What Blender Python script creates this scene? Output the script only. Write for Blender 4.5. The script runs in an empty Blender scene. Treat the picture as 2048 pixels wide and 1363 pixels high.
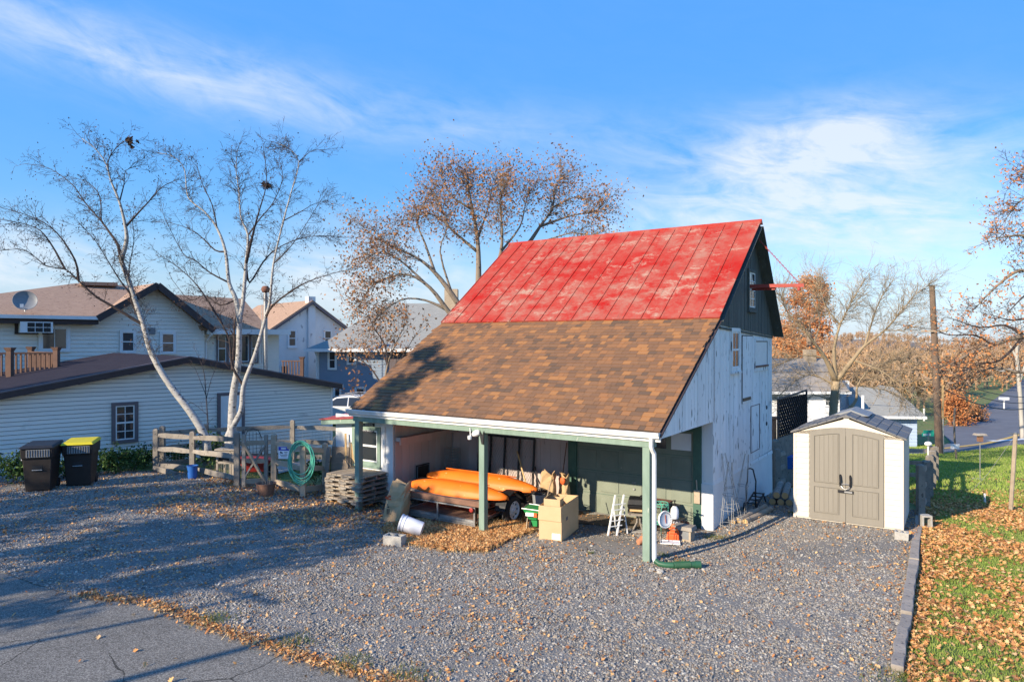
import bpy, bmesh, math, random
import numpy as np
from mathutils import Vector, Matrix, geometry
R = math.radians
sc = bpy.context.scene
# ------------------------------------------------------------------ camera
F, HC = 1365.0, 4.0                      # focal length in photo pixels, eye height
cam = bpy.data.cameras.new('camera'); cam.sensor_width = 36; cam.lens = 36 * F / 2048
cam.clip_start = .05; cam.clip_end = 5000
co = bpy.data.objects.new('camera', cam); sc.collection.objects.link(co)
co.location = (0, 0, HC); co.rotation_euler = (R(90), 0, 0); sc.camera = co
# ------------------------------------------------------------------ sun + sky
SUN_AZ = math.atan2(-.768, -.640)        # direction towards the sun, measured from +Y to +X
SUN_EL = R(23.0)
sl = bpy.data.lights.new('sun', 'SUN'); sl.energy = 3.5; sl.angle = R(.5); sl.color = (1, .86, .66)
so = bpy.data.objects.new('sun', sl); sc.collection.objects.link(so)
sdir = Vector((math.sin(SUN_AZ) * math.cos(SUN_EL), math.cos(SUN_AZ) * math.cos(SUN_EL), math.sin(SUN_EL)))
so.rotation_euler = sdir.to_track_quat('Z', 'Y').to_euler(); so.location = sdir * 60
w = bpy.data.worlds.new('World'); sc.world = w; w.use_nodes = True
nt = w.node_tree; nt.nodes.clear()
def wn(t, **k):
    n = nt.nodes.new(t)
    for a, b in k.items(): setattr(n, a, b)
    return n
def lk(a, b): nt.links.new(a, b)
def mth(op, a, b=None, c=None, tree=None):
    t = tree or nt
    n = t.nodes.new('ShaderNodeMath'); n.operation = op
    for i, v in enumerate((a, b, c)):
        if v is None: continue
        if isinstance(v, (int, float)): n.inputs[i].default_value = v
        else: t.links.new(v, n.inputs[i])
    return n.outputs[0]
sky = wn('ShaderNodeTexSky', sky_type='NISHITA', sun_disc=False)
sky.sun_elevation = SUN_EL; sky.sun_rotation = SUN_AZ; sky.altitude = 0
sky.air_density = 1.0; sky.dust_density = .0; sky.ozone_density = 6.0
tc = wn('ShaderNodeTexCoord'); sp = wn('ShaderNodeSeparateXYZ'); lk(tc.outputs['Generated'], sp.inputs[0])
X, Y, Z = sp.outputs
az = mth('MULTIPLY', mth('ARCTAN2', X, Y), 180 / math.pi)
el = mth('MULTIPLY', mth('ARCSINE', Z), 180 / math.pi)
def noise(vx, vy, scale, detail=6, rough=.6, dist=0.):
    cb = wn('ShaderNodeCombineXYZ'); lk(vx, cb.inputs[0]); lk(vy, cb.inputs[1])
    n = wn('ShaderNodeTexNoise'); n.inputs['Scale'].default_value = scale; n.inputs['Detail'].default_value = detail
    n.inputs['Roughness'].default_value = rough; n.inputs['Distortion'].default_value = dist
    lk(cb.outputs[0], n.inputs['Vector']); return n.outputs['Fac']
def gauss(v, c, s):
    d = mth('DIVIDE', mth('SUBTRACT', v, c), s)
    return mth('POWER', math.e, mth('MULTIPLY', mth('MULTIPLY', d, d), -1))
def blob(ca, ce, sa, se, tilt=0):
    da = mth('SUBTRACT', az, ca); de = mth('SUBTRACT', el, ce)
    de2 = mth('ADD', de, mth('MULTIPLY', da, tilt))
    return mth('MULTIPLY', gauss(da, 0, sa), gauss(de2, 0, se))
def add(*a):
    r = a[0]
    for b in a[1:]: r = mth('ADD', r, b)
    return r
# cirrus: streaks drawn out along the wind, drifting over the whole dome, thicker in a few banks
strx = mth('MULTIPLY', az, .045); stry = mth('ADD', mth('MULTIPLY', el, .16), mth('MULTIPLY', az, .024))
wisp = noise(strx, stry, 2.6, 9, .62, .7)
fine = noise(mth('MULTIPLY', az, .25), mth('ADD', mth('MULTIPLY', el, .5), mth('MULTIPLY', az, .1)), 1.5, 6, .6, .5)
wisp = add(mth('MULTIPLY', wisp, .72), mth('MULTIPLY', fine, .28))
band = mth('SUBTRACT', el, add(mth('MULTIPLY', az, -.10), 16.9))
bandm = mth('MULTIPLY', gauss(band, 0, 2.3), mth('ADD', .35, mth('MULTIPLY', gauss(az, -27, 16), .65)))
cov = add(mth('MULTIPLY', bandm, .72), mth('MULTIPLY', blob(24, 14.8, 7, 2.6, -.05), 1.0), mth('MULTIPLY', blob(27, 9.6, 11, 3.9, .12), 1.15),
          mth('MULTIPLY', blob(13, 10, 9, 3, .05), .65), mth('MULTIPLY', blob(-36, 5.6, 6, 2.2), 1.0),
          mth('MULTIPLY', blob(-12, 5.5, 9, 3.4), .95), mth('MULTIPLY', gauss(el, 1.0, 4.0), .3), .02)
cl = mth('MULTIPLY', cov, mth('MAXIMUM', mth('SUBTRACT', mth('MULTIPLY', wisp, 2.7), .86), 0.0))
clm = wn('ShaderNodeClamp'); lk(cl, clm.inputs[0]); clm.inputs['Max'].default_value = .78
# the bright band towards the horizon is compressed evenly all round, as the photograph's exposure does
ssp = wn('ShaderNodeSeparateColor'); lk(sky.outputs[0], ssp.inputs[0])
sscale = mth('POWER', mth('DIVIDE', 2.95, mth('MINIMUM', mth('MAXIMUM', ssp.outputs[2], .5), 6.0)), .95)
svm = wn('ShaderNodeVectorMath', operation='SCALE'); lk(sky.outputs[0], svm.inputs[0]); lk(sscale, svm.inputs['Scale'])
hs = wn('ShaderNodeHueSaturation'); hs.inputs['Saturation'].default_value = 1.13; hs.inputs['Value'].default_value = 1.0
lk(svm.outputs[0], hs.inputs['Color'])
hz = wn('ShaderNodeMixRGB'); lk(mth('MULTIPLY', gauss(el, 0, 5.5), .8), hz.inputs[0]); lk(hs.outputs[0], hz.inputs[1]); hzc = wn('ShaderNodeVectorMath', operation='SCALE'); hzc.inputs[0].default_value = (.64, .79, 1.0); lk(mth('MULTIPLY', mth('MULTIPLY', ssp.outputs[2], sscale), .70), hzc.inputs['Scale']); lk(hzc.outputs[0], hz.inputs[2])
mx = wn('ShaderNodeMixRGB'); lk(clm.outputs[0], mx.inputs[0]); lk(hz.outputs[0], mx.inputs[1]); mx.inputs[2].default_value = (2.7, 2.85, 3.05, 1)
bg = wn('ShaderNodeBackground'); bg.inputs[1].default_value = .15; lk(mx.outputs[0], bg.inputs[0])
wo = wn('ShaderNodeOutputWorld'); lk(bg.outputs[0], wo.inputs[0])
w.cycles.sampling_method = 'MANUAL'; w.cycles.sample_map_resolution = 1024
sc.view_settings.view_transform = 'Standard'; sc.view_settings.look = 'None'; sc.view_settings.gamma = 1
sc.view_settings.exposure = 1.2; sc.view_settings.use_curve_mapping = False
sc.render.engine = 'CYCLES'
sc.cycles.use_denoising = True; sc.cycles.max_bounces = 6; sc.cycles.diffuse_bounces = 4; sc.cycles.transparent_max_bounces = 12
sc.cycles.caustics_reflective = False; sc.cycles.caustics_refractive = False
# ------------------------------------------------------------------ helpers
COL = sc.collection
rng = random.Random(7)
def V(*a): return Vector(a)
class MB:
    """collects shapes; build() links them as ONE mesh object"""
    def __init__(s): s.v = []; s.f = []
    def poly(s, pts):
        b = len(s.v); s.v += [tuple(p) for p in pts]; s.f.append(tuple(range(b, b + len(pts)))); return s
    def hexa(s, p):      # 8 corners: bottom ring 0-3 counter-clockwise, top ring 4-7
        b = len(s.v); s.v += [tuple(q) for q in p]
        for q in ((3, 2, 1, 0), (4, 5, 6, 7), (0, 1, 5, 4), (1, 2, 6, 5), (2, 3, 7, 6), (3, 0, 4, 7)): s.f.append(tuple(b + i for i in q))
        return s
    def box(s, x0, x1, y0, y1, z0, z1):
        return s.hexa([(x0, y0, z0), (x1, y0, z0), (x1, y1, z0), (x0, y1, z0), (x0, y0, z1), (x1, y0, z1), (x1, y1, z1), (x0, y1, z1)])
    def bar(s, p, q, a, b, up=(0, 0, 1)):
        p, q = Vector(p), Vector(q); d = (q - p).normalized(); up = Vector(up)
        sx = d.cross(up)
        if sx.length < 1e-4: sx = d.cross(Vector((0, 1, 0)))
        sx.normalize(); sy = sx.cross(d).normalized(); sx = sx * a / 2; sy = sy * b / 2
        return s.hexa([p - sx - sy, p + sx - sy, q + sx - sy, q - sx - sy, p - sx + sy, p + sx + sy, q + sx + sy, q - sx + sy])
    def tube(s, pts, r, n=6, cap=True, closed=False):
        pts = [Vector(p) for p in pts]; m = len(pts)
        if isinstance(r, (int, float)): r = [r] * m
        b = len(s.v); up = None
        for i, p in enumerate(pts):
            if closed: d = pts[(i + 1) % m] - pts[i - 1]
            else: d = pts[min(i + 1, m - 1)] - pts[max(i - 1, 0)]
            if d.length < 1e-7: d = Vector((0, 0, 1))
            d.normalize()
            if up is None: up = Vector((0, 0, 1)) if abs(d.z) < .9 else Vector((1, 0, 0))
            a = d.cross(up)
            if a.length < 1e-4: a = d.cross(Vector((.3, .8, .5)))
            a.normalize(); c = a.cross(d); up = c
            for k in range(n):
                t = 2 * math.pi * k / n
                q = p + (a * math.cos(t) + c * math.sin(t)) * r[i]
                s.v.append((q.x, q.y, q.z))
        for i in range(m if closed else m - 1):
            j = (i + 1) % m
            for k in range(n):
                l = (k + 1) % n
                s.f.append((b + i * n + k, b + i * n + l, b + j * n + l, b + j * n + k))
        if cap and not closed and n > 2:
            s.f.append(tuple(b + k for k in range(n))[::-1]); s.f.append(tuple(b + (m - 1) * n + k for k in range(n)))
        return s
    def lathe(s, prof, n=20, M=None, cap=True):
        b = len(s.v); m = len(prof)
        for r, z in prof:
            for k in range(n):
                t = 2 * math.pi * k / n; q = Vector((r * math.cos(t), r * math.sin(t), z))
                if M: q = M @ q
                s.v.append(tuple(q))
        for i in range(m - 1):
            for k in range(n):
                l = (k + 1) % n; s.f.append((b + i * n + k, b + i * n + l, b + (i + 1) * n + l, b + (i + 1) * n + k))
        if cap:
            s.f.append(tuple(b + k for k in range(n))[::-1]); s.f.append(tuple(b + (m - 1) * n + k for k in range(n)))
        return s
    def prism(s, poly, off):
        """poly: list of 3D points (planar), off: extrusion vector"""
        b = len(s.v); n = len(poly); off = Vector(off)
        s.v += [tuple(p) for p in poly]; s.v += [tuple(Vector(p) + off) for p in poly]
        s.f.append(tuple(range(b, b + n))[::-1]); s.f.append(tuple(range(b + n, b + 2 * n)))
        for i in range(n):
            j = (i + 1) % n; s.f.append((b + i, b + j, b + n + j, b + n + i))
        return s
    def sphere(s, c, rx, ry=None, rz=None, n=12, m=8):
        ry = ry or rx; rz = rz or rx; b = len(s.v)
        for i in range(m + 1):
            ph = math.pi * i / m
            for k in range(n):
                t = 2 * math.pi * k / n
                s.v.append((c[0] + rx * math.sin(ph) * math.cos(t), c[1] + ry * math.sin(ph) * math.sin(t), c[2] - rz * math.cos(ph)))
        for i in range(m):
            for k in range(n):
                l = (k + 1) % n; s.f.append((b + i * n + k, b + i * n + l, b + (i + 1) * n + l, b + (i + 1) * n + k))
        return s
    def mesh(s, name, mat=None, smooth=False, fix=True):
        me = bpy.data.meshes.new(name); me.from_pydata(s.v, [], s.f); me.update()
        if fix and len(s.f) < 60000:
            bm = bmesh.new(); bm.from_mesh(me); bmesh.ops.remove_doubles(bm, verts=bm.verts, dist=1e-5)
            bmesh.ops.recalc_face_normals(bm, faces=bm.faces); bm.to_mesh(me); bm.free()
        if mat: me.materials.append(mat)
        if smooth:
            me.polygons.foreach_set('use_smooth', [True] * len(me.polygons))
            if smooth == 'auto':
                try: me.set_sharp_from_angle(angle=R(35))
                except Exception: pass
        return me
    def build(s, name, mat=None, parent=None, smooth=False, bevel=0, fix=True):
        return link(name, s.mesh(name, mat, smooth, fix), parent, bevel)
def link(name, me, parent=None, bevel=0):
    o = bpy.data.objects.new(name, me); COL.objects.link(o)
    if parent: o.parent = parent
    if bevel:
        m = o.modifiers.new('bevel', 'BEVEL'); m.width = bevel; m.segments = 2; m.limit_method = 'ANGLE'; m.angle_limit = R(40)
    return o
LABELS = set()
def tag(o, label, cat, group=None, kind=None):
    o['label'] = label; o['category'] = cat
    if group: o['group'] = group
    if kind: o['kind'] = kind
    return o
def thing(name, label, cat, loc=(0, 0, 0), rz=0, group=None):
    o = bpy.data.objects.new(name, None); COL.objects.link(o); o.empty_display_size = .2
    o.location = loc; o.rotation_euler = (0, 0, rz); tag(o, label, cat, group); return o
def struct(o): o['kind'] = 'structure'; return o
def text_mesh(name, body, size, mat, parent, M, extrude=.001, align='CENTER'):
    cu = bpy.data.curves.new(name, 'FONT'); cu.body = body; cu.size = size; cu.extrude = extrude; cu.align_x = align; cu.align_y = 'CENTER'
    t = bpy.data.objects.new(name, cu); COL.objects.link(t)
    dg = bpy.context.evaluated_depsgraph_get(); me = bpy.data.meshes.new_from_object(t.evaluated_get(dg))
    bpy.data.objects.remove(t); me.transform(M); me.materials.clear(); me.materials.append(mat)
    return link(name, me, parent)
# ------------------------------------------------------------------ materials
def new_mat(name):
    m = bpy.data.materials.new(name); m.use_nodes = True; t = m.node_tree
    return m, t, t.nodes['Principled BSDF']
def col(c): return (c[0], c[1], c[2], 1)
def srgb(r, g, b):
    f = lambda c: c / 12.92 if c <= .04045 else ((c + .055) / 1.055) ** 2.4
    return tuple(f(x / 255) for x in (r, g, b))
def pm(name, c1, c2=None, scale=4, rough=.75, bump=.15, stretch=(1, 1, 1), rand=.12, metal=0, contrast=1.0, c3=None, t3=.62, s3=30, spec=.35, isl=False, bscale=None, w3=.05):
    """noise between two colours, flecks of a third, value shift for each object (or loose piece)"""
    m, t, b = new_mat(name); N = t.nodes.new; L = t.links.new
    c2 = c2 or tuple(x * .78 for x in c1)
    tcx = N('ShaderNodeTexCoord'); mp = N('ShaderNodeMapping'); mp.inputs['Scale'].default_value = stretch
    oi = N('ShaderNodeObjectInfo')
    L(tcx.outputs['Object'], mp.inputs['Vector'])
    ofs = N('ShaderNodeVectorMath'); ofs.operation = 'ADD'; L(mp.outputs[0], ofs.inputs[0])
    cbn = N('ShaderNodeCombineXYZ'); mm = mth('MULTIPLY', oi.outputs['Random'], 17.3, tree=t); L(mm, cbn.inputs[0]); L(mm, cbn.inputs[2]); L(cbn.outputs[0], ofs.inputs[1])
    nz = N('ShaderNodeTexNoise'); nz.inputs['Scale'].default_value = scale; nz.inputs['Detail'].default_value = 7; nz.inputs['Roughness'].default_value = .62
    L(ofs.outputs[0], nz.inputs['Vector'])
    rp = N('ShaderNodeValToRGB'); rp.color_ramp.elements[0].position = .5 - .2 / contrast; rp.color_ramp.elements[1].position = .5 + .2 / contrast
    rp.color_ramp.elements[0].color = col(c2); rp.color_ramp.elements[1].color = col(c1); L(nz.outputs['Fac'], rp.inputs[0])
    out = rp.outputs[0]
    if c3:
        n3 = N('ShaderNodeTexNoise'); n3.inputs['Scale'].default_value = s3; n3.inputs['Detail'].default_value = 5; L(ofs.outputs[0], n3.inputs['Vector'])
        r3 = N('ShaderNodeValToRGB'); r3.color_ramp.elements[0].position = t3; r3.color_ramp.elements[1].position = min(1, t3 + w3); L(n3.outputs['Fac'], r3.inputs[0])
        mi = N('ShaderNodeMixRGB'); L(r3.outputs[0], mi.inputs[0]); L(out, mi.inputs[1]); mi.inputs[2].default_value = col(c3); out = mi.outputs[0]
    if rand:
        hs = N('ShaderNodeHueSaturation'); src = oi.outputs['Random']
        if isl: src = N('ShaderNodeNewGeometry').outputs['Random Per Island']
        L(mth('ADD', mth('MULTIPLY', src, 2 * rand, tree=t), 1 - rand, tree=t), hs.inputs['Value']); L(out, hs.inputs['Color']); out = hs.outputs[0]
    L(out, b.inputs['Base Color'])
    b.inputs['Roughness'].default_value = rough; b.inputs['Metallic'].default_value = metal
    b.inputs['Specular IOR Level'].default_value = spec
    if bump:
        bn = N('ShaderNodeTexNoise'); bn.inputs['Scale'].default_value = bscale or scale * 5; bn.inputs['Detail'].default_value = 5; L(ofs.outputs[0], bn.inputs['Vector'])
        bp = N('ShaderNodeBump'); bp.inputs['Strength'].default_value = bump; bp.inputs['Distance'].default_value = .02; L(bn.outputs['Fac'], bp.inputs['Height']); L(bp.outputs[0], b.inputs['Normal'])
    return m
def ramp_mat(name, cols, rough=.9, island=True, scale=60, bump=.3, trans=0, noise_amt=.25, spec=.2):
    """one of several colours for each piece"""
    m, t, b = new_mat(name); N = t.nodes.new; L = t.links.new
    src = N('ShaderNodeNewGeometry').outputs['Random Per Island'] if island else N('ShaderNodeObjectInfo').outputs['Random']
    rp = N('ShaderNodeValToRGB'); cr = rp.color_ramp; cr.interpolation = 'CONSTANT'
    while len(cr.elements) < len(cols): cr.elements.new(.5)
    for i, c in enumerate(cols): cr.elements[i].position = i / len(cols); cr.elements[i].color = col(c)
    L(src, rp.inputs[0])
    tcx = N('ShaderNodeTexCoord'); nz = N('ShaderNodeTexNoise'); nz.inputs['Scale'].default_value = scale; nz.inputs['Detail'].default_value = 4; L(tcx.outputs['Object'], nz.inputs['Vector'])
    hs = N('ShaderNodeHueSaturation'); L(rp.outputs[0], hs.inputs['Color'])
    L(mth('ADD', mth('MULTIPLY', nz.outputs['Fac'], 2 * noise_amt, tree=t), 1 - noise_amt, tree=t), hs.inputs['Value'])
    L(hs.outputs[0], b.inputs['Base Color']); b.inputs['Roughness'].default_value = rough; b.inputs['Specular IOR Level'].default_value = spec
    if trans:
        tr = N('ShaderNodeBsdfTranslucent'); L(hs.outputs[0], tr.inputs[0]); ms = N('ShaderNodeMixShader'); ms.inputs[0].default_value = trans
        L(b.outputs[0], ms.inputs[1]); L(tr.outputs[0], ms.inputs[2]); L(ms.outputs[0], t.nodes['Material Output'].inputs[0])
    if bump:
        bp = N('ShaderNodeBump'); bp.inputs['Strength'].default_value = bump; bp.inputs['Distance'].default_value = .01; L(nz.outputs['Fac'], bp.inputs['Height']); L(bp.outputs[0], b.inputs['Normal'])
    return m
M = {}
def add_mats():
    M['asphalt'] = asphalt_mat()
    M['gravel'] = pm('gravel', (.25, .232, .205), (.15, .14, .128), 38, .95, .9, bscale=60, rand=0, c3=(.27, .235, .19), t3=.55, s3=.9, contrast=1.5, w3=.2)
    M['fines'] = pm('fines', (.30, .275, .24), (.20, .185, .165), 30, .95, .8, bscale=70, rand=0, c3=(.38, .34, .29), t3=.55, s3=60)
    M['dirt'] = pm('dirt', (.22, .17, .125), (.13, .095, .07), 3, .95, .6, bscale=40, rand=0)
    M['lawn'] = pm('lawn', (.12, .19, .045), (.17, .16, .06), .7, .95, .5, bscale=50, rand=0, c3=(.36, .22, .10), t3=.60, s3=1.6)
    M['road'] = pm('road', (.17, .17, .18), (.12, .12, .13), .8, .9, .2, rand=0)
    M['white_line'] = pm('white_line', (.75, .75, .72), (.6, .6, .58), 8, rand=0)
    M['yellow_line'] = pm('yellow_line', (.65, .42, .1), (.5, .33, .1), 8, rand=0)
    M['hill'] = pm('hill', (.30, .225, .16), (.20, .155, .115), .03, .95, 0, rand=0)
    # barn
    M['shingle'] = ramp_mat('shingle', [srgb(128, 96, 72), srgb(121, 91, 69), srgb(156, 111, 72), srgb(125, 94, 70), srgb(102, 82, 67), srgb(138, 100, 70), srgb(113, 87, 68), srgb(131, 97, 71), srgb(122, 92, 70), srgb(146, 104, 71)], .95, False, 90, .5)
    M['shingle_far'] = ramp_mat('shingle_far', [srgb(128, 96, 72), srgb(121, 91, 69), srgb(156, 111, 72), srgb(125, 94, 70), srgb(102, 82, 67), srgb(138, 100, 70), srgb(113, 87, 68), srgb(131, 97, 71), srgb(122, 92, 70), srgb(146, 104, 71)], .95, True, 90, .5)
    M['underlay'] = pm('underlay', (.09, .07, .06), (.06, .05, .045), 10)
    M['board_white'] = pm('board_white', (.86, .855, .84), (.76, .755, .745), 3, .8, .3, (1, 1, .25), rand=.06, c3=(.17, .16, .15), t3=.61, s3=11)
    M['board_dark'] = pm('board_dark', (.105, .115, .105), (.07, .078, .072), 4, .8, .4, (1, 1, .2), rand=.14, c3=(.2, .2, .19), t3=.66, s3=14)
    M['board_pink'] = pm('board_pink', (.60, .50, .465), (.52, .42, .385), 3, .8, .2, (1, 1, .25), rand=.06, c3=(.35, .26, .22), t3=.7, s3=9)
    M['plaster_white'] = pm('plaster_white', (.82, .81, .79), (.74, .73, .72), 2.5, .9, .4, bscale=9, rand=0, c3=(.45, .42, .38), t3=.70, s3=6)
    M['green_trim'] = pm('green_trim', (.245, .33, .27), (.17, .24, .19), 5, .7, .25, (1, 1, .3), rand=.06, c3=(.42, .45, .38), t3=.68, s3=12)
    M['green_dark'] = pm('green_dark', (.075, .15, .11), (.05, .11, .08), 5, .6, .1, rand=.05)
    M['door_green'] = pm('door_green', (.225, .25, .195), (.18, .205, .16), 3, .65, .15, rand=.04, c3=(.42, .43, .36), t3=.72, s3=11)
    M['gutter'] = pm('gutter', (.80, .79, .76), (.70, .69, .66), 4, .45, .03, rand=.02)
    M['white_paint'] = pm('white_paint', (.80, .80, .79), (.71, .71, .70), 4, .55, .05, rand=.03)
    M['glass'], t, b = new_mat('glass'); b.inputs['Base Color'].default_value = (.03, .035, .04, 1); b.inputs['Roughness'].default_value = .06; b.inputs['Specular IOR Level'].default_value = .8
    M['black'] = pm('black', (.022, .022, .024), (.014, .014, .015), 10, .5, .1, rand=.1)
    M['black_metal'] = pm('black_metal', (.03, .03, .034), (.018, .018, .02), 12, .45, .1, metal=.3)
    M['steel'] = pm('steel', (.42, .42, .42), (.27, .26, .25), 9, .45, .1, metal=.7)
    M['wire'] = pm('wire', (.45, .46, .46), (.30, .29, .27), 9, .5, 0, metal=.5)
    M['rust'] = pm('rust', (.24, .1, .06), (.13, .065, .05), 6, .8, .3)
    M['red_steel'] = pm('red_steel', (.42, .06, .045), (.28, .05, .035), 8, .6, .2, c3=(.35, .2, .15), t3=.66, s3=14)
    # trees / wood
    M['wood_grey'] = pm('wood_grey', (.33, .29, .24), (.20, .175, .15), 4, .9, .5, (1, 1, 1), rand=.16, c3=(.12, .10, .085), t3=.62, s3=13)
    M['wood_pale'] = pm('wood_pale', (.46, .37, .27), (.32, .25, .18), 4, .85, .4, (1, 1, 1), rand=.15, c3=(.2, .15, .11), t3=.66, s3=12)
    M['wood_brown'] = pm('wood_brown', (.25, .13, .085), (.15, .085, .06), 5, .8, .4, rand=.12)
    M['wood_new'] = pm('wood_new', (.62, .42, .2), (.5, .32, .15), 6, .8, .2, rand=.1)
    M['ply'] = pm('ply', (.28, .22, .165), (.19, .15, .115), 3, .9, .4, (1, 1, 4), rand=.1)
    M['timber'] = pm('timber', (.38, .325, .27), (.25, .215, .18), 3, .9, .6, rand=.1, c3=(.12, .1, .09), t3=.62, s3=18)
    M['paper'] = pm('paper', (.56, .38, .21), (.46, .30, .16), 5, .85, .5, rand=.05, bscale=9)
    M['card'] = pm('card', (.60, .42, .24), (.54, .37, .205), 3, .85, .08, rand=.05)
    M['concrete'] = pm('concrete', (.44, .42, .38), (.33, .31, .28), 14, .95, .5, rand=.1, bscale=70)
    M['plastic_white'] = pm('plastic_white', (.74, .74, .78), (.70, .70, .74), 4, .4, 0, rand=.02)
    M['orange'] = pm('orange', (.84, .19, .016), (.74, .16, .014), 3, .5, .06, rand=.02, spec=.35, c3=(.80, .34, .12), t3=.66, s3=9)
    M['orange_dark'] = pm('orange_dark', (.45, .05, .01), (.36, .04, .01), 4, .5, 0)
    M['terracotta'] = pm('terracotta', (.55, .23, .12), (.45, .19, .1), 6, .8, .1)
    M['gascan'] = pm('gascan', (.75, .13, .03), (.65, .1, .03), 4, .5, .05)
    M['green_plastic'] = pm('green_plastic', (.03, .30, .09), (.025, .25, .075), 4, .4, .02)
    M['hose'] = pm('hose', (.12, .50, .37), (.09, .42, .31), 6, .45, 0)
    M['drain'] = pm('drain', (.035, .13, .07), (.03, .10, .055), 5, .45, .05)
    M['blue_plastic'] = pm('blue_plastic', (.03, .14, .45), (.025, .11, .38), 4, .4, 0)
    M['grey_plastic'] = pm('grey_plastic', (.24, .25, .26), (.19, .20, .21), 5, .5, .05)
    M['rubber'] = pm('rubber', (.025, .025, .027), (.018, .018, .019), 20, .8, .1)
    M['bin'] = pm('bin', (.028, .022, .020), (.02, .016, .015), 6, .55, .1, rand=.1)
    M['yellow_lid'] = pm('yellow_lid', (.66, .55, .02), (.58, .47, .02), 4, .5, .03)
    M['red_plastic'] = pm('red_plastic', (.38, .04, .03), (.30, .03, .025), 4, .5, .03)
    # shed
    M['shed_wall'] = pm('shed_wall', (.66, .60, .51), (.62, .56, .475), 3, .6, .06, rand=.02, c3=(.54, .48, .39), t3=.62, s3=4, w3=.15)
    M['shed_door'] = pm('shed_door', (.245, .222, .186), (.215, .195, .163), 5, .6, .15, (1, 1, .15), rand=.02, bscale=30)
    M['shed_roof'] = pm('shed_roof', (.165, .16, .155), (.135, .13, .127), 6, .6, .1, rand=.07)
    # houses
    M['vinyl'] = pm('vinyl', (.84, .79, .70), (.79, .745, .66), 1.2, .6, .04, rand=.05, c3=(.58, .55, .49), t3=.62, s3=2.2, w3=.15)
    M['brown_trim'] = pm('brown_trim', (.062, .045, .045), (.048, .035, .035), 6, .6, .05)
    M['mauve_trim'] = pm('mauve_trim', (.16, .13, .135), (.13, .105, .11), 6, .6, .05)
    M['roof_dark'] = pm('roof_dark', (.036, .031, .04), (.024, .021, .028), 3, .9, .5, c3=(.07, .05, .05), t3=.6, s3=30, rand=0, spec=.1)
    M['roof_brown'] = pm('roof_brown', (.42, .275, .185), (.33, .21, .14), 7, .9, .5, (.4, 1, 2.5), rand=0, c3=(.16, .09, .06), t3=.6, s3=20)
    M['roof_grey'] = pm('roof_grey', (.31, .31, .285), (.23, .23, .215), 7, .9, .4, (.4, 1, 2.5), rand=0)
    M['roof_tan'] = pm('roof_tan', (.36, .31, .25), (.28, .24, .195), 5, .9, .4, (.4, 1, 2.5), rand=0)
    M['blue_siding'] = pm('blue_siding', (.26, .32, .40), (.235, .29, .37), 2, .7, .05, rand=.04)
    M['stucco'] = pm('stucco', (.78, .775, .76), (.64, .64, .64), 1.0, .9, .3, (1, 1, .5), rand=0, bscale=20, c3=(.4, .4, .41), t3=.64, s3=3)
    M['white_siding'] = pm('white_siding', (.76, .75, .73), (.69, .68, .66), 2, .7, .05, rand=.03)
    M['paleblue_siding'] = pm('paleblue_siding', (.42, .52, .68), (.38, .48, .64), 2, .7, .05, rand=.03)
    M['deck'] = pm('deck', (.15, .085, .062), (.105, .06, .046), 5, .8, .2, rand=.12)
    M['car_white'] = pm('car_white', (.75, .76, .78), (.73, .74, .76), 2, .25, 0, rand=0, spec=.6)
    # plants
    M['birch'] = birch_mat()
    M['twig'] = pm('twig', (.075, .055, .05), (.05, .038, .036), 8, .9, 0, rand=0)
    M['bark'] = pm('bark', (.27, .215, .165), (.17, .135, .105), 5, .95, .5, (1, 1, .3), rand=0)
    M['bark_pale'] = pm('bark_pale', (.40, .31, .20), (.26, .195, .125), 5, .95, .4, (1, 1, .3), rand=0)
    M['bark_white'] = pm('bark_white', (.46, .43, .38), (.32, .29, .25), 3, .9, .3, (1, 1, .4), rand=0)
    M['oak_leaf'] = ramp_mat('oak_leaf', [srgb(178, 130, 90), srgb(194, 146, 102), srgb(156, 112, 80), srgb(186, 136, 94), srgb(140, 100, 74)], .8, True, 8, 0, .3)
    M['rust_leaf'] = ramp_mat('rust_leaf', [srgb(206, 138, 88), srgb(216, 152, 100), srgb(192, 124, 78), srgb(200, 144, 96)], .8, True, 8, 0, .3)
    M['birch_leaf'] = ramp_mat('birch_leaf', [srgb(80, 60, 50), srgb(60, 48, 44), srgb(96, 70, 52)], .8, True, 8, 0, .2)
    M['fallen'] = ramp_mat('fallen', [srgb(220, 168, 112), srgb(204, 146, 90), srgb(230, 188, 136), srgb(182, 124, 78), srgb(214, 156, 98), srgb(142, 96, 66), srgb(224, 178, 120), srgb(170, 124, 86)], .85, True, 30, .2, .2, .2)
    M['straw'] = ramp_mat('straw', [srgb(226, 194, 142), srgb(210, 172, 120), srgb(236, 210, 164), srgb(190, 148, 100)], .9, True, 30, 0, .15)
    M['grass'] = ramp_mat('grass', [srgb(148, 172, 78), srgb(132, 160, 66), srgb(166, 184, 90), srgb(156, 168, 86), srgb(180, 182, 110)], .85, True, 5, 0, .35)
    M['weed'] = ramp_mat('weed', [srgb(98, 116, 58), srgb(116, 128, 66), srgb(136, 132, 78), srgb(88, 106, 52), srgb(160, 140, 88)], .85, True, 5, 0, .3)
    M['shrub'] = ramp_mat('shrub', [srgb(64, 92, 46), srgb(84, 112, 58), srgb(48, 74, 38), srgb(100, 124, 70)], .7, True, 5, 0, .25)
    M['wood_far'] = ramp_mat('wood_far', [srgb(164, 138, 112), srgb(176, 146, 116), srgb(150, 126, 106), srgb(186, 148, 108), srgb(170, 146, 126)], .95, True, .2, 0, .1, .2)
    M['stone'] = stone_mat()
    M['red_roof'] = red_roof_mat()
    M['sign_white'] = pm('sign_white', (.78, .79, .82), (.72, .73, .76), 5, .5, 0)
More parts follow.
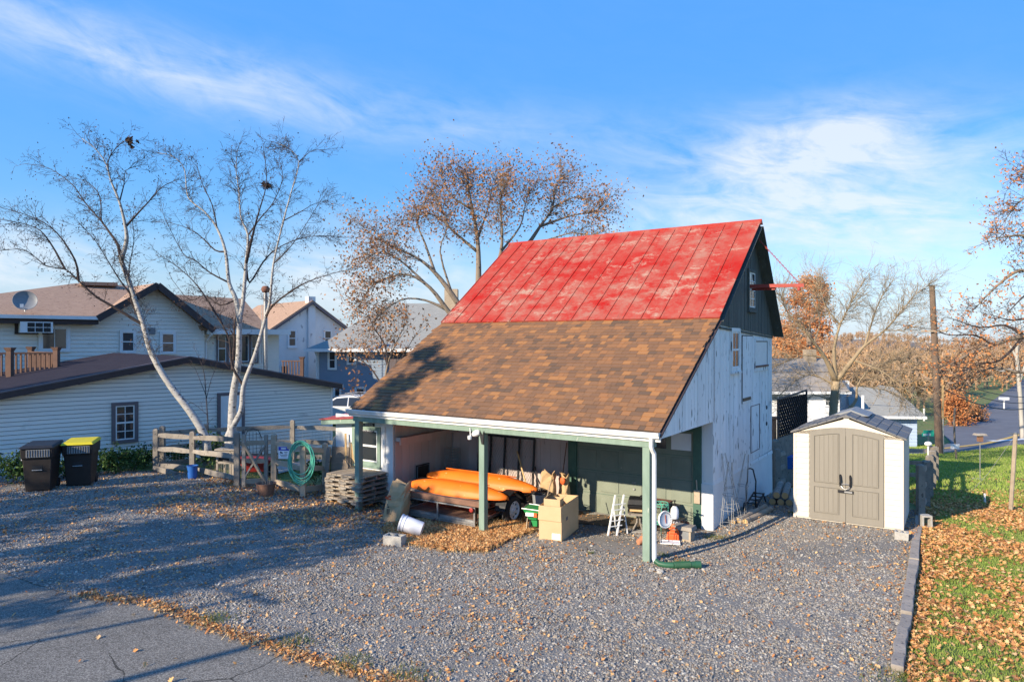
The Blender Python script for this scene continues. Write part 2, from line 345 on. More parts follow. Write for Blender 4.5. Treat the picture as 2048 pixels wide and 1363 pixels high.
    M['sign_blue'] = pm('sign_blue', (.04, .06, .42), (.035, .05, .36), 5, .5, 0)
    M['sign_green'] = pm('sign_green', (.02, .35, .24), (.018, .3, .2), 5, .5, 0)
    M['ink'] = pm('ink', (.03, .03, .035), (.02, .02, .025), 5, .6, 0)
    M['red_ink'] = pm('red_ink', (.6, .1, .03), (.52, .08, .03), 5, .7, 0)
    M['tire'] = M['rubber']
    M['pole'] = pm('pole', (.20, .135, .095), (.12, .085, .065), 4, .95, .5, (1, 1, .12), rand=.05)
def asphalt_mat():
    m, t, b = new_mat('asphalt'); N = t.nodes.new; L = t.links.new; tcx = N('ShaderNodeTexCoord')
    n1 = N('ShaderNodeTexNoise'); n1.inputs['Scale'].default_value = .8; n1.inputs['Detail'].default_value = 6; L(tcx.outputs['Object'], n1.inputs['Vector'])
    vo = N('ShaderNodeTexVoronoi'); vo.inputs['Scale'].default_value = 85; L(tcx.outputs['Object'], vo.inputs['Vector'])
    sp_ = N('ShaderNodeSeparateColor'); L(vo.outputs['Color'], sp_.inputs[0])
    val = mth('MULTIPLY', mth('ADD', .55, mth('MULTIPLY', n1.outputs['Fac'], .5, tree=t), tree=t), mth('ADD', .55, mth('MULTIPLY', mth('POWER', sp_.outputs[0], 1.6, tree=t), 1.1, tree=t), tree=t), tree=t)
    # cracks
    wv = N('ShaderNodeTexNoise'); wv.inputs['Scale'].default_value = 1.6; wv.inputs['Detail'].default_value = 5; L(tcx.outputs['Object'], wv.inputs['Vector'])
    mxv = N('ShaderNodeMixRGB'); mxv.inputs[0].default_value = .22; L(tcx.outputs['Object'], mxv.inputs[1]); L(wv.outputs['Color'], mxv.inputs[2])
    ve = N('ShaderNodeTexVoronoi'); ve.feature = 'DISTANCE_TO_EDGE'; ve.inputs['Scale'].default_value = .62; L(mxv.outputs[0], ve.inputs['Vector'])
    crack = mth('LESS_THAN', ve.outputs['Distance'], mth('MULTIPLY', mth('MAXIMUM', mth('SUBTRACT', n1.outputs['Fac'], .50, tree=t), 0., tree=t), .05, tree=t), tree=t)
    hs = N('ShaderNodeHueSaturation'); hs.inputs['Color'].default_value = (.255, .234, .20, 1); L(mth('MULTIPLY', val, mth('SUBTRACT', 1, mth('MULTIPLY', crack, .7, tree=t), tree=t), tree=t), hs.inputs['Value']); L(hs.outputs[0], b.inputs['Base Color'])
    b.inputs['Roughness'].default_value = .92; b.inputs['Specular IOR Level'].default_value = .2
    bp = N('ShaderNodeBump'); bp.inputs['Strength'].default_value = .8; bp.inputs['Distance'].default_value = .006; L(sp_.outputs[1], bp.inputs['Height']); L(bp.outputs[0], b.inputs['Normal'])
    return m
def birch_mat():
    m = pm('birch', (.47, .45, .42), (.30, .285, .265), 7, .8, .3, (1, 1, 2.6), rand=0, c3=(.055, .045, .042), t3=.60, s3=9)
    return m
def stone_mat():
    m, t, b = new_mat('stone'); N = t.nodes.new; L = t.links.new
    oi = N('ShaderNodeObjectInfo'); rp = N('ShaderNodeValToRGB'); cr = rp.color_ramp; cr.interpolation = 'CONSTANT'
    cols = [(.225, .209, .188), (.295, .273, .243), (.165, .155, .143), (.255, .236, .212), (.35, .32, .28), (.19, .177, .162), (.30, .25, .19), (.24, .223, .202), (.44, .405, .345), (.33, .23, .15)]
    while len(cr.elements) < len(cols): cr.elements.new(.5)
    for i, c in enumerate(cols): cr.elements[i].position = i / len(cols) * 1.02; cr.elements[i].color = col(c)
    L(oi.outputs['Random'], rp.inputs[0]); L(rp.outputs[0], b.inputs['Base Color']); b.inputs['Roughness'].default_value = .85; b.inputs['Specular IOR Level'].default_value = .3
    return m
def red_roof_mat():
    m, t, b = new_mat('red_roof'); N = t.nodes.new; L = t.links.new
    tcx = N('ShaderNodeTexCoord')
    def nz(sc_, st, det=7, ro=.6):
        mp = N('ShaderNodeMapping'); mp.inputs['Scale'].default_value = st; L(tcx.outputs['Object'], mp.inputs[0])
        n = N('ShaderNodeTexNoise'); n.inputs['Scale'].default_value = sc_; n.inputs['Detail'].default_value = det; n.inputs['Roughness'].default_value = ro; L(mp.outputs[0], n.inputs['Vector']); return n.outputs['Fac']
    def rmp(f, a, c): r = N('ShaderNodeValToRGB'); r.color_ramp.elements[0].position = a; r.color_ramp.elements[1].position = c; L(f, r.inputs[0]); return r.outputs[0]
    def mix(f, a, c):
        x = N('ShaderNodeMixRGB'); L(f, x.inputs[0])
        for i, q in ((1, a), (2, c)):
            if isinstance(q, tuple): x.inputs[i].default_value = col(q)
            else: L(q, x.inputs[i])
        return x.outputs[0]
    fade = rmp(nz(.9, (1, 1, 1), 5), .35, .62)
    base = mix(fade, (.36, .055, .040), (.35, .014, .010))
    worn = mth('MULTIPLY', rmp(nz(.5, (.8, 1, 1), 4), .36, .58), rmp(nz(2.2, (1.0, 1.5, 1.5), 9, .74), .42, .62), tree=t)
    base = mix(mth('MULTIPLY', worn, .7, tree=t), base, (.33, .185, .14))
    pale = rmp(nz(1.5, (.8, 1.3, 1.3), 9, .78), .545, .64)
    base = mix(mth('MULTIPLY', pale, .7, tree=t), base, (.40, .31, .235))
    rust = rmp(nz(4, (4, .45, .45), 8, .72), .57, .70)
    base = mix(mth('MULTIPLY', rust, .75, tree=t), base, (.17, .085, .065))
    L(base, b.inputs['Base Color']); b.inputs['Roughness'].default_value = .75; b.inputs['Specular IOR Level'].default_value = .12
    bp = N('ShaderNodeBump'); bp.inputs['Strength'].default_value = .25; bp.inputs['Distance'].default_value = .02; L(nz(6, (1, 1, 1)), bp.inputs['Height']); L(bp.outputs[0], b.inputs['Normal'])
    return m
add_mats()
# ------------------------------------------------------------------ terrain heights
CT = np.array([(-5, 8, .12), (0, 8, .04), (5, 8, 0), (8, 8, -.06), (-12, 12, .45), (-6, 12, .14), (0, 12, 0), (2.5, 12.2, 0), (6, 12, -.03), (10, 12, -.12),
    (-11.5, 16.5, .47), (-7, 17, .30), (-5.3, 17.1, .10), (-3.6, 16.4, -.09), (-1.2, 15.4, -.10), (.6, 13.6, 0), (4.4, 14.9, -.16), (6.3, 15.2, .07), (8.0, 14.1, .06), (9.3, 15.6, -.03), (-13.5, 18.6, .5), (-9.4, 22.3, .22),
    (-6.6, 24.9, .1), (0, 20, -.2), (7.3, 19.2, -.33), (14.5, 23.5, -.8), (20, 20, -.6), (14, 15, -.28), (0, 40, -.6), (-20, 40, -.3), (-20, 30, .1), (12, 36, -1.9),
    (26, 37, -2.1), (17, 30, -1.35), (20, 50, -2.8), (45, 50, -2.6), (60, 86, -3.6), (40, 86, -4), (0, 80, -2), (-40, 80, -1), (120, 200, -5), (0, 200, -5), (-150, 200, -3),
    (-15, 0, .5), (0, 0, .06), (10, 0, -.1), (30, 0, -.7), (-60, 0, .4), (70, 20, -2), (-80, 60, 0), (0, -60, .3), (100, -60, -1), (-100, -60, .8), (300, 100, -5), (-300, 100, -2), (0, 700, -6), (500, 600, -6), (-500, 600, -5), (0, -300, 0), (400, -300, -3), (-400, -300, 0)], float)
_d = np.hypot(CT[:, None, 0] - CT[None, :, 0], CT[:, None, 1] - CT[None, :, 1]); _n = len(CT)
_A = np.zeros((_n + 3, _n + 3)); _A[:_n, :_n] = _d; _A[:_n, _n] = 1; _A[:_n, _n + 1:] = CT[:, :2]; _A[_n:, :_n] = _A[:_n, _n:].T
_w = np.linalg.solve(_A, np.concatenate([CT[:, 2], np.zeros(3)]))
def gz(x, y):
    x = np.asarray(x, float); y = np.asarray(y, float); s = x.shape
    xf, yf = x.ravel(), y.ravel()
    r = np.hypot(xf[:, None] - CT[None, :, 0], yf[:, None] - CT[None, :, 1])
    return (r @ _w[:_n] + _w[_n] + xf * _w[_n + 1] + yf * _w[_n + 2]).reshape(s)
def g(x, y): return float(gz(np.array([x]), np.array([y]))[0])
def G(px, py):                       # the ground point seen at a photo pixel
    d = F * HC / (py - 681.5)
    for _ in range(40):
        d += .6 * (F * (HC - g((px - 1024) / F * d, d)) / (py - 681.5) - d)
    x = (px - 1024) / F * d
    return Vector((x, d, g(x, d)))
def S(px, py, d): return Vector(((px - 1024) / F * d, d, HC - (py - 681.5) * d / F))
def onG(x, y, dz=0): return Vector((x, y, g(x, y) + dz))
# barn frame: x to the right along the eave, y into the barn
BO = Vector((2.62, 12.16, 0)); BRZ = math.atan2(-.548, .836)
BXD = Vector((.836, -.548, 0)); BYD = Vector((.548, .836, 0))
def B(x, y, z=None):
    p = BO + BXD * x + BYD * y
    p.z = g(p.x, p.y) if z is None else z
    return p
# ================================================================== the setting
def spaced(a, b, near, n):
    t = np.linspace(-1, 1, n); k = np.sinh(5.2 * t) / np.sinh(5.2)
    return np.where(k < 0, -k * a, k * b) + near
gx = spaced(-900, 900, 1, 171); gy = spaced(-300, 1200, 14, 171)
XX, YY = np.meshgrid(gx, gy); ZZ = gz(XX, YY) - .02
mb = MB(); nx = len(gx)
mb.v = list(map(tuple, np.stack([XX.ravel(), YY.ravel(), ZZ.ravel()], 1)))
mb.f = [(j * nx + i, j * nx + i + 1, (j + 1) * nx + i + 1, (j + 1) * nx + i) for j in range(len(gy) - 1) for i in range(nx - 1)]
struct(mb.build('ground', M['lawn'], smooth=True, fix=False))
def inside(poly, x, y):
    x = np.asarray(x); y = np.asarray(y); r = np.zeros(x.shape, bool); n = len(poly)
    for i in range(n):
        x0, y0 = poly[i][0], poly[i][1]; x1, y1 = poly[(i + 1) % n][0], poly[(i + 1) % n][1]
        c = ((y0 > y) != (y1 > y)); xi = (x1 - x0) * (y - y0) / ((y1 - y0) if y1 != y0 else 1e-9) + x0
        r ^= c & (x < xi)
    return r
def sheet(name, poly, mat, step, dz, rough=0.):
    """a surface laid on the terrain inside a plan outline"""
    pts = []
    n = len(poly)
    for i in range(n):
        a = Vector(poly[i][:2]); b = Vector(poly[(i + 1) % n][:2]); m = max(1, int((b - a).length / step))
        for k in range(m): pts.append(a.lerp(b, k / m))
    nb = len(pts)
    xs = [p[0] for p in poly]; ys = [p[1] for p in poly]
    gxx, gyy = np.meshgrid(np.arange(min(xs), max(xs), step), np.arange(min(ys), max(ys), step)); q = inside(poly, gxx, gyy)
    pts += [Vector((a + rng.uniform(-.2, .2) * step, b + rng.uniform(-.2, .2) * step)) for a, b in zip(gxx[q], gyy[q])]
    vs, es, fs, *_ = geometry.delaunay_2d_cdt(pts, [(i, (i + 1) % nb) for i in range(nb)], [], 1, 1e-5)
    va = np.array([(p.x, p.y) for p in vs]); z = gz(va[:, 0], va[:, 1]) + dz
    if rough: z = z + np.random.RandomState(3).uniform(-rough, rough, len(z))
    m = MB(); m.v = [(a[0], a[1], c) for a, c in zip(va, z)]; m.f = [tuple(f) for f in fs]
    o = m.build(name, mat, smooth=True); return struct(o)
def px_poly(l): return [tuple(G(*p))[:2] for p in l]
asph_edge = px_poly([(-120, 1150), (0, 1143), (70, 1168), (150, 1192), (215, 1200), (300, 1208), (352, 1228), (400, 1252), (480, 1275), (540, 1300), (600, 1318), (680, 1342), (760, 1363), (860, 1390)])
asphalt_poly = [(-22, 11.0), (-14, 11.2)] + [(p[0] + .25, p[1] + .3) for p in asph_edge] + [(0.4, 4), (1.5, -6), (-30, -6), (-34, 6)]
sheet('driveway', asphalt_poly, M['asphalt'], .5, .004)
kerb_line = [tuple(G(*p))[:2] for p in ((1793, 1345), (1812, 1238), (1828, 1130), (1841, 1022))]
gravel_poly = [(-16, 11.4), (-12, 11.0)] + asph_edge + [(.2, 6), (3.2, 6)] + [(kerb_line[0][0] - .25, 7.2)] + kerb_line + [(9.3, 17), (7.6, 19.4), (0, 21), (-3.6, 19.6), (-5.2, 18.0), (-6.8, 18.2), (-9.5, 19.2), (-12.6, 18.2), (-14.8, 16.4), (-17, 15)]
sheet('gravel_yard', gravel_poly, M['gravel'], .22, .012, .008)
fa = random.Random(8); fc = G(1215, 1092); fines_poly = [(fc.x + 1.55 * (1 + fa.uniform(-.25, .25)) * math.cos(t_), fc.y + .55 * (1 + fa.uniform(-.3, .3)) * math.sin(t_) - .22 * math.cos(t_)) for t_ in np.linspace(0, 6.28, 25)[:-1]]
sheet('fine_gravel', fines_poly, M['fines'], .15, .02, .006)
dirt_poly = [tuple(B(*p))[:2] for p in ((-7.2, .5), (-4.2, .1), (-3.2, 1.0), (-2.6, 2.0), (-.9, 2.5), (-.4, 3.4), (-3.6, 3.5), (-7.4, 3.5))]
sheet('dirt_floor', dirt_poly, M['dirt'], .25, .03, .012)
road_poly = [(4, 29.5), (12, 32), (18, 34.6), (23.9, 37.2), (32, 42.6), (40, 45), (70, 68), (100, 98), (190, 205), (168, 219), (74, 103), (50.5, 73.6), (37, 58), (32.5, 51.8), (28, 43.5), (24, 39.5), (14, 37), (2, 35)]
sheet('road', road_poly, M['road'], 1.5, .01)
def stripe(name, pts, wid, mat):
    m = MB()
    for a, b in zip(pts, pts[1:]):
        a, b = Vector(a), Vector(b); n = Vector((-(b - a).y, (b - a).x)).normalized() * wid / 2
        k = max(1, int((b - a).length / 1.5))
        for i in range(k):
            p, q = a.lerp(b, i / k), a.lerp(b, (i + 1) / k)
            m.poly([onG(c.x, c.y, .03) for c in (p - n, q - n, q + n, p + n)])
    return struct(m.build(name, mat))
stripe('centre_line', [(14, 34.5), (22, 37.6), (30, 43), (38, 50), (52, 66), (78, 95)], .35, M['yellow_line'])
stripe('stop_line', [(31.0, 44.2), (36, 46)], .6, M['white_line'])
stripe('edge_line', [(20, 36.2), (24, 38.2)], .25, M['white_line'])
stripe('garden_path', [(-7.0, 19.6), (-6.5, 21.5), (-6.0, 23.5)], .7, M['concrete'])
# hills: a long wooded ridge behind the town
rs = np.random.RandomState(5)
ang = np.radians(np.linspace(-75, 75, 121)); rad = np.linspace(240, 900, 14); mb = MB()
def hill_z(a, r):
    t = np.clip((r - 240) / 420, 0, 1); t = t * t * (3 - 2 * t)
    top = 9 + 3.2 * np.sin(a * 7 + 1.0) + 2.2 * np.sin(a * 17 + .4) + 1.0 * np.sin(a * 41)
    return -6.5 + t * (top + 3.5) - 22 * np.clip((r - 700) / 250, 0, 1) ** 2
for r in rad:
    for a in ang: mb.v.append((r * math.sin(a), r * math.cos(a), float(hill_z(a, r))))
for j in range(len(rad) - 1):
    for i in range(len(ang) - 1): mb.f.append((j * 121 + i, j * 121 + i + 1, (j + 1) * 121 + i + 1, (j + 1) * 121 + i))
struct(mb.build('hills', M['hill'], smooth=True, fix=False))
# timber kerb between gravel and lawn
def kerb(p, q, wid, top, label):
    p, q = onG(*p), onG(*q); t = thing('kerb_timber', label, 'timber', p, 0, 'timbers edging the gravel'); d = q - p
    m = MB(); n = 9; dn = Vector((-d.y, d.x, 0)).normalized(); rk = random.Random(int(wid * 1000 + top * 100))
    ring = []
    for i in range(n + 1):
        c = d * (i / n) + dn * rk.uniform(-.012, .012); w0 = wid / 2 * rk.uniform(.92, 1.05); zt = top + rk.uniform(-.008, .008)
        ring.append([c - dn * w0 + Vector((0, 0, zt - .19)), c + dn * w0 + Vector((0, 0, zt - .19)), c + dn * w0 * rk.uniform(.9, 1) + Vector((0, 0, zt + rk.uniform(-.006, .006))), c - dn * w0 * rk.uniform(.9, 1) + Vector((0, 0, zt))])
    for i in range(n):
        for a_, b_ in ((0, 1), (1, 2), (2, 3), (3, 0)): m.poly([ring[i][a_], ring[i + 1][a_], ring[i + 1][b_], ring[i][b_]])
    m.poly(ring[0]); m.poly(ring[-1]); m.build('beam', M['timber'], t, bevel=.012)
k = kerb_line
def lp(a, b, t): return (a[0] + (b[0] - a[0]) * t, a[1] + (b[1] - a[1]) * t)
kerb(k[0], lp(k[0], k[1], .985), .15, .10, 'weathered grey kerb timber nearest the bottom edge, beside green lawn')
kerb(k[1], lp(k[1], k[2], .985), .16, .12, 'middle grey kerb timber with a split bend between gravel and leaf covered lawn')
kerb(k[2], k[3], .16, .13, 'far grey kerb timber running up to the fence post beside the shed')
# ================================================================== the barn
barn = thing('barn', 'old white barn with red metal roof, brown shingled lean-to and grey gable', 'barn', BO, BRZ)
def par(name, mb, mat, p=None, **k): return mb.build(name, M[mat], p or barn, **k)
L0, L1 = -7.75, 0.0
def roof_lean(y): return 2.40 + .5838 * y            # top of shingle deck
BRK = (3.7, 4.56); RDG = (6.5, 7.03); REAR = (9.1, 4.24)
def roof_z(y):
    if y <= 3.7: return roof_lean(y)
    if y <= 6.5: return 4.56 + (7.03 - 4.56) / 2.8 * (y - 3.7)
    return 7.03 - (7.03 - 4.24) / 2.6 * (y - 6.5)
# --- shingled lean-to roof
lean = MB(); lean.hexa([(L0, 0, 2.29), (L1, 0, 2.29), (L1, 3.75, 4.48), (-7.85, 3.75, 4.48), (L0, 0, 2.37), (L1, 0, 2.37), (L1, 3.75, 4.56), (-7.85, 3.75, 4.56)])
lean_o = par('lean_to_roof', lean, 'underlay')
sl_ = math.atan(.5838); NC = 31; pitch = 4.30 / NC
sw = [.12, .18, .25]; smesh = []
for wd in sw:
    m = MB(); m.box(.002, wd - .002, 0, pitch * 1.22, 0, .009); m.v = [(v[0], v[1], v[2] + (.013 if v[1] < .01 else 0)) for v in m.v]
    smesh.append(m.mesh('shingle', M['shingle']))
far_sh = MB(); cnt = 0; ca, sa = math.cos(sl_), math.sin(sl_); r2 = random.Random(11)
for c in range(NC):
    s0 = c * pitch; x = L0 - .02 - (.14 * s0 / 4.3) - r2.uniform(0, .1); base_y = s0 * ca; base_z = 2.375 + s0 * sa
    while x < L1 - .03:
        k = r2.choice((0, 1, 1, 2)); wd = min(sw[k], L1 + .02 - x); lift = r2.uniform(0, .003)
        if cnt < 300 and wd == sw[k]:
            o = link('shingle', smesh[k], lean_o); o.location = (x, base_y - lift * sa, base_z + lift); o.rotation_euler = (sl_, 0, 0); cnt += 1
        else:
            b = len(far_sh.v)
            for (lx, ly, lz) in ((.002, 0, 0), (wd - .002, 0, 0), (wd - .002, pitch * 1.22, 0), (.002, pitch * 1.22, 0), (.002, 0, .022), (wd - .002, 0, .022), (wd - .002, pitch * 1.22, .009), (.002, pitch * 1.22, .009)):
                far_sh.v.append((x + lx, base_y + ly * ca - lz * sa, base_z + ly * sa + lz * ca))
            for q in ((4, 5, 6, 7), (0, 1, 5, 4), (1, 2, 6, 5), (3, 0, 4, 7)): far_sh.f.append(tuple(b + i for i in q))
        x += wd
o = far_sh.build('shingle_courses', M['shingle_far'], lean_o, fix=False); o['kind'] = 'stuff'
# --- red metal roof: standing-seam panels, hooded at the gable end
def mpt(x, y, lift=0): return Vector((x, y, roof_z(y) + lift))
mr = MB(); mr.hexa([(-7.88, 3.66, 4.50), (.0, 3.66, 4.50), (.2, 6.5, 6.97), (-7.42, 6.5, 6.97), (-7.88, 3.66, 4.565), (0, 3.66, 4.565), (.2, 6.5, 7.03), (-7.42, 6.5, 7.03)])
mro = par('metal_roof', mr, 'underlay')
NP = 17; nrm = Vector((0, -math.sin(math.atan(2.47 / 2.8)), math.cos(math.atan(2.47 / 2.8))))
xa = [-7.90 + (7.93) * i / NP for i in range(NP + 1)]; xb = [-7.44 + (7.67) * i / NP for i in range(NP + 1)]
for i in range(NP):
    m = MB(); rr = random.Random(i); dz = rr.uniform(.006, .012)
    a, b, c, d = Vector((xa[i] + .001, 3.60, 4.50)), Vector((xa[i + 1] - .001, 3.60, 4.50)), Vector((xb[i + 1] - .001, 6.53, 7.06)), Vector((xb[i] + .001, 6.53, 7.06))
    off = nrm * (.028 + dz)
    n = 5
    for k in range(n):                       # slightly wavy tin
        t0, t1 = k / n, (k + 1) / n
        w0, w1 = nrm * rr.uniform(-.002, .003), nrm * rr.uniform(-.002, .003)
        p0, p1, p2, p3 = a.lerp(d, t0) + off, b.lerp(c, t0) + off, b.lerp(c, t1) + off, a.lerp(d, t1) + off
        m.poly([p0, p1, p2, p3])
    m.poly([a + off, a, b, b + off])
    for p, q in ((a, d), (b, c)): m.bar(p + off + nrm * .007, q + off + nrm * .007, .016, .022, nrm)
    m.build('metal_panel', M['red_roof'], mro)
m = MB(); m.prism([(-7.5, 6.40, 6.985), (-7.5, 6.5, 7.12), (-7.5, 6.62, 6.985)], (7.75, 0, 0)); m.build('ridge_cap', M['red_roof'], mro)
# rear slope
m = MB(); m.hexa([(-7.42, 6.5, 6.95), (.2, 6.5, 6.95), (.15, 9.12, 4.13), (-7.8, 9.12, 4.13), (-7.42, 6.5, 7.045), (.2, 6.5, 7.045), (.15, 9.12, 4.225), (-7.8, 9.12, 4.225)])
par('rear_roof', m, 'red_roof')
# rake boards + soffit boards at the gable end
m = MB(); m.bar((-.005, -.04, 2.30), (-.005, 3.66, 4.44), .03, .13, (1, 0, 0)); par('rake_board', m, 'brown_trim')
m = MB(); m.bar((.012, 3.7, 4.44), (.20, 6.45, 6.88), .025, .14, (1, 0, 0)); par('rake_board', m, 'board_dark')
m = MB(); m.bar((.205, 6.5, 6.92), (.155, 9.12, 4.12), .03, .17, (1, 0, 0)); par('rake_board', m, 'board_dark')
for k in range(2):
    m = MB(); y0, y1 = (6.55, 7.8) if k == 0 else (7.82, 9.08)
    m.hexa([(-.02, y0, roof_z(y0) - .14), (.19, y0, roof_z(y0) - .14), (.15, y1, roof_z(y1) - .14), (-.02, y1, roof_z(y1) - .14), (-.02, y0, roof_z(y0) - .12), (.19, y0, roof_z(y0) - .12), (.15, y1, roof_z(y1) - .12), (-.02, y1, roof_z(y1) - .12)])
    par('soffit_board', m, 'board_dark')
# --- masonry base + rear walls
GX = -.03
m = MB(); m.box(-7.27, GX - .02, 3.32, 8.9, -.9, .84); base_o = par('foundation', m, 'plaster_white')
m = MB(); m.hexa([(GX - .03, 3.3, .84), (GX + .015, 3.3, .84), (GX + .015, 8.92, .78), (GX - .03, 8.92, .78), (GX - .03, 3.3, .93), (GX + .0, 3.3, .93), (GX + .0, 8.92, .86), (GX - .03, 8.92, .86)]); par('water_table', m, 'board_white')
m = MB(); m.hexa([(GX - .10, 3.28, -.8), (GX + .02, 3.28, -.8), (GX + .02, 8.9, -.8), (GX - .1, 8.9, -.8), (GX - .10, 3.30, .85), (GX, 3.30, .85), (GX, 8.9, .79), (GX - .1, 8.9, .79)]); par('plastered_base', m, 'plaster_white')
m = MB(); m.box(-7.2, -.12, 8.82, 8.9, .84, 4.25); par('rear_wall', m, 'board_white')
m = MB(); m.prism([(-7.2, 3.36, .8), (-7.2, 8.85, .8), (-7.2, 8.85, 4.3), (-7.2, 6.5, 6.85), (-7.2, 3.4, 4.2)], (.06, 0, 0)); par('left_gable_wall', m, 'board_white')
m = MB(); m.prism([(GX - .1, 3.36, .8), (GX - .1, 8.85, .8), (GX - .1, 8.85, 4.2), (GX - .1, 6.5, 6.75), (GX - .1, 3.4, 4.2)], (.04, 0, 0)); par('gable_sheathing', m, 'black')
# --- gable boards: white below, dark above
gable_o = MB(); gable_o.box(GX - .055, GX - .035, 3.4, 8.8, .95, 4.1); gable_o = par('gable_wall', gable_o, 'underlay')
def gline(y): return 4.36 - (y - 3.7) * .042
y = 3.31; r3 = random.Random(4)
while y < 8.88:
    wd = min(r3.choice((.13, .16, .19, .22)), 8.9 - y); y1 = y + wd
    zt0, zt1 = min(gline(y), roof_z(y) - .09), min(gline(y1), roof_z(y1) - .09); ox = r3.uniform(-.005, .006)
    m = MB(); m.hexa([(GX - .03, y + .003, .90), (GX + ox, y + .003, .90), (GX + ox, y1 - .003, .88), (GX - .03, y1 - .003, .88), (GX - .03, y + .003, zt0), (GX + ox, y + .003, zt0), (GX + ox, y1 - .003, zt1), (GX - .03, y1 - .003, zt1)])
    m.build('board', M['board_white'], gable_o); y = y1
uo = MB(); uo.bar((GX + .005, 3.75, 4.30), (GX + .005, 8.9, 4.10), .05, .05, (0, 0, 1)); upper_o = par('upper_gable', uo, 'board_dark')
y = 3.55
while y < 8.98:
    wd = min(r3.choice((.17, .2, .24)), 9.0 - y); y1 = y + wd; ox = r3.uniform(.02, .032)
    m = MB(); p0, p1 = min(y + .003, 9), y1 - .003
    zt0, zt1 = max(roof_z(p0) - .11, gline(p0) + .02), max(roof_z(p1) - .11, gline(p1) + .02)
    pts = [(GX, p0, gline(p0)), (GX, p1, gline(p1)), (GX, p1, zt1)]
    if p0 < 6.5 < p1: pts.append((GX, 6.5, 6.9))
    pts.append((GX, p0, zt0)); m.prism(pts, (ox, 0, 0)); m.build('board', M['board_dark'], upper_o); y = y1
# --- lean-to end boards (triangle above the open bay)
eo = MB(); eo.bar((GX - .06, .05, 2.30), (GX - .06, 3.3, 2.27), .04, .08); end_o = par('lean_to_end', eo, 'board_white')
y = .02
while y < 3.28:
    wd = min(r3.choice((.16, .2, .24)), 3.3 - y); y1 = y + wd; ox = r3.uniform(-.004, .005)
    m = MB(); m.prism([(GX - .025, y + .003, 2.235), (GX - .025, y1 - .003, 2.235), (GX - .025, y1 - .003, roof_lean(y1) - .11), (GX - .025, y + .003, max(2.24, roof_lean(y) - .11))], (.025 + ox, 0, 0)); m.build('board', M['board_white'], end_o); y = y1
# --- windows, hatches on the gable
def win(parent, P, U, W_, H_, N, cols, rows, frame, sash, fw=.07, sill=True, split=True, name='window', proud=.03):
    """window: frame part, sash bars and panes; P lower-left corner, U along the wall, N outward"""
    P, U, N = Vector(P), Vector(U), Vector(N); Zv = Vector((0, 0, 1))
    def q(m, u0, u1, z0, z1, d0, d1): m.hexa([P + U * u0 + N * d0 + Zv * z0, P + U * u1 + N * d0 + Zv * z0, P + U * u1 + N * d1 + Zv * z0, P + U * u0 + N * d1 + Zv * z0, P + U * u0 + N * d0 + Zv * z1, P + U * u1 + N * d0 + Zv * z1, P + U * u1 + N * d1 + Zv * z1, P + U * u0 + N * d1 + Zv * z1])
    m = MB()
    q(m, -fw, 0, -fw, H_ + fw, -.02, proud); q(m, W_, W_ + fw, -fw, H_ + fw, -.02, proud); q(m, 0, W_, H_, H_ + fw, -.02, proud); q(m, 0, W_, -fw, 0, -.02, proud)
    wo_ = m.build(name, M[frame], parent)
    if sill:
        m = MB(); q(m, -fw - .02, W_ + fw + .02, -fw - .05, -fw, -.01, proud + .03); m.build('sill', M[frame], wo_)
    m = MB(); s = min(.035, W_ * .09)
    q(m, 0, s, 0, H_, -.02, proud * .5); q(m, W_ - s, W_, 0, H_, -.02, proud * .5); q(m, s, W_ - s, 0, s, -.02, proud * .5); q(m, s, W_ - s, H_ - s, H_, -.02, proud * .5)
    if split: q(m, s, W_ - s, H_ / 2 - s * .7, H_ / 2 + s * .7, -.02, proud * .6)
    for i in range(1, cols): q(m, W_ * i / cols - s * .3, W_ * i / cols + s * .3, s, H_ - s, -.02, proud * .4)
    for j in range(1, rows):
        if split and rows % 2 == 0 and j == rows // 2: continue
        q(m, s, W_ - s, H_ * j / rows - s * .3, H_ * j / rows + s * .3, -.02, proud * .4)
    m.build('sash', M[sash], wo_)
    if split: rows = max(rows, 2)
    for i in range(cols):
        for j in range(rows):
            m = MB(); q(m, W_ * i / cols + .004, W_ * (i + 1) / cols - .004, H_ * j / rows + .004, H_ * (j + 1) / rows - .004, -.03, .004); m.build('pane', M['glass'], wo_)
    return wo_
NX = (1, 0, 0)
win(barn, (GX + .03, 6.18, 4.86), (0, 1, 0), .62, .90, NX, 2, 4, 'board_dark', 'white_paint', .08)
win(barn, (GX + .006, 4.74, 3.36), (0, 1, 0), .58, .86, NX, 2, 2, 'board_white', 'white_paint', .09)
m = MB(); m.box(GX, GX + .022, 5.66, 6.62, 2.45, 4.12); hd = par('loft_door', m, 'board_white')
m = MB(); m.box(GX + .02, GX + .035, 5.66, 6.4, 2.50, 2.58); m.build('hinge', M['black_metal'], hd)
m = MB()
for z0, z1, ya, yb in ((2.44, 4.13, 5.635, 5.66), (2.44, 4.13, 6.62, 6.645), (4.12, 4.145, 5.635, 6.645)): m.box(GX, GX + .012, ya, yb, z0, z1)
m.build('gap', M['underlay'], hd)
m = MB()
for z0, z1, ya, yb in ((3.2, 3.3, 6.86, 8.35), (4.0, 4.08, 6.86, 8.35), (3.3, 4.0, 6.86, 6.96), (3.3, 4.0, 8.25, 8.35)): m.box(GX, GX + .03, ya, yb, z0, z1)
hf = par('hatch_frame', m, 'board_white'); m = MB(); m.box(GX, GX + .012, 6.96, 8.25, 3.3, 4.0); m.build('hatch_panel', M['white_paint'], hf)
m = MB(); m.box(GX + .01, GX + .05, 6.9, 8.3, 3.30, 3.345); m.build('latch_bar', M['rust'], hf)
m = MB()
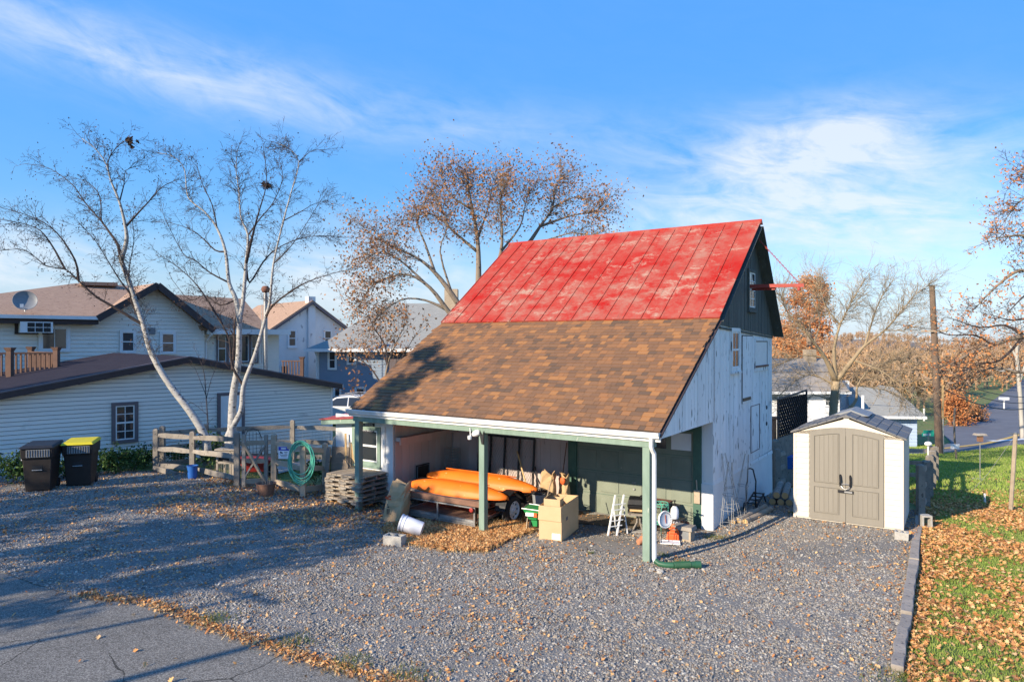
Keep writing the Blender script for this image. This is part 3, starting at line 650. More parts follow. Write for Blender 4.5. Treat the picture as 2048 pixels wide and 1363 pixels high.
for z0, z1, ya, yb in ((3.345, 3.99, 6.96, 6.98), (3.345, 3.99, 8.23, 8.25), (3.975, 4.0, 6.98, 8.23)): m.box(GX + .008, GX + .016, ya, yb, z0, z1)
m.build('gap', M['underlay'], hf)
m = MB()
for z0, z1, ya, yb in ((1.1, 1.13, 6.5, 7.45), (2.3, 2.33, 6.5, 7.45), (1.13, 2.3, 6.5, 6.54), (1.13, 2.3, 7.41, 7.45)): m.box(GX, GX + .010, ya, yb, z0, z1 - .012 if z1 - z0 < .1 else z1)
par('small_door_outline', m, 'mauve_trim')
for zz, yy in ((2.15, 8.2), (1.7, 8.2)):
    m = MB(); m.tube([Vector((GX + .012, yy + .05 * math.cos(t), zz + .05 * math.sin(t))) for t in np.linspace(0, 6.28, 9)[:-1]], .01, 5, closed=True); par('iron_ring', m, 'black_metal')
# hay hoist beam + chain
hb = MB(); hb.bar((GX - .2, 6.28, 5.40), (1.30, 6.28, 5.36), .07, .085); hbo = par('hoist_beam', hb, 'red_steel')
m = MB(); m.bar((GX - .1, 6.5, 5.33), (.62, 6.32, 5.31), .05, .06); m.build('brace', M['red_steel'], hbo)
ch = MB(); p0, p1 = Vector((1.18, 6.28, 5.42)), Vector((.16, 6.45, 6.62)); n = 30
for i in range(n):
    a, b = p0.lerp(p1, i / n), p0.lerp(p1, (i + 1) / n); d = (b - a).normalized(); sd = d.cross(Vector((0, 1, 0))).normalized() if i % 2 else Vector((0, 1, 0)); c = (a + b) / 2
    ch.tube([c + d * (.034 * math.cos(t)) + sd * (.016 * math.sin(t)) for t in np.linspace(0, 6.28, 7)[:-1]], .007, 4, closed=True)
ch.build('chain', M['red_steel'], hbo)
m = MB(); m.lathe([(.028, -.05), (.04, -.03), (.04, .02), (.02, .04)], 10, Matrix.Translation((1.18, 6.28, 5.28))); m.build('pulley', M['red_steel'], hbo)
# --- front: posts, beam, gutter, downspout
for xx in (-.26, -3.92, -7.6):
    gp = B(xx, .1); m = MB(); m.box(xx - .07, xx + .07, .03, .17, gp.z - .05, 2.08); par('post', m, 'green_trim', bevel=.008)
m = MB(); m.box(-7.72, -.12, .02, .19, 2.08, 2.24); par('header_beam', m, 'green_trim', bevel=.006)
m = MB()
for xx in np.arange(-7.6, -.1, .6): m.hexa([(xx, .1, 2.16), (xx + .05, .1, 2.16), (xx + .05, 3.4, 4.09), (xx, 3.4, 4.09), (xx, .1, 2.29), (xx + .05, .1, 2.29), (xx + .05, 3.4, 4.22), (xx, 3.4, 4.22)])
par('rafters', m, 'wood_brown')
gprof = [(-.005, .02), (-.01, .12), (-.05, .125), (-.095, .10), (-.115, .06), (-.10, .035), (-.12, .03), (-.125, .01), (-.09, -.005), (-.02, -.005)]
m = MB()
gl0, gl1 = -7.83, .03
outer = [(-.02, 2.26), (-.075, 2.26), (-.092, 2.275), (-.10, 2.31), (-.118, 2.335), (-.122, 2.37), (-.108, 2.372), (-.105, 2.345), (-.088, 2.32), (-.078, 2.285), (-.065, 2.272), (-.03, 2.272), (-.03, 2.36), (-.02, 2.36)]
m.prism([(gl0, yy, zz) for yy, zz in outer], (gl1 - gl0, 0, 0))
for xx in (gl0, gl1 - .006): m.prism([(xx, yy, zz) for yy, zz in ((-.02, 2.26), (-.075, 2.26), (-.1, 2.31), (-.12, 2.37), (-.02, 2.37))], (.006, 0, 0))
gut = par('gutter', m, 'gutter')
for xx in np.arange(-7.3, 0, 1.05):
    m = MB(); m.box(xx, xx + .022, -.124, -.01, 2.366, 2.378); m.build('gutter_hanger', M['steel'], gut)
m = MB(); m.box(gl0, gl1, -.018, .018, 2.20, 2.30); m.build('fascia', M['gutter'], gut)
gp = B(-.17, 0)
m = MB(); m.tube([(-.12, -.07, 2.27), (-.12, -.07, 2.12), (-.115, -.04, 2.06), (-.10, .02, 1.98), (-.10, .03, 1.85), (-.09, -.0, .5), (-.085, -.01, gp.z + .12), (-.05, -.03, gp.z + .05)], .042, 8); par('downspout', m, 'gutter', smooth='auto')
# flood light and black bracket at the middle post
fl = MB(); fl.lathe([(.03, 0), (.055, .03), (.07, .09), (.062, .16), (.03, .19)], 12, Matrix.Translation((-4.12, -.02, 2.02)) @ Matrix.Rotation(R(65), 4, 'Y') @ Matrix.Rotation(R(-20), 4, 'X')); flo = par('flood_light', fl, 'white_paint', smooth='auto')
m = MB(); m.lathe([(.02, 0), (.04, .01), (.045, .06), (.04, .085), (.015, .09)], 10, Matrix.Translation((-4.16, -.06, 1.92))); m.build('motion_sensor', M['white_paint'], flo)
m = MB(); m.bar((-4.2, .0, 2.16), (-4.15, -.05, 1.99), .018, .018); m.build('bracket', M['white_paint'], flo)
m = MB(); m.prism([(-3.9, .0, 1.84), (-3.85, .0, 1.84), (-3.84, .0, 2.12), (-3.87, .0, 2.06), (-3.9, 0, 2.02), (-3.95, 0, 2.13), (-3.94, 0, 2.0)], (0, .028, 0)); par('iron_bracket', m, 'black')
# --- pink boarded back wall of the bay, with shelf rail
pw = MB(); pw.box(-7.25, -3.55, 3.34, 3.42, -.3, 4.15); pwo = par('bay_wall', pw, 'underlay')
x = -7.25
while x < -3.62:
    wd = min(r3.choice((.24, .28, .30)), -3.6 - x)
    m = MB(); m.box(x + .003, x + wd - .003, 3.30 + r3.uniform(0, .006), 3.335, -.3, 4.1); m.build('board', M['board_pink'], pwo); x += wd
sw_ = MB(); sw_.box(-7.35, -7.30, 1.0, 3.3, -.3, 2.9); swo = par('bay_side_wall', sw_, 'underlay')
y = 1.0
while y < 3.27:
    wd = min(r3.choice((.22, .26, .30)), 3.3 - y); y1 = y + wd
    m = MB(); m.hexa([(-7.295, y + .003, -.3), (-7.27 + r3.uniform(-.004, .004), y + .003, -.3), (-7.27, y1 - .003, -.3), (-7.295, y1 - .003, -.3), (-7.295, y + .003, roof_lean(y) - .12), (-7.27, y + .003, roof_lean(y) - .12), (-7.27, y1 - .003, roof_lean(y1) - .12), (-7.295, y1 - .003, roof_lean(y1) - .12)]); m.build('board', M['board_pink'], swo); y = y1
m = MB(); m.box(-7.265, -7.10, 1.02, 3.28, 1.50, 1.60); m.build('shelf_rail', M['board_pink'], swo)
m = MB(); m.box(-7.10, -7.07, .98, 2.2, 1.42, 1.60); m.build('rail_face', M['board_pink'], swo)
# --- garage door
DX0, DX1, DZ0, DZ1 = -3.38, -.46, -.22, 1.98
gd = MB(); gd.box(DX0, DX1, 3.30, 3.36, DZ0, DZ1); gdo = par('garage_door', gd, 'door_green')
ncol, nrow = 5, 4; cw = (DX1 - DX0) / ncol; rh = (DZ1 - DZ0) / nrow
for i in range(ncol):
    for j in range(nrow):
        xa_, xb_, za, zb = DX0 + i * cw + .06, DX0 + (i + 1) * cw - .06, DZ0 + j * rh + .06, DZ0 + (j + 1) * rh - .05
        if j == nrow - 1:
            m = MB(); m.box(xa_, xb_, 3.296, 3.31, za + .06, zb); m.build('pane', M['glass'] if i < 4 else M['sign_white'], gdo)
        else:
            m = MB(); m.box(xa_, xb_, 3.285, 3.301, za, zb); m.build('door_panel', M['door_green'], gdo, bevel=.008)
for j in range(1, nrow):
    m = MB(); m.box(DX0, DX1, 3.297, 3.30, DZ0 + j * rh - .004, DZ0 + j * rh + .004); m.build('section_joint', M['green_dark'], gdo)
m = MB(); m.box(-1.92, -1.82, 3.262, 3.285, .68, .71); m.tube([(-1.87, 3.27, .55), (-1.87, 3.25, .55)], .025, 8); m.build('door_handle', M['steel'], gdo)
for xa_, xb_ in ((-3.60, -3.38), (-.46, -.28)):
    m = MB(); m.box(xa_, xb_, 3.24, 3.36, -.3, 2.15); par('door_jamb', m, 'green_dark')
m = MB(); m.box(-3.6, -.28, 3.25, 3.36, 1.98, 2.2); par('door_head', m, 'green_dark')
m = MB(); m.box(-3.6, -.03, 3.33, 3.4, 2.2, 4.1); par('bay_wall_above_door', m, 'board_pink')
m = MB(); m.box(-.28, GX - .0, 3.285, 3.40, .86, 4.05); par('corner_board', m, 'board_white')
m = MB(); m.box(-.28, GX + .012, 3.255, 3.4, -.4, .86); par('corner_pier', m, 'plaster_white')
m = MB(); m.box(-3.4, -.4, 2.9, 3.26, -.3, -.12); par('door_sill', m, 'concrete')
# --- small annex on the left with its own low red roof
m = MB(); m.box(-9.35, -7.35, 1.0, 4.0, -.3, 2.02); axo = par('annex_wall', m, 'plaster_white')
x = -9.35
while x < -7.32:
    wd = min(.41, -7.27 - x); m = MB(); m.box(x + .002, x + wd - .002, .965, 1.0, -.3, 2.08); m.build('board', M['white_paint'], axo); x += wd
win(barn, (-8.62, .962, .93), (1, 0, 0), .80, .80, (0, -1, 0), 1, 2, 'green_trim', 'white_paint', .10)
for xx, z0, z1 in ((-7.62, .95, 1.85), (-7.52, -.1, .95)):
    m = MB(); m.box(xx, xx + .06, .945, .963, z0, z1); par('batten', m, 'white_paint')
m = MB(); m.hexa([(-9.62, .70, 1.80), (-7.36, .70, 2.0), (-7.36, 4.2, 2.28), (-9.62, 4.2, 2.08), (-9.62, .70, 1.92), (-7.36, .70, 2.12), (-7.36, 4.2, 2.40), (-9.62, 4.2, 2.20)]); aro = par('annex_roof', m, 'green_trim')
m = MB(); m.hexa([(-9.66, .66, 1.92), (-7.86, .66, 2.08), (-7.86, 4.24, 2.365), (-9.66, 4.24, 2.205), (-9.66, .66, 1.94), (-7.86, .66, 2.10), (-7.86, 4.24, 2.385), (-9.66, 4.24, 2.225)]); m.build('metal_sheet', M['red_steel'], aro)
# sign hung on the annex
sg = thing('property_sign', 'black private property sign with white letters above the annex window', 'sign', B(-8.12, .95, 1.79), BRZ)
m = MB(); m.box(-.19, .19, -.008, 0, -.12, .12); m.build('board', M['ink'], sg)
MT = Matrix.Rotation(R(90), 4, 'X')
for tx, zz, sz in (('PRIVATE', .075, .075), ('PROPERTY', .0, .088), ('NO TRESPASSING', -.075, .042)):
    text_mesh('lettering', tx, sz, M['sign_white'], sg, Matrix.Translation((0, -.0095, zz)) @ MT)
# ================================================================== resin shed
p1 = G(1589, 1034); SW = 2.10; SRZ = BRZ; p2 = p1 + BXD * SW
zb = p1.z + .015
shed = thing('garden_shed', 'cream resin garden shed with taupe double doors and grey panelled roof', 'shed', (p1.x, p1.y, zb), SRZ)
EV, PK, SD = 1.90, 2.30, 1.95; c = SW / 2
def sp_(name, mb, mat, p=None, **k): return mb.build(name, M[mat], p or shed, **k)
m = MB(); m.prism([(0.02, .02, 0), (SW - .02, .02, 0), (SW - .02, .02, EV - .03), (c, .02, PK - .05), (.02, .02, EV - .03)], (0, SD - .04, 0)); body = sp_('wall_core', m, 'shed_wall')
DL, DR = SW * .152, SW * .835                       # door opening
def arch(x): return 1.925 + .125 * (1 - ((x - c) / (c - DL)) ** 2)
def rooflim(x): return EV + (PK - EV) * (1 - abs(x - c) / c) - .045
z = .04
while z < PK - .12:                                  # moulded lap boards
    zt = min(z + .118, PK - .1)
    for xa_, xb_ in ((.0, DL - .02), (DR + .02, SW)):
        if z < EV - .02: 
            zt2 = min(zt, rooflim(xa_ if xa_ > 0 else 0) + .02 if xa_ == 0 else rooflim(SW) + .02)
            m = MB(); m.hexa([(xa_, -.012, z), (xb_, -.012, z), (xb_, .02, z), (xa_, .02, z), (xa_, .0, zt2 - .006), (xb_, .0, zt2 - .006), (xb_, .02, zt2 - .006), (xa_, .02, zt2 - .006)]); sp_('lap_board', m, 'shed_wall', body)
    z += .118
m = MB(); n = 24; pts = [(DL - .03, -.012, 1.90)] + [(DL - .02 + (DR - DL + .04) * i / n, -.012, arch(DL + (DR - DL) * i / n) + .006) for i in range(n + 1)] + [(DR + .03, -.012, 1.90), (SW - .01, -.012, 1.90), (SW, -.012, EV - .02), (c, -.012, PK - .045), (0, -.012, EV - .02), (.01, -.012, 1.90)]
m.prism(pts, (0, .035, 0)); sp_('gable_fascia', m, 'shed_wall', body)
for k in range(3):
    z0 = 2.10 + k * .07; hw = (PK - z0 - .08) / (PK - EV) * c * .85
    m = MB(); m.hexa([(c - hw, -.022, z0), (c + hw, -.022, z0), (c + hw, -.01, z0), (c - hw, -.01, z0), (c - hw + .05, -.013, z0 + .064), (c + hw - .05, -.013, z0 + .064), (c + hw - .05, -.01, z0 + .064), (c - hw + .05, -.01, z0 + .064)]); sp_('lap_board', m, 'shed_wall', body)
for xx in (-.02, SW - .035):
    m = MB(); m.box(xx, xx + .055, -.022, .05, 0, EV - .03); sp_('corner_post', m, 'shed_wall', bevel=.008)
m = MB(); m.box(SW - .01, SW + .012, .05, SD, .0, EV - .04); sp_('side_panel', m, 'shed_wall')
mid = (DL + DR) / 2
for side in (0, 1):
    xa_, xb_ = (DL, mid - .004) if side == 0 else (mid + .004, DR); n = 12
    m = MB(); m.prism([(xa_, -.02, .03), (xb_, -.02, .03)] + [(xb_ + (xa_ - xb_) * i / n, -.02, arch(xb_ + (xa_ - xb_) * i / n)) for i in range(n + 1)], (0, .03, 0)); dr = sp_('door', m, 'shed_door')
    ix0, ix1 = (xa_ + .115, xb_ - .15) if side == 0 else (xa_ + .15, xb_ - .115)
    for z0, z1 in ((.2, .72), (.86, 1.84)):
        top = (lambda x: z1) if z1 < 1 else (lambda x: arch(x) - .14)
        m = MB(); fr = [(ix0 - .02, -.030, z0 - .02), (ix1 + .02, -.030, z0 - .02)] + [(ix1 + .02 + (ix0 - ix1 - .04) * i / 8, -.030, top(ix1 + (ix0 - ix1) * i / 8) + .02) for i in range(9)]
        m.tube(fr, .008, 4, closed=True); m.build('panel_moulding', M['shed_door'], dr)
        nb = 5; bw = (ix1 - ix0) / nb
        for i in range(nb):
            a, b_ = ix0 + i * bw + .005, ix0 + (i + 1) * bw - .005
            m = MB(); m.hexa([(a, -.026, z0), (b_, -.026, z0), (b_, -.015, z0), (a, -.015, z0), (a, -.026, top(a)), (b_, -.026, top(b_)), (b_, -.015, top(b_)), (a, -.015, top(a))]); m.build('plank', M['shed_door'], dr, bevel=.004)
    hx = mid - .10 if side == 0 else mid + .09
    m = MB(); m.tube([(hx, -.03, 1.04), (hx, -.075, 1.02), (hx + .008, -.085, .92), (hx, -.075, .82), (hx, -.03, .80)], .018, 8); m.build('handle', M['black_metal'], dr, smooth='auto')
m = MB(); m.tube([(mid - .11, -.06, .84), (mid - .05, -.085, .77), (mid, -.09, .745), (mid + .06, -.085, .77), (mid + .1, -.06, .84)], .011, 6); m.tube([(mid - .1, -.06, .85), (mid, -.075, .86), (mid + .09, -.06, .85)], .007, 6); lk_o = sp_('chain_lock', m, 'steel')
m = MB(); m.box(mid - .15, mid + .15, -.05, -.02, .66, .715); m.build('hasp_plate', M['black_metal'], lk_o)
m = MB(); m.box(mid - .02, mid + .13, -.064, -.05, .672, .705); m.build('bolt', M['steel'], lk_o)
# roof: two slopes of moulded panels
for side in (0, 1):
    xe, sgn = (-.07, 1) if side == 0 else (SW + .07, -1)
    a = Vector((xe, -.06, EV - .025)); b_ = Vector((c, -.06, PK)); run = (b_ - a); nrm2 = Vector((-run.z * sgn, 0, run.x * sgn)).normalized()
    if nrm2.z < 0: nrm2 = -nrm2
    ln = SD + .12
    m = MB(); pts = [a, b_, b_ + Vector((0, ln, 0)), a + Vector((0, ln, 0))]; m.prism(pts, nrm2 * .02); ro = sp_('roof_slope', m, 'shed_roof')
    nu, nv = 6, 4
    for i in range(nu):
        for j in range(nv):
            if j == nv - 1 and False: continue
            q0 = a + run * (i / nu + .008) + Vector((0, ln * j / nv + .006, 0)); q1 = a + run * ((i + 1) / nu - .008) + Vector((0, ln * j / nv + .006, 0)); dv = Vector((0, ln / nv - .012, 0))
            m = MB(); m.prism([q0 + nrm2 * .02, q1 + nrm2 * .02, q1 + dv + nrm2 * .02, q0 + dv + nrm2 * .02], nrm2 * (.012 if (i + j) % 2 else .016)); m.build('roof_panel', M['shed_roof'], ro)
m = MB(); m.prism([(c - .09, -.07, PK - .02), (c, -.07, PK + .045), (c + .09, -.07, PK - .02)], (0, SD + .14, 0)); sp_('ridge_cap', m, 'shed_roof')
m = MB(); m.prism([(c - .35, .75, PK - .05), (c, .75, PK + .075), (c + .35, .75, PK - .05)], (0, 1.0, 0)); sp_('skylight', m, 'grey_plastic')
# concrete blocks by the shed
def block(loc, rz, label, tilt=0, L_=.40, W_=.20, H_=.20, holes='up', rx=0):
    t = thing('cinder_block', label, 'block', loc, rz, 'concrete blocks in the yard'); t.rotation_euler = (rx, tilt, rz)
    m = MB(); tk = .035
    if holes == 'up':
        m.box(0, L_, 0, tk, 0, H_); m.box(0, L_, W_ - tk, W_, 0, H_)
        for xx in (0, L_ / 2 - tk / 2, L_ - tk): m.box(xx, xx + tk, tk, W_ - tk, 0, H_)
        m.box(tk, L_ - tk, tk, W_ - tk, 0, H_ * .55)
    else:
        m.box(0, L_, 0, W_, 0, tk); m.box(0, L_, 0, W_, H_ - tk, H_)
        m.box(0, tk, 0, W_, tk, H_ - tk); m.box(L_ - tk, L_, 0, W_, tk, H_ - tk)
        if L_ > .3: m.box(L_ / 2 - tk / 2, L_ / 2 + tk / 2, 0, W_, tk, H_ - tk)
    m.build('body', M['concrete'], t, bevel=.006); return t
b1 = G(1845, 1056); block(b1, R(-8), 'square concrete block with one hole standing on the lawn side of the timber', L_=.20, W_=.19, H_=.27, holes='front')
b2 = G(1789, 1079); block(b2, R(-26), 'tilted concrete block under the right corner of the shed', tilt=R(4), L_=.24, W_=.22, H_=.17)
b3 = G(1806, 1064)
t = thing('plank_stack', 'short grey planks lying behind the shed corner beside the kerb timber', 'plank', onG(8.55, 14.95), R(58))
for k in range(2):
    m = MB(); m.box(k * .05, .9 + k * .05, .02 * k, .16 + .02 * k, .045 * k, .04 + .045 * k); m.build('plank', M['wood_grey'], t)
# ================================================================== split rail fences
def rail(m, p, q, h=.13, w_=.06, r=None):
    p, q = Vector(p), Vector(q); n = 4; pts = [p.lerp(q, i / n) + Vector((0, 0, (r or rng).uniform(-.012, .012))) for i in range(n + 1)]
    hs_ = [h * .6, h, h * 1.02, h, h * .6]
    for i in range(n):
        a, b_ = pts[i], pts[i + 1]; d = Vector((b_.x - a.x, b_.y - a.y, 0)).normalized(); sdv = Vector((-d.y, d.x, 0)) * w_ / 2
        za, zc = Vector((0, 0, hs_[i] / 2)), Vector((0, 0, hs_[i + 1] / 2))
        m.hexa([a - sdv - za, b_ - sdv - zc, b_ + sdv - zc, a + sdv - za, a - sdv * .6 + za, b_ - sdv * .6 + zc, b_ + sdv * .6 + zc, a + sdv * .6 + za])
def fence(label, posts, levels, mat='wood_grey', rails=True, skip=(), wire=False, pw=.13, group=None):
    """posts: (point on ground, height)"""
    o0 = posts[0][0]; t = thing('rail_fence', label, 'fence', o0, 0, group); rr = random.Random(len(posts))
    for p, h in posts:
        q = p - o0; m = MB(); a = pw / 2
        m.box(q.x - a, q.x + a, q.y - a * .8, q.y + a * .8, q.z - .1, q.z + h - .03)
        m.hexa([(q.x - a, q.y - a * .8, q.z + h - .03), (q.x + a, q.y - a * .8, q.z + h - .03), (q.x + a, q.y + a * .8, q.z + h - .03), (q.x - a, q.y + a * .8, q.z + h - .03), (q.x - a * .5, q.y - a * .5, q.z + h), (q.x + a * .5, q.y - a * .5, q.z + h), (q.x + a * .5, q.y + a * .5, q.z + h), (q.x - a * .5, q.y + a * .5, q.z + h)])
        m.build('post', M[mat], t)
    for i in range(len(posts) - 1):
        if i in skip: continue
        (p, h), (q, h2) = posts[i], posts[i + 1]
        for lv in levels:
            m = MB(); rail(m, p - o0 + Vector((0, 0, h * lv)), q - o0 + Vector((0, 0, h2 * lv)), r=rr); m.build('rail', M[mat], t)
        if wire:
            m = MB(); d = q - p; n = int(d.length / .1)
            for k in range(n): a = p - o0 + d * (k / n); m.tube([a + Vector((0, 0, .05)), a + Vector((0, 0, h * .82))], .0022, 3, cap=False)
            for k in range(10): zz = Vector((0, 0, .05 + (h * .82 - .05) * k / 9)); m.tube([p - o0 + zz, q - o0 + zz], .0022, 3, cap=False)
            m.build('wire_mesh', M['wire'], t)
    return t
def post(px, pb, pt): p = G(px, pb); return (p, (pb - pt) * p.y / F)
FP = [post(312, 943, 857), post(385, 950, 862), post(474, 974, 863)]
fence('grey split rail fence left of the gate with blue bucket at its foot', FP, (.86, .55, .16))
GP = [post(548, 975, 867), post(606, 994, 880)]
endp = G(650, 985); GP.append((endp, 1.3))
fence('pale split rail fence with coiled green hose on its end post', GP, (.84, .50, .13), 'wood_pale')
bk = [FP[0], (onG(*S(411, 0, 20.3)[:2]), 1.25), (onG(*S(585, 0, 21.5)[:2]), 1.36), (onG(*S(690, 0, 21.9)[:2]), 1.3)]
bk = [(bk[0][0] + Vector((.05, .25, 0)), 1.25)] + bk[1:]
fence('dark weathered rail fence with wire mesh in front of the low garage', bk, (.84, .5, .15), wire=True)
m0 = onG(FP[0][0].x + .35, FP[0][0].y - .25); t = thing('split_rail', 'loose split rail piece lying at the left fence corner post', 'rail', m0, 0)
m = MB(); rail(m, (-.35, .1, .16), (.45, -.2, .03)); m.build('rail', M['wood_grey'], t)
# gate
ga, gb = G(487, 975), G(533, 974); gd_ = gb - ga
gate = thing('garden_gate', 'wooden garden gate with crossed diagonal braces in the split rail fence', 'gate', ga, 0); gh = 1.36
def gp_(u, z, dy=0): return Vector((gd_.x * u, gd_.y * u - dy, gd_.z * u + z))
for u in (0.02, .98):
    m = MB(); m.bar(gp_(u, .02), gp_(u, gh), .09, .07, (0, 1, 0)); m.build('stile', M['wood_grey'], gate)
for lv in (.84, .5, .13):
    m = MB(); rail(m, gp_(.0, gh * lv, .0), gp_(1, gh * lv, .0), .12, .05); m.build('rail', M['wood_pale'], gate)
m = MB(); m.bar(gp_(.02, gh * .86, .06), gp_(.96, gh * .12, .06), .05, .09, (0, 1, 0)); m.build('brace', M['wood_pale'], gate)
m = MB(); m.bar(gp_(.06, gh * .2, .03), gp_(.96, gh * .8, .03), .04, .07, (0, 1, 0)); m.build('brace', M['wood_grey'], gate)
# sign on the fence
sp0 = GP[0][0].lerp(GP[1][0], .38); hsg = GP[0][1]
sgn = thing('warning_sign', 'small white and blue surveillance sign hung on the pale fence rails', 'sign', (sp0.x, sp0.y - .07, sp0.z + hsg * .72), R(-8))
m = MB(); m.box(-.145, .145, -.006, 0, -.16, .15); m.build('plate', M['sign_white'], sgn)
m = MB(); m.box(-.14, .14, -.008, -.006, .05, .145); m.build('blue_header', M['sign_blue'], sgn)
m = MB(); m.box(-.07, .06, -.0095, -.008, .08, .125); m.build('header_print', M['sign_white'], sgn)
m = MB(); m.bar((-.1, -.008, .015), (-.03, -.008, -.02), .003, .028, (0, 0, 1)); m.bar((-.11, -.008, -.045), (-.07, -.008, -.005), .003, .01); m.build('camera_symbol', M['ink'], sgn)
m = MB()
for k, (a, b_) in enumerate(((.01, .1), (.02, .09), (-.1, .1), (-.08, .08))): m.box(a, b_, -.0075, -.006, .0 - k * .036, .016 - k * .036)
m.build('print_lines', M['grey_plastic'], sgn)
# coiled hose on the end post
hp = GP[1][0]; hh = GP[1][1]
hose = thing('garden_hose', 'coiled mint green garden hose hanging on the fence end post', 'hose', (hp.x, hp.y, hp.z + hh), 0)
m = MB(); r5 = random.Random(2)
for k in range(7):
    a, b_ = .27 + .018 * k % .05 + r5.uniform(-.02, .02), .43 + r5.uniform(-.03, .05); dz = -.10 - b_ + .02 * k; n = 26; xo = .0 + r5.uniform(-.02, .03)
    m.tube([(xo + a * math.sin(t_) * (1 if t_ < 6.3 else 1), -.10 - .012 * k + .02 * math.sin(3 * t_ + k) + .14 * (1 + math.cos(t_)) / 2 * 0, dz + b_ * math.cos(t_) - .02 * (k % 3) * (1 - math.cos(t_))) for t_ in np.linspace(0, 2 * math.pi, n)[:-1]], .0125, 6, closed=True)
m.tube([(-.26, -.12, -.35), (-.27, -.13, -.7), (-.2, -.12, -.98), (-.02, -.13, -1.1), (.12, -.13, -1.02), (.22, -.12, -.8), (.25, -.11, -.5)], .0125, 6)
m.build('coil', M['hose'], hose, smooth=True)
# right-hand fence by the lawn
rp = [(onG(*S(1841, 0, 15.6)[:2]), 1.22), (onG(*S(1852, 0, 17.2)[:2]), 1.2), (onG(*S(1859, 0, 19.0)[:2]), 1.2), (onG(*S(1865, 0, 21.0)[:2]), 1.2), (onG(*S(1871, 0, 23.2)[:2]), 1.2)]
fence('split rail fence receding along the lawn beside the shed', rp, (.85, .52, .18), pw=.15)
rp2 = [(rp[-1][0] + Vector((-.1, .1, 0)), 1.2), (onG(12.3, 22.9), 1.2), (onG(10.4, 22.2), 1.2), (onG(8.6, 21.3), 1.2), (onG(7.7, 19.8), 1.25)]
fence('split rail fence crossing behind the shed towards the barn corner', rp2, (.85, .52, .18), pw=.15)
# ================================================================== things in the open bay
def bthing(name, label, cat, x, y, z=None, rz=0, group=None): return thing(name, label, cat, B(x, y, z), BRZ + rz, group)
def gthing(name, label, cat, px, py, rz=0, group=None): return thing(name, label, cat, G(px, py), rz, group)
# ---- trailer (backed in, tail towards the yard)
tz = g(*B(-5, 1.5)[:2])
TX0, TX1, TY0, TY1 = -6.25, -4.25, .28, 2.6
tr = thing('utility_trailer', 'small black utility trailer with plank floor under two orange kayaks', 'trailer', B(0, 0, tz), BRZ)
def tp(n, m, mat, p=None, **k): return m.build(n, M[mat], p or tr, **k)
fl_z = .22
m = MB()
for a, b_ in (((TX0, TY0, fl_z), (TX1, TY0, fl_z)), ((TX0, TY1, fl_z), (TX1, TY1, fl_z)), ((TX0, TY0, fl_z), (TX0, TY1, fl_z)), ((TX1, TY0, fl_z), (TX1, TY1, fl_z))): m.bar(a, b_, .05, .06)
tp('frame', m, 'steel')
nb = 7; bw = (TX1 - TX0 - .1) / nb
for i in range(nb):
    m = MB(); m.box(TX0 + .05 + i * bw + .005, TX0 + .05 + (i + 1) * bw - .005, TY0 + .03, TY1 - .03, fl_z + .0, fl_z + .04); tp('floor_plank', m, 'wood_brown')
m = MB()
for z0 in (.40, .56):
    for xx in (TX0, TX1): m.bar((xx, TY0, z0), (xx, TY1, z0), .035, .035)
    m.bar((TX0, TY1, z0), (TX1, TY1, z0), .035, .035)
for xx in (TX0, TX1):
    for yy in (TY0, 1.8, TY1): m.bar((xx, yy, fl_z), (xx, yy, .58), .04, .04, (0, 1, 0))
tp('side_rails', m, 'black_metal')
tg = MB()
for z0 in (.15, .19, .53): tg.bar((TX0 - .04, TY0 - .07, z0), (TX1 + .04, TY0 - .07, z0), .03, .03)
for xx in (TX0 - .02, (TX0 + TX1) / 2, TX1 + .02): tg.bar((xx, TY0 - .07, .14), (xx, TY0 - .07, .55), .035, .035, (0, 1, 0))
tp('tailgate', tg, 'steel')
for xx in (TX0 + .1, TX1 - .02):
    m = MB(); m.lathe([(.03, 0), (.05, .01), (.05, .05), (.03, .06)], 10, Matrix.Translation((xx, TY0 - .10, .50)) @ Matrix.Rotation(R(90), 4, 'X')); tp('tail_lamp', m, 'red_plastic' if xx > -5 else 'black')
m = MB(); m.bar(((TX0 + TX1) / 2, TY0, .18), ((TX0 + TX1) / 2 - .25, TY0 - .25, .03), .05, .05); m.tube([((TX0 + TX1) / 2, TY0 - .07, .16), ((TX0 + TX1) / 2 + .02, TY0 - .12, .08), ((TX0 + TX1) / 2 - .12, TY0 - .18, .02)], .02, 6); tp('stand', m, 'rust')
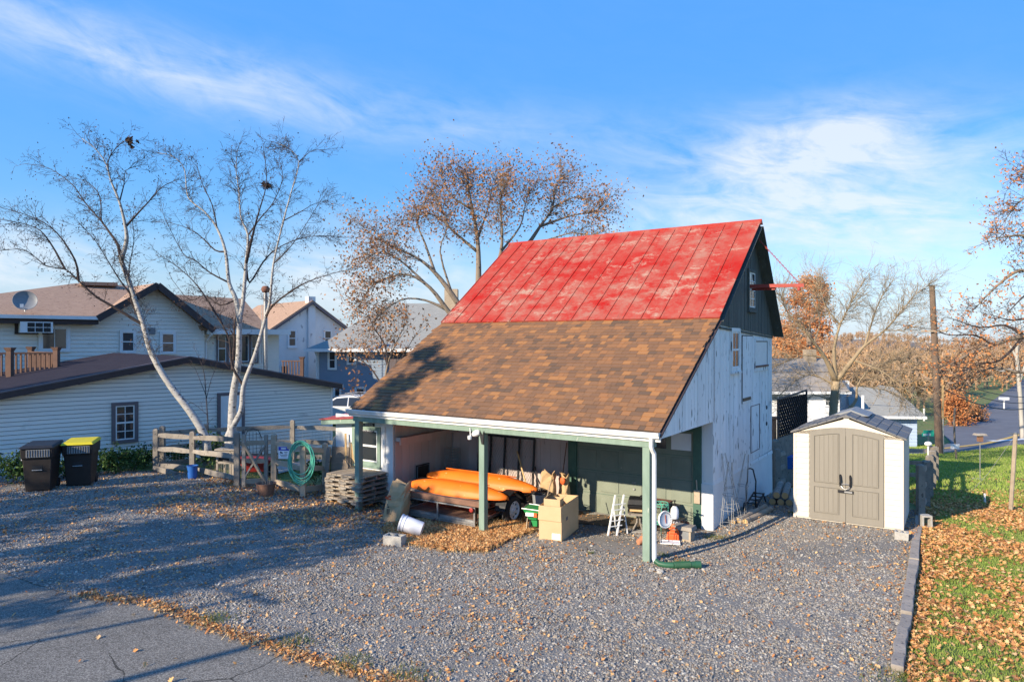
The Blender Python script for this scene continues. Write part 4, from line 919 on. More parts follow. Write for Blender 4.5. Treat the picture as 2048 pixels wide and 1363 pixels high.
for xx, sg_ in ((TX1 + .28, 1), (TX0 - .28, -1)):
    MW = Matrix.Translation((xx, 1.25, .32)) @ Matrix.Rotation(R(90) * sg_, 4, 'Y')
    m = MB(); m.lathe([(.20, -.09), (.29, -.09), (.325, -.06), (.335, 0), (.325, .06), (.29, .09), (.20, .09), (.20, -.09)], 28, MW, cap=False); wh = tp('wheel', m, 'rubber', smooth='auto')
    m = MB(); m.lathe([(.215, .06), (.215, .088), (.19, .092), (.185, .05), (.12, .045), (.10, .07), (.045, .075), (.045, .11), (.0, .11)], 24, MW, cap=False); rim = m.build('rim', M['white_paint'], wh, smooth='auto')
    m = MB()
    for k in range(8):
        t_ = k * math.pi / 4; m.lathe([(.02, .046), (.02, .058)], 8, MW @ Matrix.Translation((.15 * math.cos(t_), .15 * math.sin(t_), 0)))
    m.build('rim_slot', M['black'], wh)
    pts = [(1.25 - .47 * math.cos(a), .32 + .43 * math.sin(a)) for a in np.linspace(R(8), R(172), 13)]
    m = MB()
    for (ya, za), (yb, zb_) in zip(pts, pts[1:]): m.hexa([(xx - .14, ya, za), (xx + .13, ya, za), (xx + .13, yb, zb_), (xx - .14, yb, zb_), (xx - .14, ya * .999 + .002, za + .012), (xx + .13, ya, za + .012), (xx + .13, yb, zb_ + .012), (xx - .14, yb, zb_ + .012)])
    m.bar((xx + .12 * sg_, pts[0][0], pts[0][1]), (xx + .12 * sg_, pts[0][0] - .02, .25), .02, .1, (0, 1, 0)); tp('fender', m, 'black_metal')
m = MB(); m.tube([(TX0 - .2, 1.25, .32), (TX1 + .2, 1.25, .32)], .035, 8); tp('axle', m, 'black_metal')
m = MB(); m.bar((-5.2, TY1, .24), (-5.2, 3.2, .24), .08, .08); tp('drawbar', m, 'black_metal')
# things on the trailer
pk = thing('wood_beam', 'reddish brown beam lying across the tail of the trailer', 'beam', B(-6.40, .22, tz + .56), BRZ + R(.5))
m = MB(); m.box(0, 2.5, -.05, .05, 0, .12); m.build('timber', M['wood_brown'], pk, bevel=.01)
for k, (x0, y0, z0, ln, mt) in enumerate(((-6.0, .42, .585, 1.9, 'wood_grey'), (-6.45, .58, .585, 1.3, 'wood_pale'))):
    t = thing('plank', ('grey plank lying on the trailer rails beneath the near kayak', 'pale plank end sticking out left beneath the near kayak')[k], 'plank', B(x0, y0, tz + z0), BRZ, 'planks under the kayaks')
    m = MB(); m.box(0, ln, 0, .10, 0, .035); m.build('board', M[mt], t)
# ---- kayaks, upside down
def kayak(label, x0, x1, y, z, tilt, wid=.70, hgt=.34, bow=.0):
    t = thing('kayak', label, 'kayak', B(x0, y, z), BRZ + bow, 'orange kayaks on the trailer'); t.rotation_euler = (tilt, 0, BRZ + bow); Lk = x1 - x0
    m = MB(); n, k = 22, 14; rings = []
    for i in range(n + 1):
        u = i / n; e = max(0.03, math.sin(math.pi * (.015 + .97 * u)) ** .62); wd = wid / 2 * e * (1 if u < .9 else 1); h = hgt * (.35 + .65 * min(1, e * 1.08)) ; lo = .05 * (1 - e) * 1.5
        ring = []
        for j in range(k):
            a = math.pi * j / (k - 1); cx = math.cos(a); sx_ = max(0., math.sin(a))
            yy = wd * (abs(cx) ** .72) * (1 if cx > 0 else -1); zz = lo + (h - lo) * (sx_ ** .75)
            if .36 < sx_ < .8: zz -= .022 * e; 
            if sx_ > .97: zz += .02 * e
            ring.append((Lk * u, yy, zz))
        rings.append(ring)
    b = len(m.v)
    for ring in rings: m.v += ring
    for i in range(n):
        for j in range(k - 1): m.f.append((b + i * k + j, b + (i + 1) * k + j, b + (i + 1) * k + j + 1, b + i * k + j + 1))
    m.f.append(tuple(b + j for j in range(k))); m.f.append(tuple(b + n * k + j for j in range(k))[::-1])
    h_ = m.build('hull', M['orange'], t, smooth=True)
    for sg_ in (-1, 1):
        m = MB(); m.tube([(r_[0 if sg_ > 0 else -1][0], r_[0 if sg_ > 0 else -1][1], r_[0][2] - .005) for r_ in rings], .018, 6); m.build('gunwale', M['orange'], t, smooth=True)
    m = MB(); m.prism([(Lk * .06, -wid * .2, .045), (Lk * .94, -wid * .2, .045), (Lk * .94, wid * .2, .045), (Lk * .06, wid * .2, .045)], (0, 0, -.02)); m.build('deck', M['orange_dark'], t)
    m = MB(); m.tube([(Lk * .18, 0, hgt + .012), (Lk * .5, 0, hgt + .018), (Lk * .82, 0, hgt + .012)], .014, 6); m.build('keel', M['orange'], t, smooth=True)
    return t
kayak('near orange kayak upside down on the trailer, nose behind the green post', -6.62, -3.82, .84, tz + .585, R(-9), .66, .30)
kayak('far orange kayak upside down on the trailer, nearest the back wall', -6.85, -3.60, 1.75, tz + .62, R(-5), .66, .31)
# ---- mesh ramp gate against the wall
mg = bthing('mesh_ramp_gate', 'black framed mesh ramp gate leaning on the pink back wall', 'gate', -6.30, 3.13, tz); gw, gh2 = 1.72, 1.62
m = MB()
for a, b_ in (((0, 0, 0), (0, .12, gh2)), ((gw, 0, 0), (gw, .12, gh2)), ((0, 0, .02), (gw, 0, .02)), ((0, .12, gh2), (gw, .12, gh2)), ((gw * .22, 0, 0), (gw * .22, .12, gh2)), ((gw * .48, 0, 0), (gw * .48, .12, gh2)), ((gw * .74, 0, 0), (gw * .74, .12, gh2))): m.bar(a, b_, .045, .04, (0, 1, 0))
m.build('frame', M['black_metal'], mg)
m = MB(); st = .075
for k in range(-22, 46):
    for sg_ in (1, -1):
        pts = []; x0 = k * st
        for i in range(2):
            pass
        za, zb_ = 0., gh2; xa_ = x0; xb_ = x0 + sg_ * gh2 * .55
        lo, hi = 0., 1.
        for bd in (0, gw):
            if (xa_ - bd) * (xb_ - bd) < 0:
                tt = (bd - xa_) / (xb_ - xa_)
                if (bd == 0 and xa_ < 0) or (bd == gw and xa_ > gw): lo = max(lo, tt)
                else: hi = min(hi, tt)
            elif (bd == 0 and xa_ <= 0 and xb_ <= 0) or (bd == gw and xa_ >= gw and xb_ >= gw): lo = 1
        if lo < hi: m.tube([(xa_ + (xb_ - xa_) * lo, .12 * lo, zb_ * lo), (xa_ + (xb_ - xa_) * hi, .12 * hi, zb_ * hi)], .0035, 3, cap=False)
m.build('expanded_mesh', M['steel'], mg)
# ---- rolled wire fencing, black tray
t = bthing('wire_fence_roll', 'roll of galvanised wire fencing standing in the bay corner', 'wire roll', -6.95, 2.9, tz + .62)
m = MB()
for rr_ in (.21, .17):
    for k in range(20): a = k * math.pi / 10; m.tube([(rr_ * math.cos(a), rr_ * math.sin(a), 0), (rr_ * math.cos(a), rr_ * math.sin(a), .62)], .004, 3)
    for k in range(9): m.tube([(rr_ * math.cos(a), rr_ * math.sin(a), k * .077) for a in np.linspace(0, 6.28, 17)[:-1]], .004, 3, closed=True)
m.build('mesh_roll', M['wire'], t)
t = bthing('old_crate', 'dark wooden crate under the wire roll behind the kayaks', 'crate', -7.2, 2.68, tz)
m = MB()
for k in range(5): m.box(0, .5, 0, .02, k * .125, k * .125 + .11)
for xx in (0, .46): m.box(xx, xx + .04, .02, .45, 0, .61)
m.box(0, .5, 0, .45, .60, .62); m.build('slats', M['wood_grey'], t)
t = bthing('black_tray', 'black plastic tray standing on edge against the pink side wall', 'tray', -7.22, 1.72, tz + .30)
m = MB(); m.box(0, .03, 0, .52, .0, .62); o = m.build('panel', M['black'], t, bevel=.012)
m = MB(); m.tube([(.03, .03, .03), (.03, .49, .03), (.03, .49, .59), (.03, .03, .59)], .012, 6, closed=True); m.build('rim', M['grey_plastic'], t)
t = bthing('storage_tub', 'dark storage tub below the black tray beside the trailer', 'tub', -7.22, 1.65, tz)
m = MB(); m.hexa([(.05, .05, 0), (.36, .05, 0), (.36, .62, 0), (.05, .62, 0), (.0, .0, .29), (.42, .0, .29), (.42, .68, .29), (0, .68, .29)]); m.build('body', M['black'], t, bevel=.02)
# ---- paper sacks
def sack(label, loc, rz, wd, dp, h, print_=True, lean=(0, 0), split=False):
    t = thing('paper_sack', label, 'sack', loc, rz, 'paper yard-waste sacks'); r_ = random.Random(int(h * 100)); m = MB(); n, k = 9, 16
    for i in range(n + 1):
        u = i / n; bul = 1 + .10 * math.sin(math.pi * min(1, u * 1.3)) - .12 * u
        for j in range(k):
            a = 2 * math.pi * j / k; cx, sy = math.cos(a), math.sin(a); e = .45
            x = wd / 2 * bul * abs(cx) ** e * (1 if cx > 0 else -1); y = dp / 2 * (bul - .25 * u) * abs(sy) ** e * (1 if sy > 0 else -1)
            jit = .018 * (.3 + u)
            top = (.07 * math.sin(3 * a + 1) * (u ** 6)) * h
            m.v.append((x + r_.uniform(-jit, jit) + lean[0] * u, y + r_.uniform(-jit, jit) + lean[1] * u, h * u + top))
    for i in range(n):
        for j in range(k): l = (j + 1) % k; m.f.append((i * k + j, i * k + l, (i + 1) * k + l, (i + 1) * k + j))
    m.f.append(tuple(range(k))[::-1]); b = len(m.v)
    m.v.append((lean[0], lean[1], h * .86)); top0 = n * k
    for j in range(k): m.f.append((top0 + j, top0 + (j + 1) % k, b))
    m.build('bag', M['paper'], t)
    if print_:
        m = MB(); yy = -dp / 2 * 1.08
        for (x0, x1, z0, z1) in ((-.10, -.02, .62, .68), (-.02, .04, .66, .72), (-.07, .05, .60, .63)): m.box(x0, x1, yy - .012, yy - .0, h * z0, h * z1)
        m.build('red_print', M['red_ink'], t); m = MB()
        for (x0, x1, z0, z1) in ((-.06, -.03, .46, .48), (-.05, .0, .40, .43), (-.06, -.045, .22, .36), (-.015, .0, .22, .36)): m.box(x0, x1, yy - .018, yy - .004, h * z0, h * z1)
        m.build('black_print', M['ink'], t)
    return t
sp_l = G(790, 1040); sack('upright brown paper sack with red print beside the trailer tail', sp_l, R(-25), .50, .40, .86, True, (.12, .08))
sack('tall brown paper sack standing beside the garage door jamb', B(-3.78, 2.55), BRZ + R(10), .36, .32, .98, False, (.02, .0))
sack('narrow brown paper sack with orange print tucked against the door jamb', B(-3.50, 2.85), BRZ, .26, .22, .92, False)
t = bthing('orange_bag', 'small orange and white bag in the mouth of the narrow sack', 'bag', -3.46, 2.70, tz + .72)
m = MB(); m.sphere((0, 0, .06), .07, .03, .09, 10, 7); m.build('bag', M['gascan'], t)
# ---- white bucket on its side, block
bk_ = G(800, 1077); blk = block(G(766, 1090), R(-20), 'grey concrete block on the gravel in front of the white bucket', L_=.40, W_=.22, H_=.20)
t = thing('white_bucket', 'white plastic bucket lying on its side beside a concrete block', 'bucket', G(846, 1077), 0)
dvec = Vector((-.56, .05, .17)).normalized(); MQ = dvec.to_track_quat('Z', 'Y').to_matrix().to_4x4(); MQ = Matrix.Translation((-.02, .05, .18)) @ MQ
m = MB(); m.lathe([(.0, 0), (.145, 0), (.150, .02), (.168, .44), (.178, .445), (.178, .475), (.168, .48), (.160, .475), (.142, .03), (0, .03)], 28, MQ, cap=False); m.build('shell', M['plastic_white'], t, smooth='auto')
m = MB(); m.lathe([(.172, .37), (.178, .38), (.172, .39)], 28, MQ, cap=False); m.build('rib', M['plastic_white'], t, smooth=True)
m = MB(); m.box(-.03, .03, -.03, .03, 0, .002); ob = m.build('sticker', M['wire'], t); ob.matrix_local = MQ @ Matrix.Translation((0, -.156, .12)) @ Matrix.Rotation(R(90), 4, 'X')
# ---- cardboard boxes
p1, p2, p3 = G(1078, 1079), G(1123, 1084), G(1157, 1061)
ux = (p2 - p1); bwid = ux.length; urz = math.atan2(ux.y, ux.x); uy = Vector((-math.sin(urz), math.cos(urz), 0)); bdep = max(.35, (p3 - p2).dot(uy)); bh = .70
skew = (p3 - p2).dot(Vector((math.cos(urz), math.sin(urz), 0)))
bx = thing('cardboard_box', 'large open cardboard box with white label on the gravel by the bay', 'box', p1, urz)
def skb(x, y): return (x + skew * y / bdep, y)
m = MB(); th = .008
q = [skb(0, 0), skb(bwid, 0), skb(bwid, bdep), skb(0, bdep)]
for i in range(4):
    a, b_ = q[i], q[(i + 1) % 4]; cx, cy = sum(p[0] for p in q) / 4, sum(p[1] for p in q) / 4
    ia, ib = (a[0] + (cx - a[0]) * .03, a[1] + (cy - a[1]) * .03), (b_[0] + (cx - b_[0]) * .03, b_[1] + (cy - b_[1]) * .03)
    m.hexa([(*a, 0), (*b_, 0), (*ib, 0), (*ia, 0), (*a, bh), (*b_, bh), (*ib, bh), (*ia, bh)])
m.prism([(*p, .5) for p in q], (0, 0, .01)); m.build('carton', M['card'], bx)
m = MB(); m.hexa([(-.012, -.028, bh * .60), (bwid + .0, -.028, bh * .58), (bwid, -.018, bh * .58), (-.012, -.018, bh * .60), (0, -.012, bh), (bwid - .01, -.012, bh), (bwid - .01, -.002, bh), (0, -.002, bh)]); m.build('flap', M['card'], bx)
m = MB(); m.box(bwid * .58, bwid * .95, -.003, -.001, .04, .16); m.build('white_label', M['sign_white'], bx)
sx_dir = Vector((skew, bdep, 0)).normalized(); m = MB(); a0 = Vector((bwid, 0, 0)) + sx_dir * .28; nn = Vector((sx_dir.y, -sx_dir.x, 0)) * .002
m.hexa([a0, a0 + sx_dir * .12, a0 + sx_dir * .12 + nn, a0 + nn, a0 + Vector((0, 0, .07)), a0 + sx_dir * .12 + Vector((0, 0, .07)), a0 + sx_dir * .12 + nn + Vector((0, 0, .07)), a0 + nn + Vector((0, 0, .07))]); m.v = [(v[0], v[1], v[2] + .36) for v in m.v]; m.build('printed_mark', M['mauve_trim'], bx)
sb = thing('small_carton', 'small cardboard carton set inside the large open box', 'box', p1 + Vector((.10, .06, .52)), urz)
m = MB()
for x0, x1, y0, y1 in ((0, .34, 0, .01), (0, .34, .25, .26), (0, .01, .01, .25), (.33, .34, .01, .25)): m.box(x0, x1, y0, y1, 0, .30)
m.box(.01, .33, .01, .25, 0, .01); m.build('carton', M['card'], sb)
m = MB(); m.hexa([(0, 0, .30), (.008, 0, .30), (.008, .26, .30), (0, .26, .30), (.07, 0, .36), (.078, 0, .36), (.078, .26, .36), (.07, .26, .36)]); m.hexa([(.332, 0, .30), (.34, 0, .30), (.34, .26, .30), (.332, .26, .30), (.40, 0, .345), (.408, 0, .345), (.408, .26, .345), (.40, .26, .345)]); m.build('flaps', M['card'], sb)
# ---- broadcast spreader, grey bucket with cable
sp_p = G(1066, 1062)
spr = thing('seed_spreader', 'green plastic broadcast spreader with black wheel beside the cardboard box', 'spreader', sp_p, R(-20))
m = MB(); m.hexa([(-.07, -.07, .26), (.10, -.07, .26), (.10, .12, .26), (-.07, .12, .26), (-.18, -.20, .52), (.24, -.20, .50), (.24, .24, .50), (-.18, .24, .52)]); m.build('hopper', M['green_plastic'], spr, bevel=.015)
m = MB(); m.tube([(-.18, -.2, .52), (.24, -.2, .50), (.24, .24, .50), (-.18, .24, .52)], .014, 6, closed=True); m.build('hopper_rim', M['steel'], spr)
m = MB(); m.box(-.03, .10, -.03, .08, .12, .28); m.build('gearbox', M['green_plastic'], spr)
m = MB(); m.box(-.10, .08, -.20, -.13, .37, .44); m.v = [(v[0], v[1] - .0, v[2]) for v in m.v]; m.build('white_decal', M['sign_white'], spr)
m = MB(); m.box(.08, .15, -.21, -.16, .36, .44); m.build('orange_dial', M['gascan'], spr)
for xx in (-.05, .2):
    m = MB(); m.lathe([(.05, -.025), (.11, -.025), (.12, 0), (.11, .025), (.05, .025)], 18, Matrix.Translation((xx, .02, .12)) @ Matrix.Rotation(R(90), 4, 'Y')); wh = m.build('wheel', M['rubber'], spr, smooth='auto')
    m = MB(); m.lathe([(0, -.03), (.06, -.03), (.06, .03), (0, .03)], 14, Matrix.Translation((xx, .02, .12)) @ Matrix.Rotation(R(90), 4, 'Y')); m.build('hub', M['grey_plastic'], wh)
m = MB(); m.bar((-.12, -.1, 0), (-.10, -.06, .3), .02, .02); m.tube([(.1, .1, .3), (.16, .45, .6), (.18, .75, .95)], .012, 6); m.build('handle_frame', M['wood_pale'], spr)
cb = thing('grey_bucket', 'grey bucket with coiled black cable on top behind the spreader', 'bucket', B(-3.55, 1.75), 0)
m = MB(); m.lathe([(.12, .3), (.125, .3), (.155, .60), (.165, .60), (.165, .62), (.145, .62), (.13, .58), (0, .58)], 20); m.lathe([(.11, 0), (.13, .3)], 16); m.build('pail', M['grey_plastic'], cb, smooth='auto')
m = MB()
for k in range(5): a_ = .15 + .012 * (k % 3); m.tube([(a_ * math.cos(t_) + .02 * k - .04, a_ * math.sin(t_), .64 + .018 * k + .02 * math.sin(2 * t_ + k)) for t_ in np.linspace(0, 6.28, 20)[:-1]], .009, 5, closed=True)
m.tube([(-.15, -.05, .64), (-.28, -.12, .5), (-.38, -.2, .30), (-.42, -.25, .1)], .009, 5); m.build('cable', M['black'], cb)
t = thing('lumber_board', 'pale lumber board lying on the leaf litter beside the trailer wheel', 'board', B(-3.75, .30), BRZ + R(38))
m = MB(); m.box(0, 1.5, 0, .14, .02, .06); m.build('board', M['wood_pale'], t)
# ---- long-handled tools leaning on the wall
def tool(label, name, a, b_, r, mat, head=None, cat='tool'):
    a, b_ = Vector(a), Vector(b_); t = thing(name, label, cat, a, 0); m = MB(); m.tube([(0, 0, 0), tuple(b_ - a)], r, 7); m.build('handle', M[mat], t)
    if head: m = MB(); head(m); m.build('head', M['steel'], t)
tool('wooden tool handle slanting across the mesh gate', 'rake', B(-4.18, 2.55, tz), B(-4.95, 3.0, tz + 1.32), .02, 'wood_new', lambda m: m.box(-.15, .15, -.02, .02, 0, .04), 'rake')
tool('dark metal bar leaning between the far kayak and the wall', 'pry_bar', B(-4.0, 2.7, tz), B(-4.5, 3.15, tz + .95), .014, 'black_metal')
tool('thin brown broom handle standing beside the garage door jamb', 'broom', B(-3.74, 3.0, tz), B(-3.62, 3.2, tz + 1.62), .014, 'wood_brown', lambda m: m.box(-.14, .14, -.03, .03, 0, .12), 'broom')
# ---- right of the bay: chair, grill, table, dial, stand, sprayer, pots
ch_ = G(1236, 1070)
chair = thing('folding_chair', 'white slatted folding chair leaning folded beside the small grill', 'chair', ch_, R(15))
m = MB()
for dx in (-.2, .0): m.bar((dx - .06, -.06, 0), (dx + .26, .28, .78), .025, .045, (0, 1, 0))
m.build('front_legs', M['white_paint'], chair)
m = MB()
for dx in (-.12, .12): m.bar((dx + .12, .06, 0), (dx + .16, .34, .52), .02, .04, (0, 1, 0))
m.build('rear_legs', M['white_paint'], chair)
for k in range(5):
    u = .25 + k * .13; m = MB(); m.bar((-.28 + .32 * u, -.06 + .34 * u - .03, .78 * u), (.02 + .32 * u, -.06 + .34 * u + .03, .78 * u), .07, .02, (.3, .3, .8)); m.build('slat', M['white_paint'], chair)
gt = G(1278, 1064)
tb = thing('side_table', 'small weathered pedestal table carrying the black grill', 'table', gt, R(-10))
m = MB(); m.box(-.24, .30, -.2, .24, .40, .44); m.build('table_top', M['wood_grey'], tb)
for k in range(4):
    a = k * math.pi / 2 + .5; m = MB(); m.tube([(0.04 * math.cos(a), .04 * math.sin(a), .40), (.05 * math.cos(a), .05 * math.sin(a), .22), (.14 * math.cos(a), .14 * math.sin(a), .08), (.27 * math.cos(a), .27 * math.sin(a), .0)], .02, 6); m.build('leg', M['wood_grey'], tb)
gr = thing('charcoal_grill', 'black rusty tabletop grill with domed lid on the pedestal table', 'grill', gt + Vector((-.02, 0, .44)), R(-14))
m = MB(); m.hexa([(-.18, -.15, .03), (.22, -.15, .03), (.22, .17, .03), (-.18, .17, .03), (-.22, -.19, .17), (.26, -.19, .17), (.26, .21, .17), (-.22, .21, .17)]); m.build('firebox', M['black_metal'], gr, bevel=.01)
m = MB(); m.hexa([(-.22, -.19, .18), (.26, -.19, .18), (.26, .21, .18), (-.22, .21, .18), (-.19, -.14, .30), (.23, -.14, .30), (.23, .16, .31), (-.19, .16, .31)]); m.build('lid', M['black'], gr, bevel=.02)
m = MB(); m.box(-.16, .10, -.23, -.19, .06, .10); m.build('wooden_handle', M['wood_new'], gr)
m = MB(); m.lathe([(.045, 0), (.05, .03), (.03, .05)], 10, Matrix.Translation((.08, 0, .31))); m.build('lid_vent', M['black'], gr)
cl_ = G(1330, 1088)
dial = thing('garden_thermometer', 'round white dial thermometer with red pointer on wire legs', 'thermometer', cl_, R(28))
MD = Matrix.Translation((0, .0, .50)) @ Matrix.Rotation(R(84), 4, 'X')
m = MB(); m.lathe([(0, -.02), (.165, -.02), (.175, 0), (.165, .025), (.155, .018), (0, .016)], 28, MD, cap=False); m.build('case', M['white_paint'], dial, smooth='auto')
m = MB()
for k in range(24):
    a = k * math.pi / 12; m.bar(MD @ Vector((.125 * math.cos(a), .125 * math.sin(a), .020)), MD @ Vector((.145 * math.cos(a), .145 * math.sin(a), .020)), .008, .004)
m.build('scale_marks', M['ink'], dial)
m = MB(); m.bar(MD @ Vector((0, -.07, .024)), MD @ Vector((0, .09, .024)), .016, .004, MD.to_3x3() @ Vector((0, 0, 1))); m.build('pointer', M['red_ink'], dial)
m = MB()
for dx in (-.09, .09): m.tube([(dx, 0, .40), (dx, 0, 0)], .006, 5)
m.build('legs', M['black_metal'], dial)
wt = bthing('wire_table', 'dark wire patio table with red top behind the round dial', 'table', -1.05, 2.75)
m = MB(); m.box(-.24, .24, -.2, .2, .60, .62); m.build('table_top', M['rust'], wt)
m = MB()
for sx_ in (-.22, .22):
    for sy in (-.18, .18): m.bar((sx_, sy, 0), (sx_, sy, .6), .018, .018, (0, 1, 0))
for sy in (-.18, .18):
    for k in range(8):
        x0 = -.22 + k * .055; m.tube([(x0, sy, .60), (x0 + .03, sy, .52), (x0 + .055, sy, .44), (x0, sy, .40), (x0 + .03, sy, .5)], .005, 4)
    m.bar((-.22, sy, .40), (.22, sy, .40), .012, .012)
m.build('wire_frame', M['black_metal'], wt)
ps = bthing('plant_stand', 'green scrolled wire plant stand in front of the garage door', 'plant stand', -.86, 2.35)
m = MB()
for rr_, zz in ((.15, .66), (.15, .60), (.13, .22), (.13, .28)): m.tube([(rr_ * math.cos(a), rr_ * math.sin(a), zz) for a in np.linspace(0, 6.28, 15)[:-1]], .006, 4, closed=True)
for k in range(4):
    a = k * 1.57 + .4; m.tube([(.15 * math.cos(a), .15 * math.sin(a), .66), (.14 * math.cos(a), .14 * math.sin(a), .3), (.2 * math.cos(a), .2 * math.sin(a), 0)], .007, 4)
for k in range(10):
    a = k * .628; m.tube([(.15 * math.cos(a + d_), .15 * math.sin(a + d_), .63 + .03 * math.sin(d_ * 18)) for d_ in np.linspace(0, .5, 6)], .004, 3)
    m.tube([(.13 * math.cos(a + d_), .13 * math.sin(a + d_), .25 + .03 * math.sin(d_ * 18)) for d_ in np.linspace(0, .5, 6)], .004, 3)
m.build('wire_frame', M['hose'], ps)
ws = bthing('wire_stool', 'low dark wire stool holding the white sprayer', 'stool', -.60, 2.50)
m = MB(); m.box(-.16, .16, -.12, .12, .33, .345)
for sx_ in (-.15, .15):
    for sy in (-.11, .11): m.bar((sx_, sy, 0), (sx_, sy, .34), .014, .014, (0, 1, 0))
for k in range(6): m.tube([(-.15 + k * .05, -.11, .33), (-.125 + k * .05, -.11, .24), (-.10 + k * .05, -.11, .33)], .005, 4)
m.build('frame', M['black_metal'], ws)
spy = bthing('pump_sprayer', 'white pump sprayer with black nozzle on the wire stool', 'sprayer', -.60, 2.46, B(-.6, 2.5).z + .346)
m = MB(); m.lathe([(0, 0), (.075, 0), (.085, .02), (.088, .12), (.08, .20), (.05, .25), (.03, .27)], 18); m.build('tank', M['plastic_white'], spy, smooth='auto')
m = MB(); m.lathe([(.035, .26), (.035, .31), (.012, .32), (.012, .36), (.03, .37), (.03, .385)], 10); m.bar((.0, 0, .31), (.13, -.02, .30), .02, .03); m.tube([(-.03, 0, .3), (-.09, 0, .33), (-.13, 0, .25), (-.10, 0, .18)], .012, 5); m.build('pump_head', M['black'], spy)
pt_ = G(1352, 1066)
for k, (dx, dy, s_, lb) in enumerate(((0, 0, 1.0, 'large terracotta flower pot with white bag inside, behind the orange can'), (.17, .10, .85, 'smaller terracotta pot just right of the large pot'))):
    t = thing('flower_pot', lb, 'flower pot', pt_ + Vector((dx, dy, 0)), 0, 'terracotta pots')
    m = MB(); m.lathe([(0, 0), (.10, 0), (.145, .18), (.165, .18), (.17, .25), (.15, .25), (.13, .18), (0, .17)], 22, Matrix.Scale(s_, 4), cap=False); m.build('pot', M['terracotta'], t, smooth='auto')
    if k == 0: m = MB(); m.prism([(-.1, -.05, .2), (.08, -.05, .2), (.05, -.05, .33), (-.05, -.05, .30)], (.02, .08, .02)); m.build('white_bag', M['plastic_white'], t)
gc = thing('gas_can', 'orange red plastic gas can with loop handle in front of the pots', 'gas can', G(1346, 1081), R(-15))
m = MB(); m.hexa([(-.13, -.09, 0), (.13, -.09, 0), (.13, .09, 0), (-.13, .09, 0), (-.12, -.08, .16), (.12, -.08, .16), (.12, .08, .16), (-.12, .08, .16)]); m.hexa([(-.11, -.07, .16), (.11, -.07, .16), (.11, .07, .16), (-.11, .07, .16), (-.05, -.04, .22), (.08, -.04, .22), (.08, .04, .22), (-.05, .04, .22)]); m.build('tank', M['gascan'], gc, bevel=.025)
m = MB(); m.tube([(-.10, 0, .15), (-.08, 0, .24), (-.0, 0, .28), (.08, 0, .25), (.11, 0, .16)], .018, 7); m.build('handle', M['gascan'], gc, smooth=True)
m = MB(); m.lathe([(.03, 0), (.03, .05), (.015, .06)], 10, Matrix.Translation((-.08, 0, .19)) @ Matrix.Rotation(R(-25), 4, 'Y')); m.build('cap', M['black'], gc)
fy = thing('white_tray', 'flat white plastic tray lying on the gravel before the gas can', 'tray', G(1323, 1089), R(-12))
m = MB(); m.hexa([(0, 0, 0), (.34, 0, 0), (.34, .2, 0), (0, .2, 0), (-.02, -.02, .035), (.36, -.02, .035), (.36, .22, .035), (-.02, .22, .035)]); m.build('dish', M['white_paint'], fy)
m = MB(); m.tube([(-.02, -.02, .036), (.36, -.02, .036), (.36, .22, .036), (-.02, .22, .036)], .01, 5, closed=True); m.build('rim', M['white_paint'], fy)
tc_ = thing('clay_pot', 'small clay pot tipped over left of the right green post', 'flower pot', G(1276, 1092), R(30))
m = MB(); m.lathe([(0, 0), (.05, 0), (.075, .12), (.085, .12), (.085, .16), (.07, .16), (.06, .03), (0, .03)], 16, Matrix.Translation((0, 0, .08)) @ Matrix.Rotation(R(75), 4, 'Y'), cap=False); m.build('pot', M['terracotta'], tc_, smooth='auto')
wb = bthing('wooden_lantern_box', 'mossy wooden box with glass front at the barn corner pier', 'box', -.42, 1.95)
m = MB()
for xx in (0, .30): m.box(xx, xx + .04, 0, .24, 0, .24)
m.box(.04, .30, 0, .04, 0, .05); m.box(.04, .30, .2, .24, 0, .24); m.build('frame', M['wood_pale'], wb)
m = MB(); m.hexa([(-.04, -.05, .24), (.38, -.05, .24), (.38, .28, .24), (-.04, .28, .24), (-.02, -.02, .31), (.36, -.02, .31), (.36, .26, .31), (-.02, .26, .31)]); m.build('lid', M['wood_grey'], wb)
m = MB(); m.box(.04, .30, .015, .022, .05, .24); m.build('glass_front', M['grey_plastic'], wb)
pdl = bthing('dust_pan', 'brown wooden paddle hanging on the jamb at the barn corner', 'paddle', -.36, 3.20, .42)
m = MB(); m.box(-.07, .07, -.015, .015, 0, .30); m.bar((0, 0, .3), (-.02, .02, .52), .03, .02, (0, 1, 0)); m.build('blade', M['wood_pale'], pdl, bevel=.01)
t = bthing('buckets_stack', 'dark nested pots under the wire table by the garage door', 'pot', -1.25, 2.55)
m = MB(); m.lathe([(.0, 0), (.10, 0), (.13, .22), (.14, .22), (.14, .25), (0, .25)], 16, cap=False); m.build('pot', M['black'], t, smooth='auto')
for k, (px, py, sx_, sy, h, lb) in enumerate(((1262, 1066, .26, .2, .035, 'grey slate slab on the ground under the table'), (1283, 1076, .20, .18, .02, 'pale flat paper sheet on the ground left of the post'))):
    t = thing('slab', lb, 'slab', G(px, py), R(20 * k)); m = MB(); m.box(0, sx_, 0, sy, 0, h); m.build('sheet', M['concrete'], t)
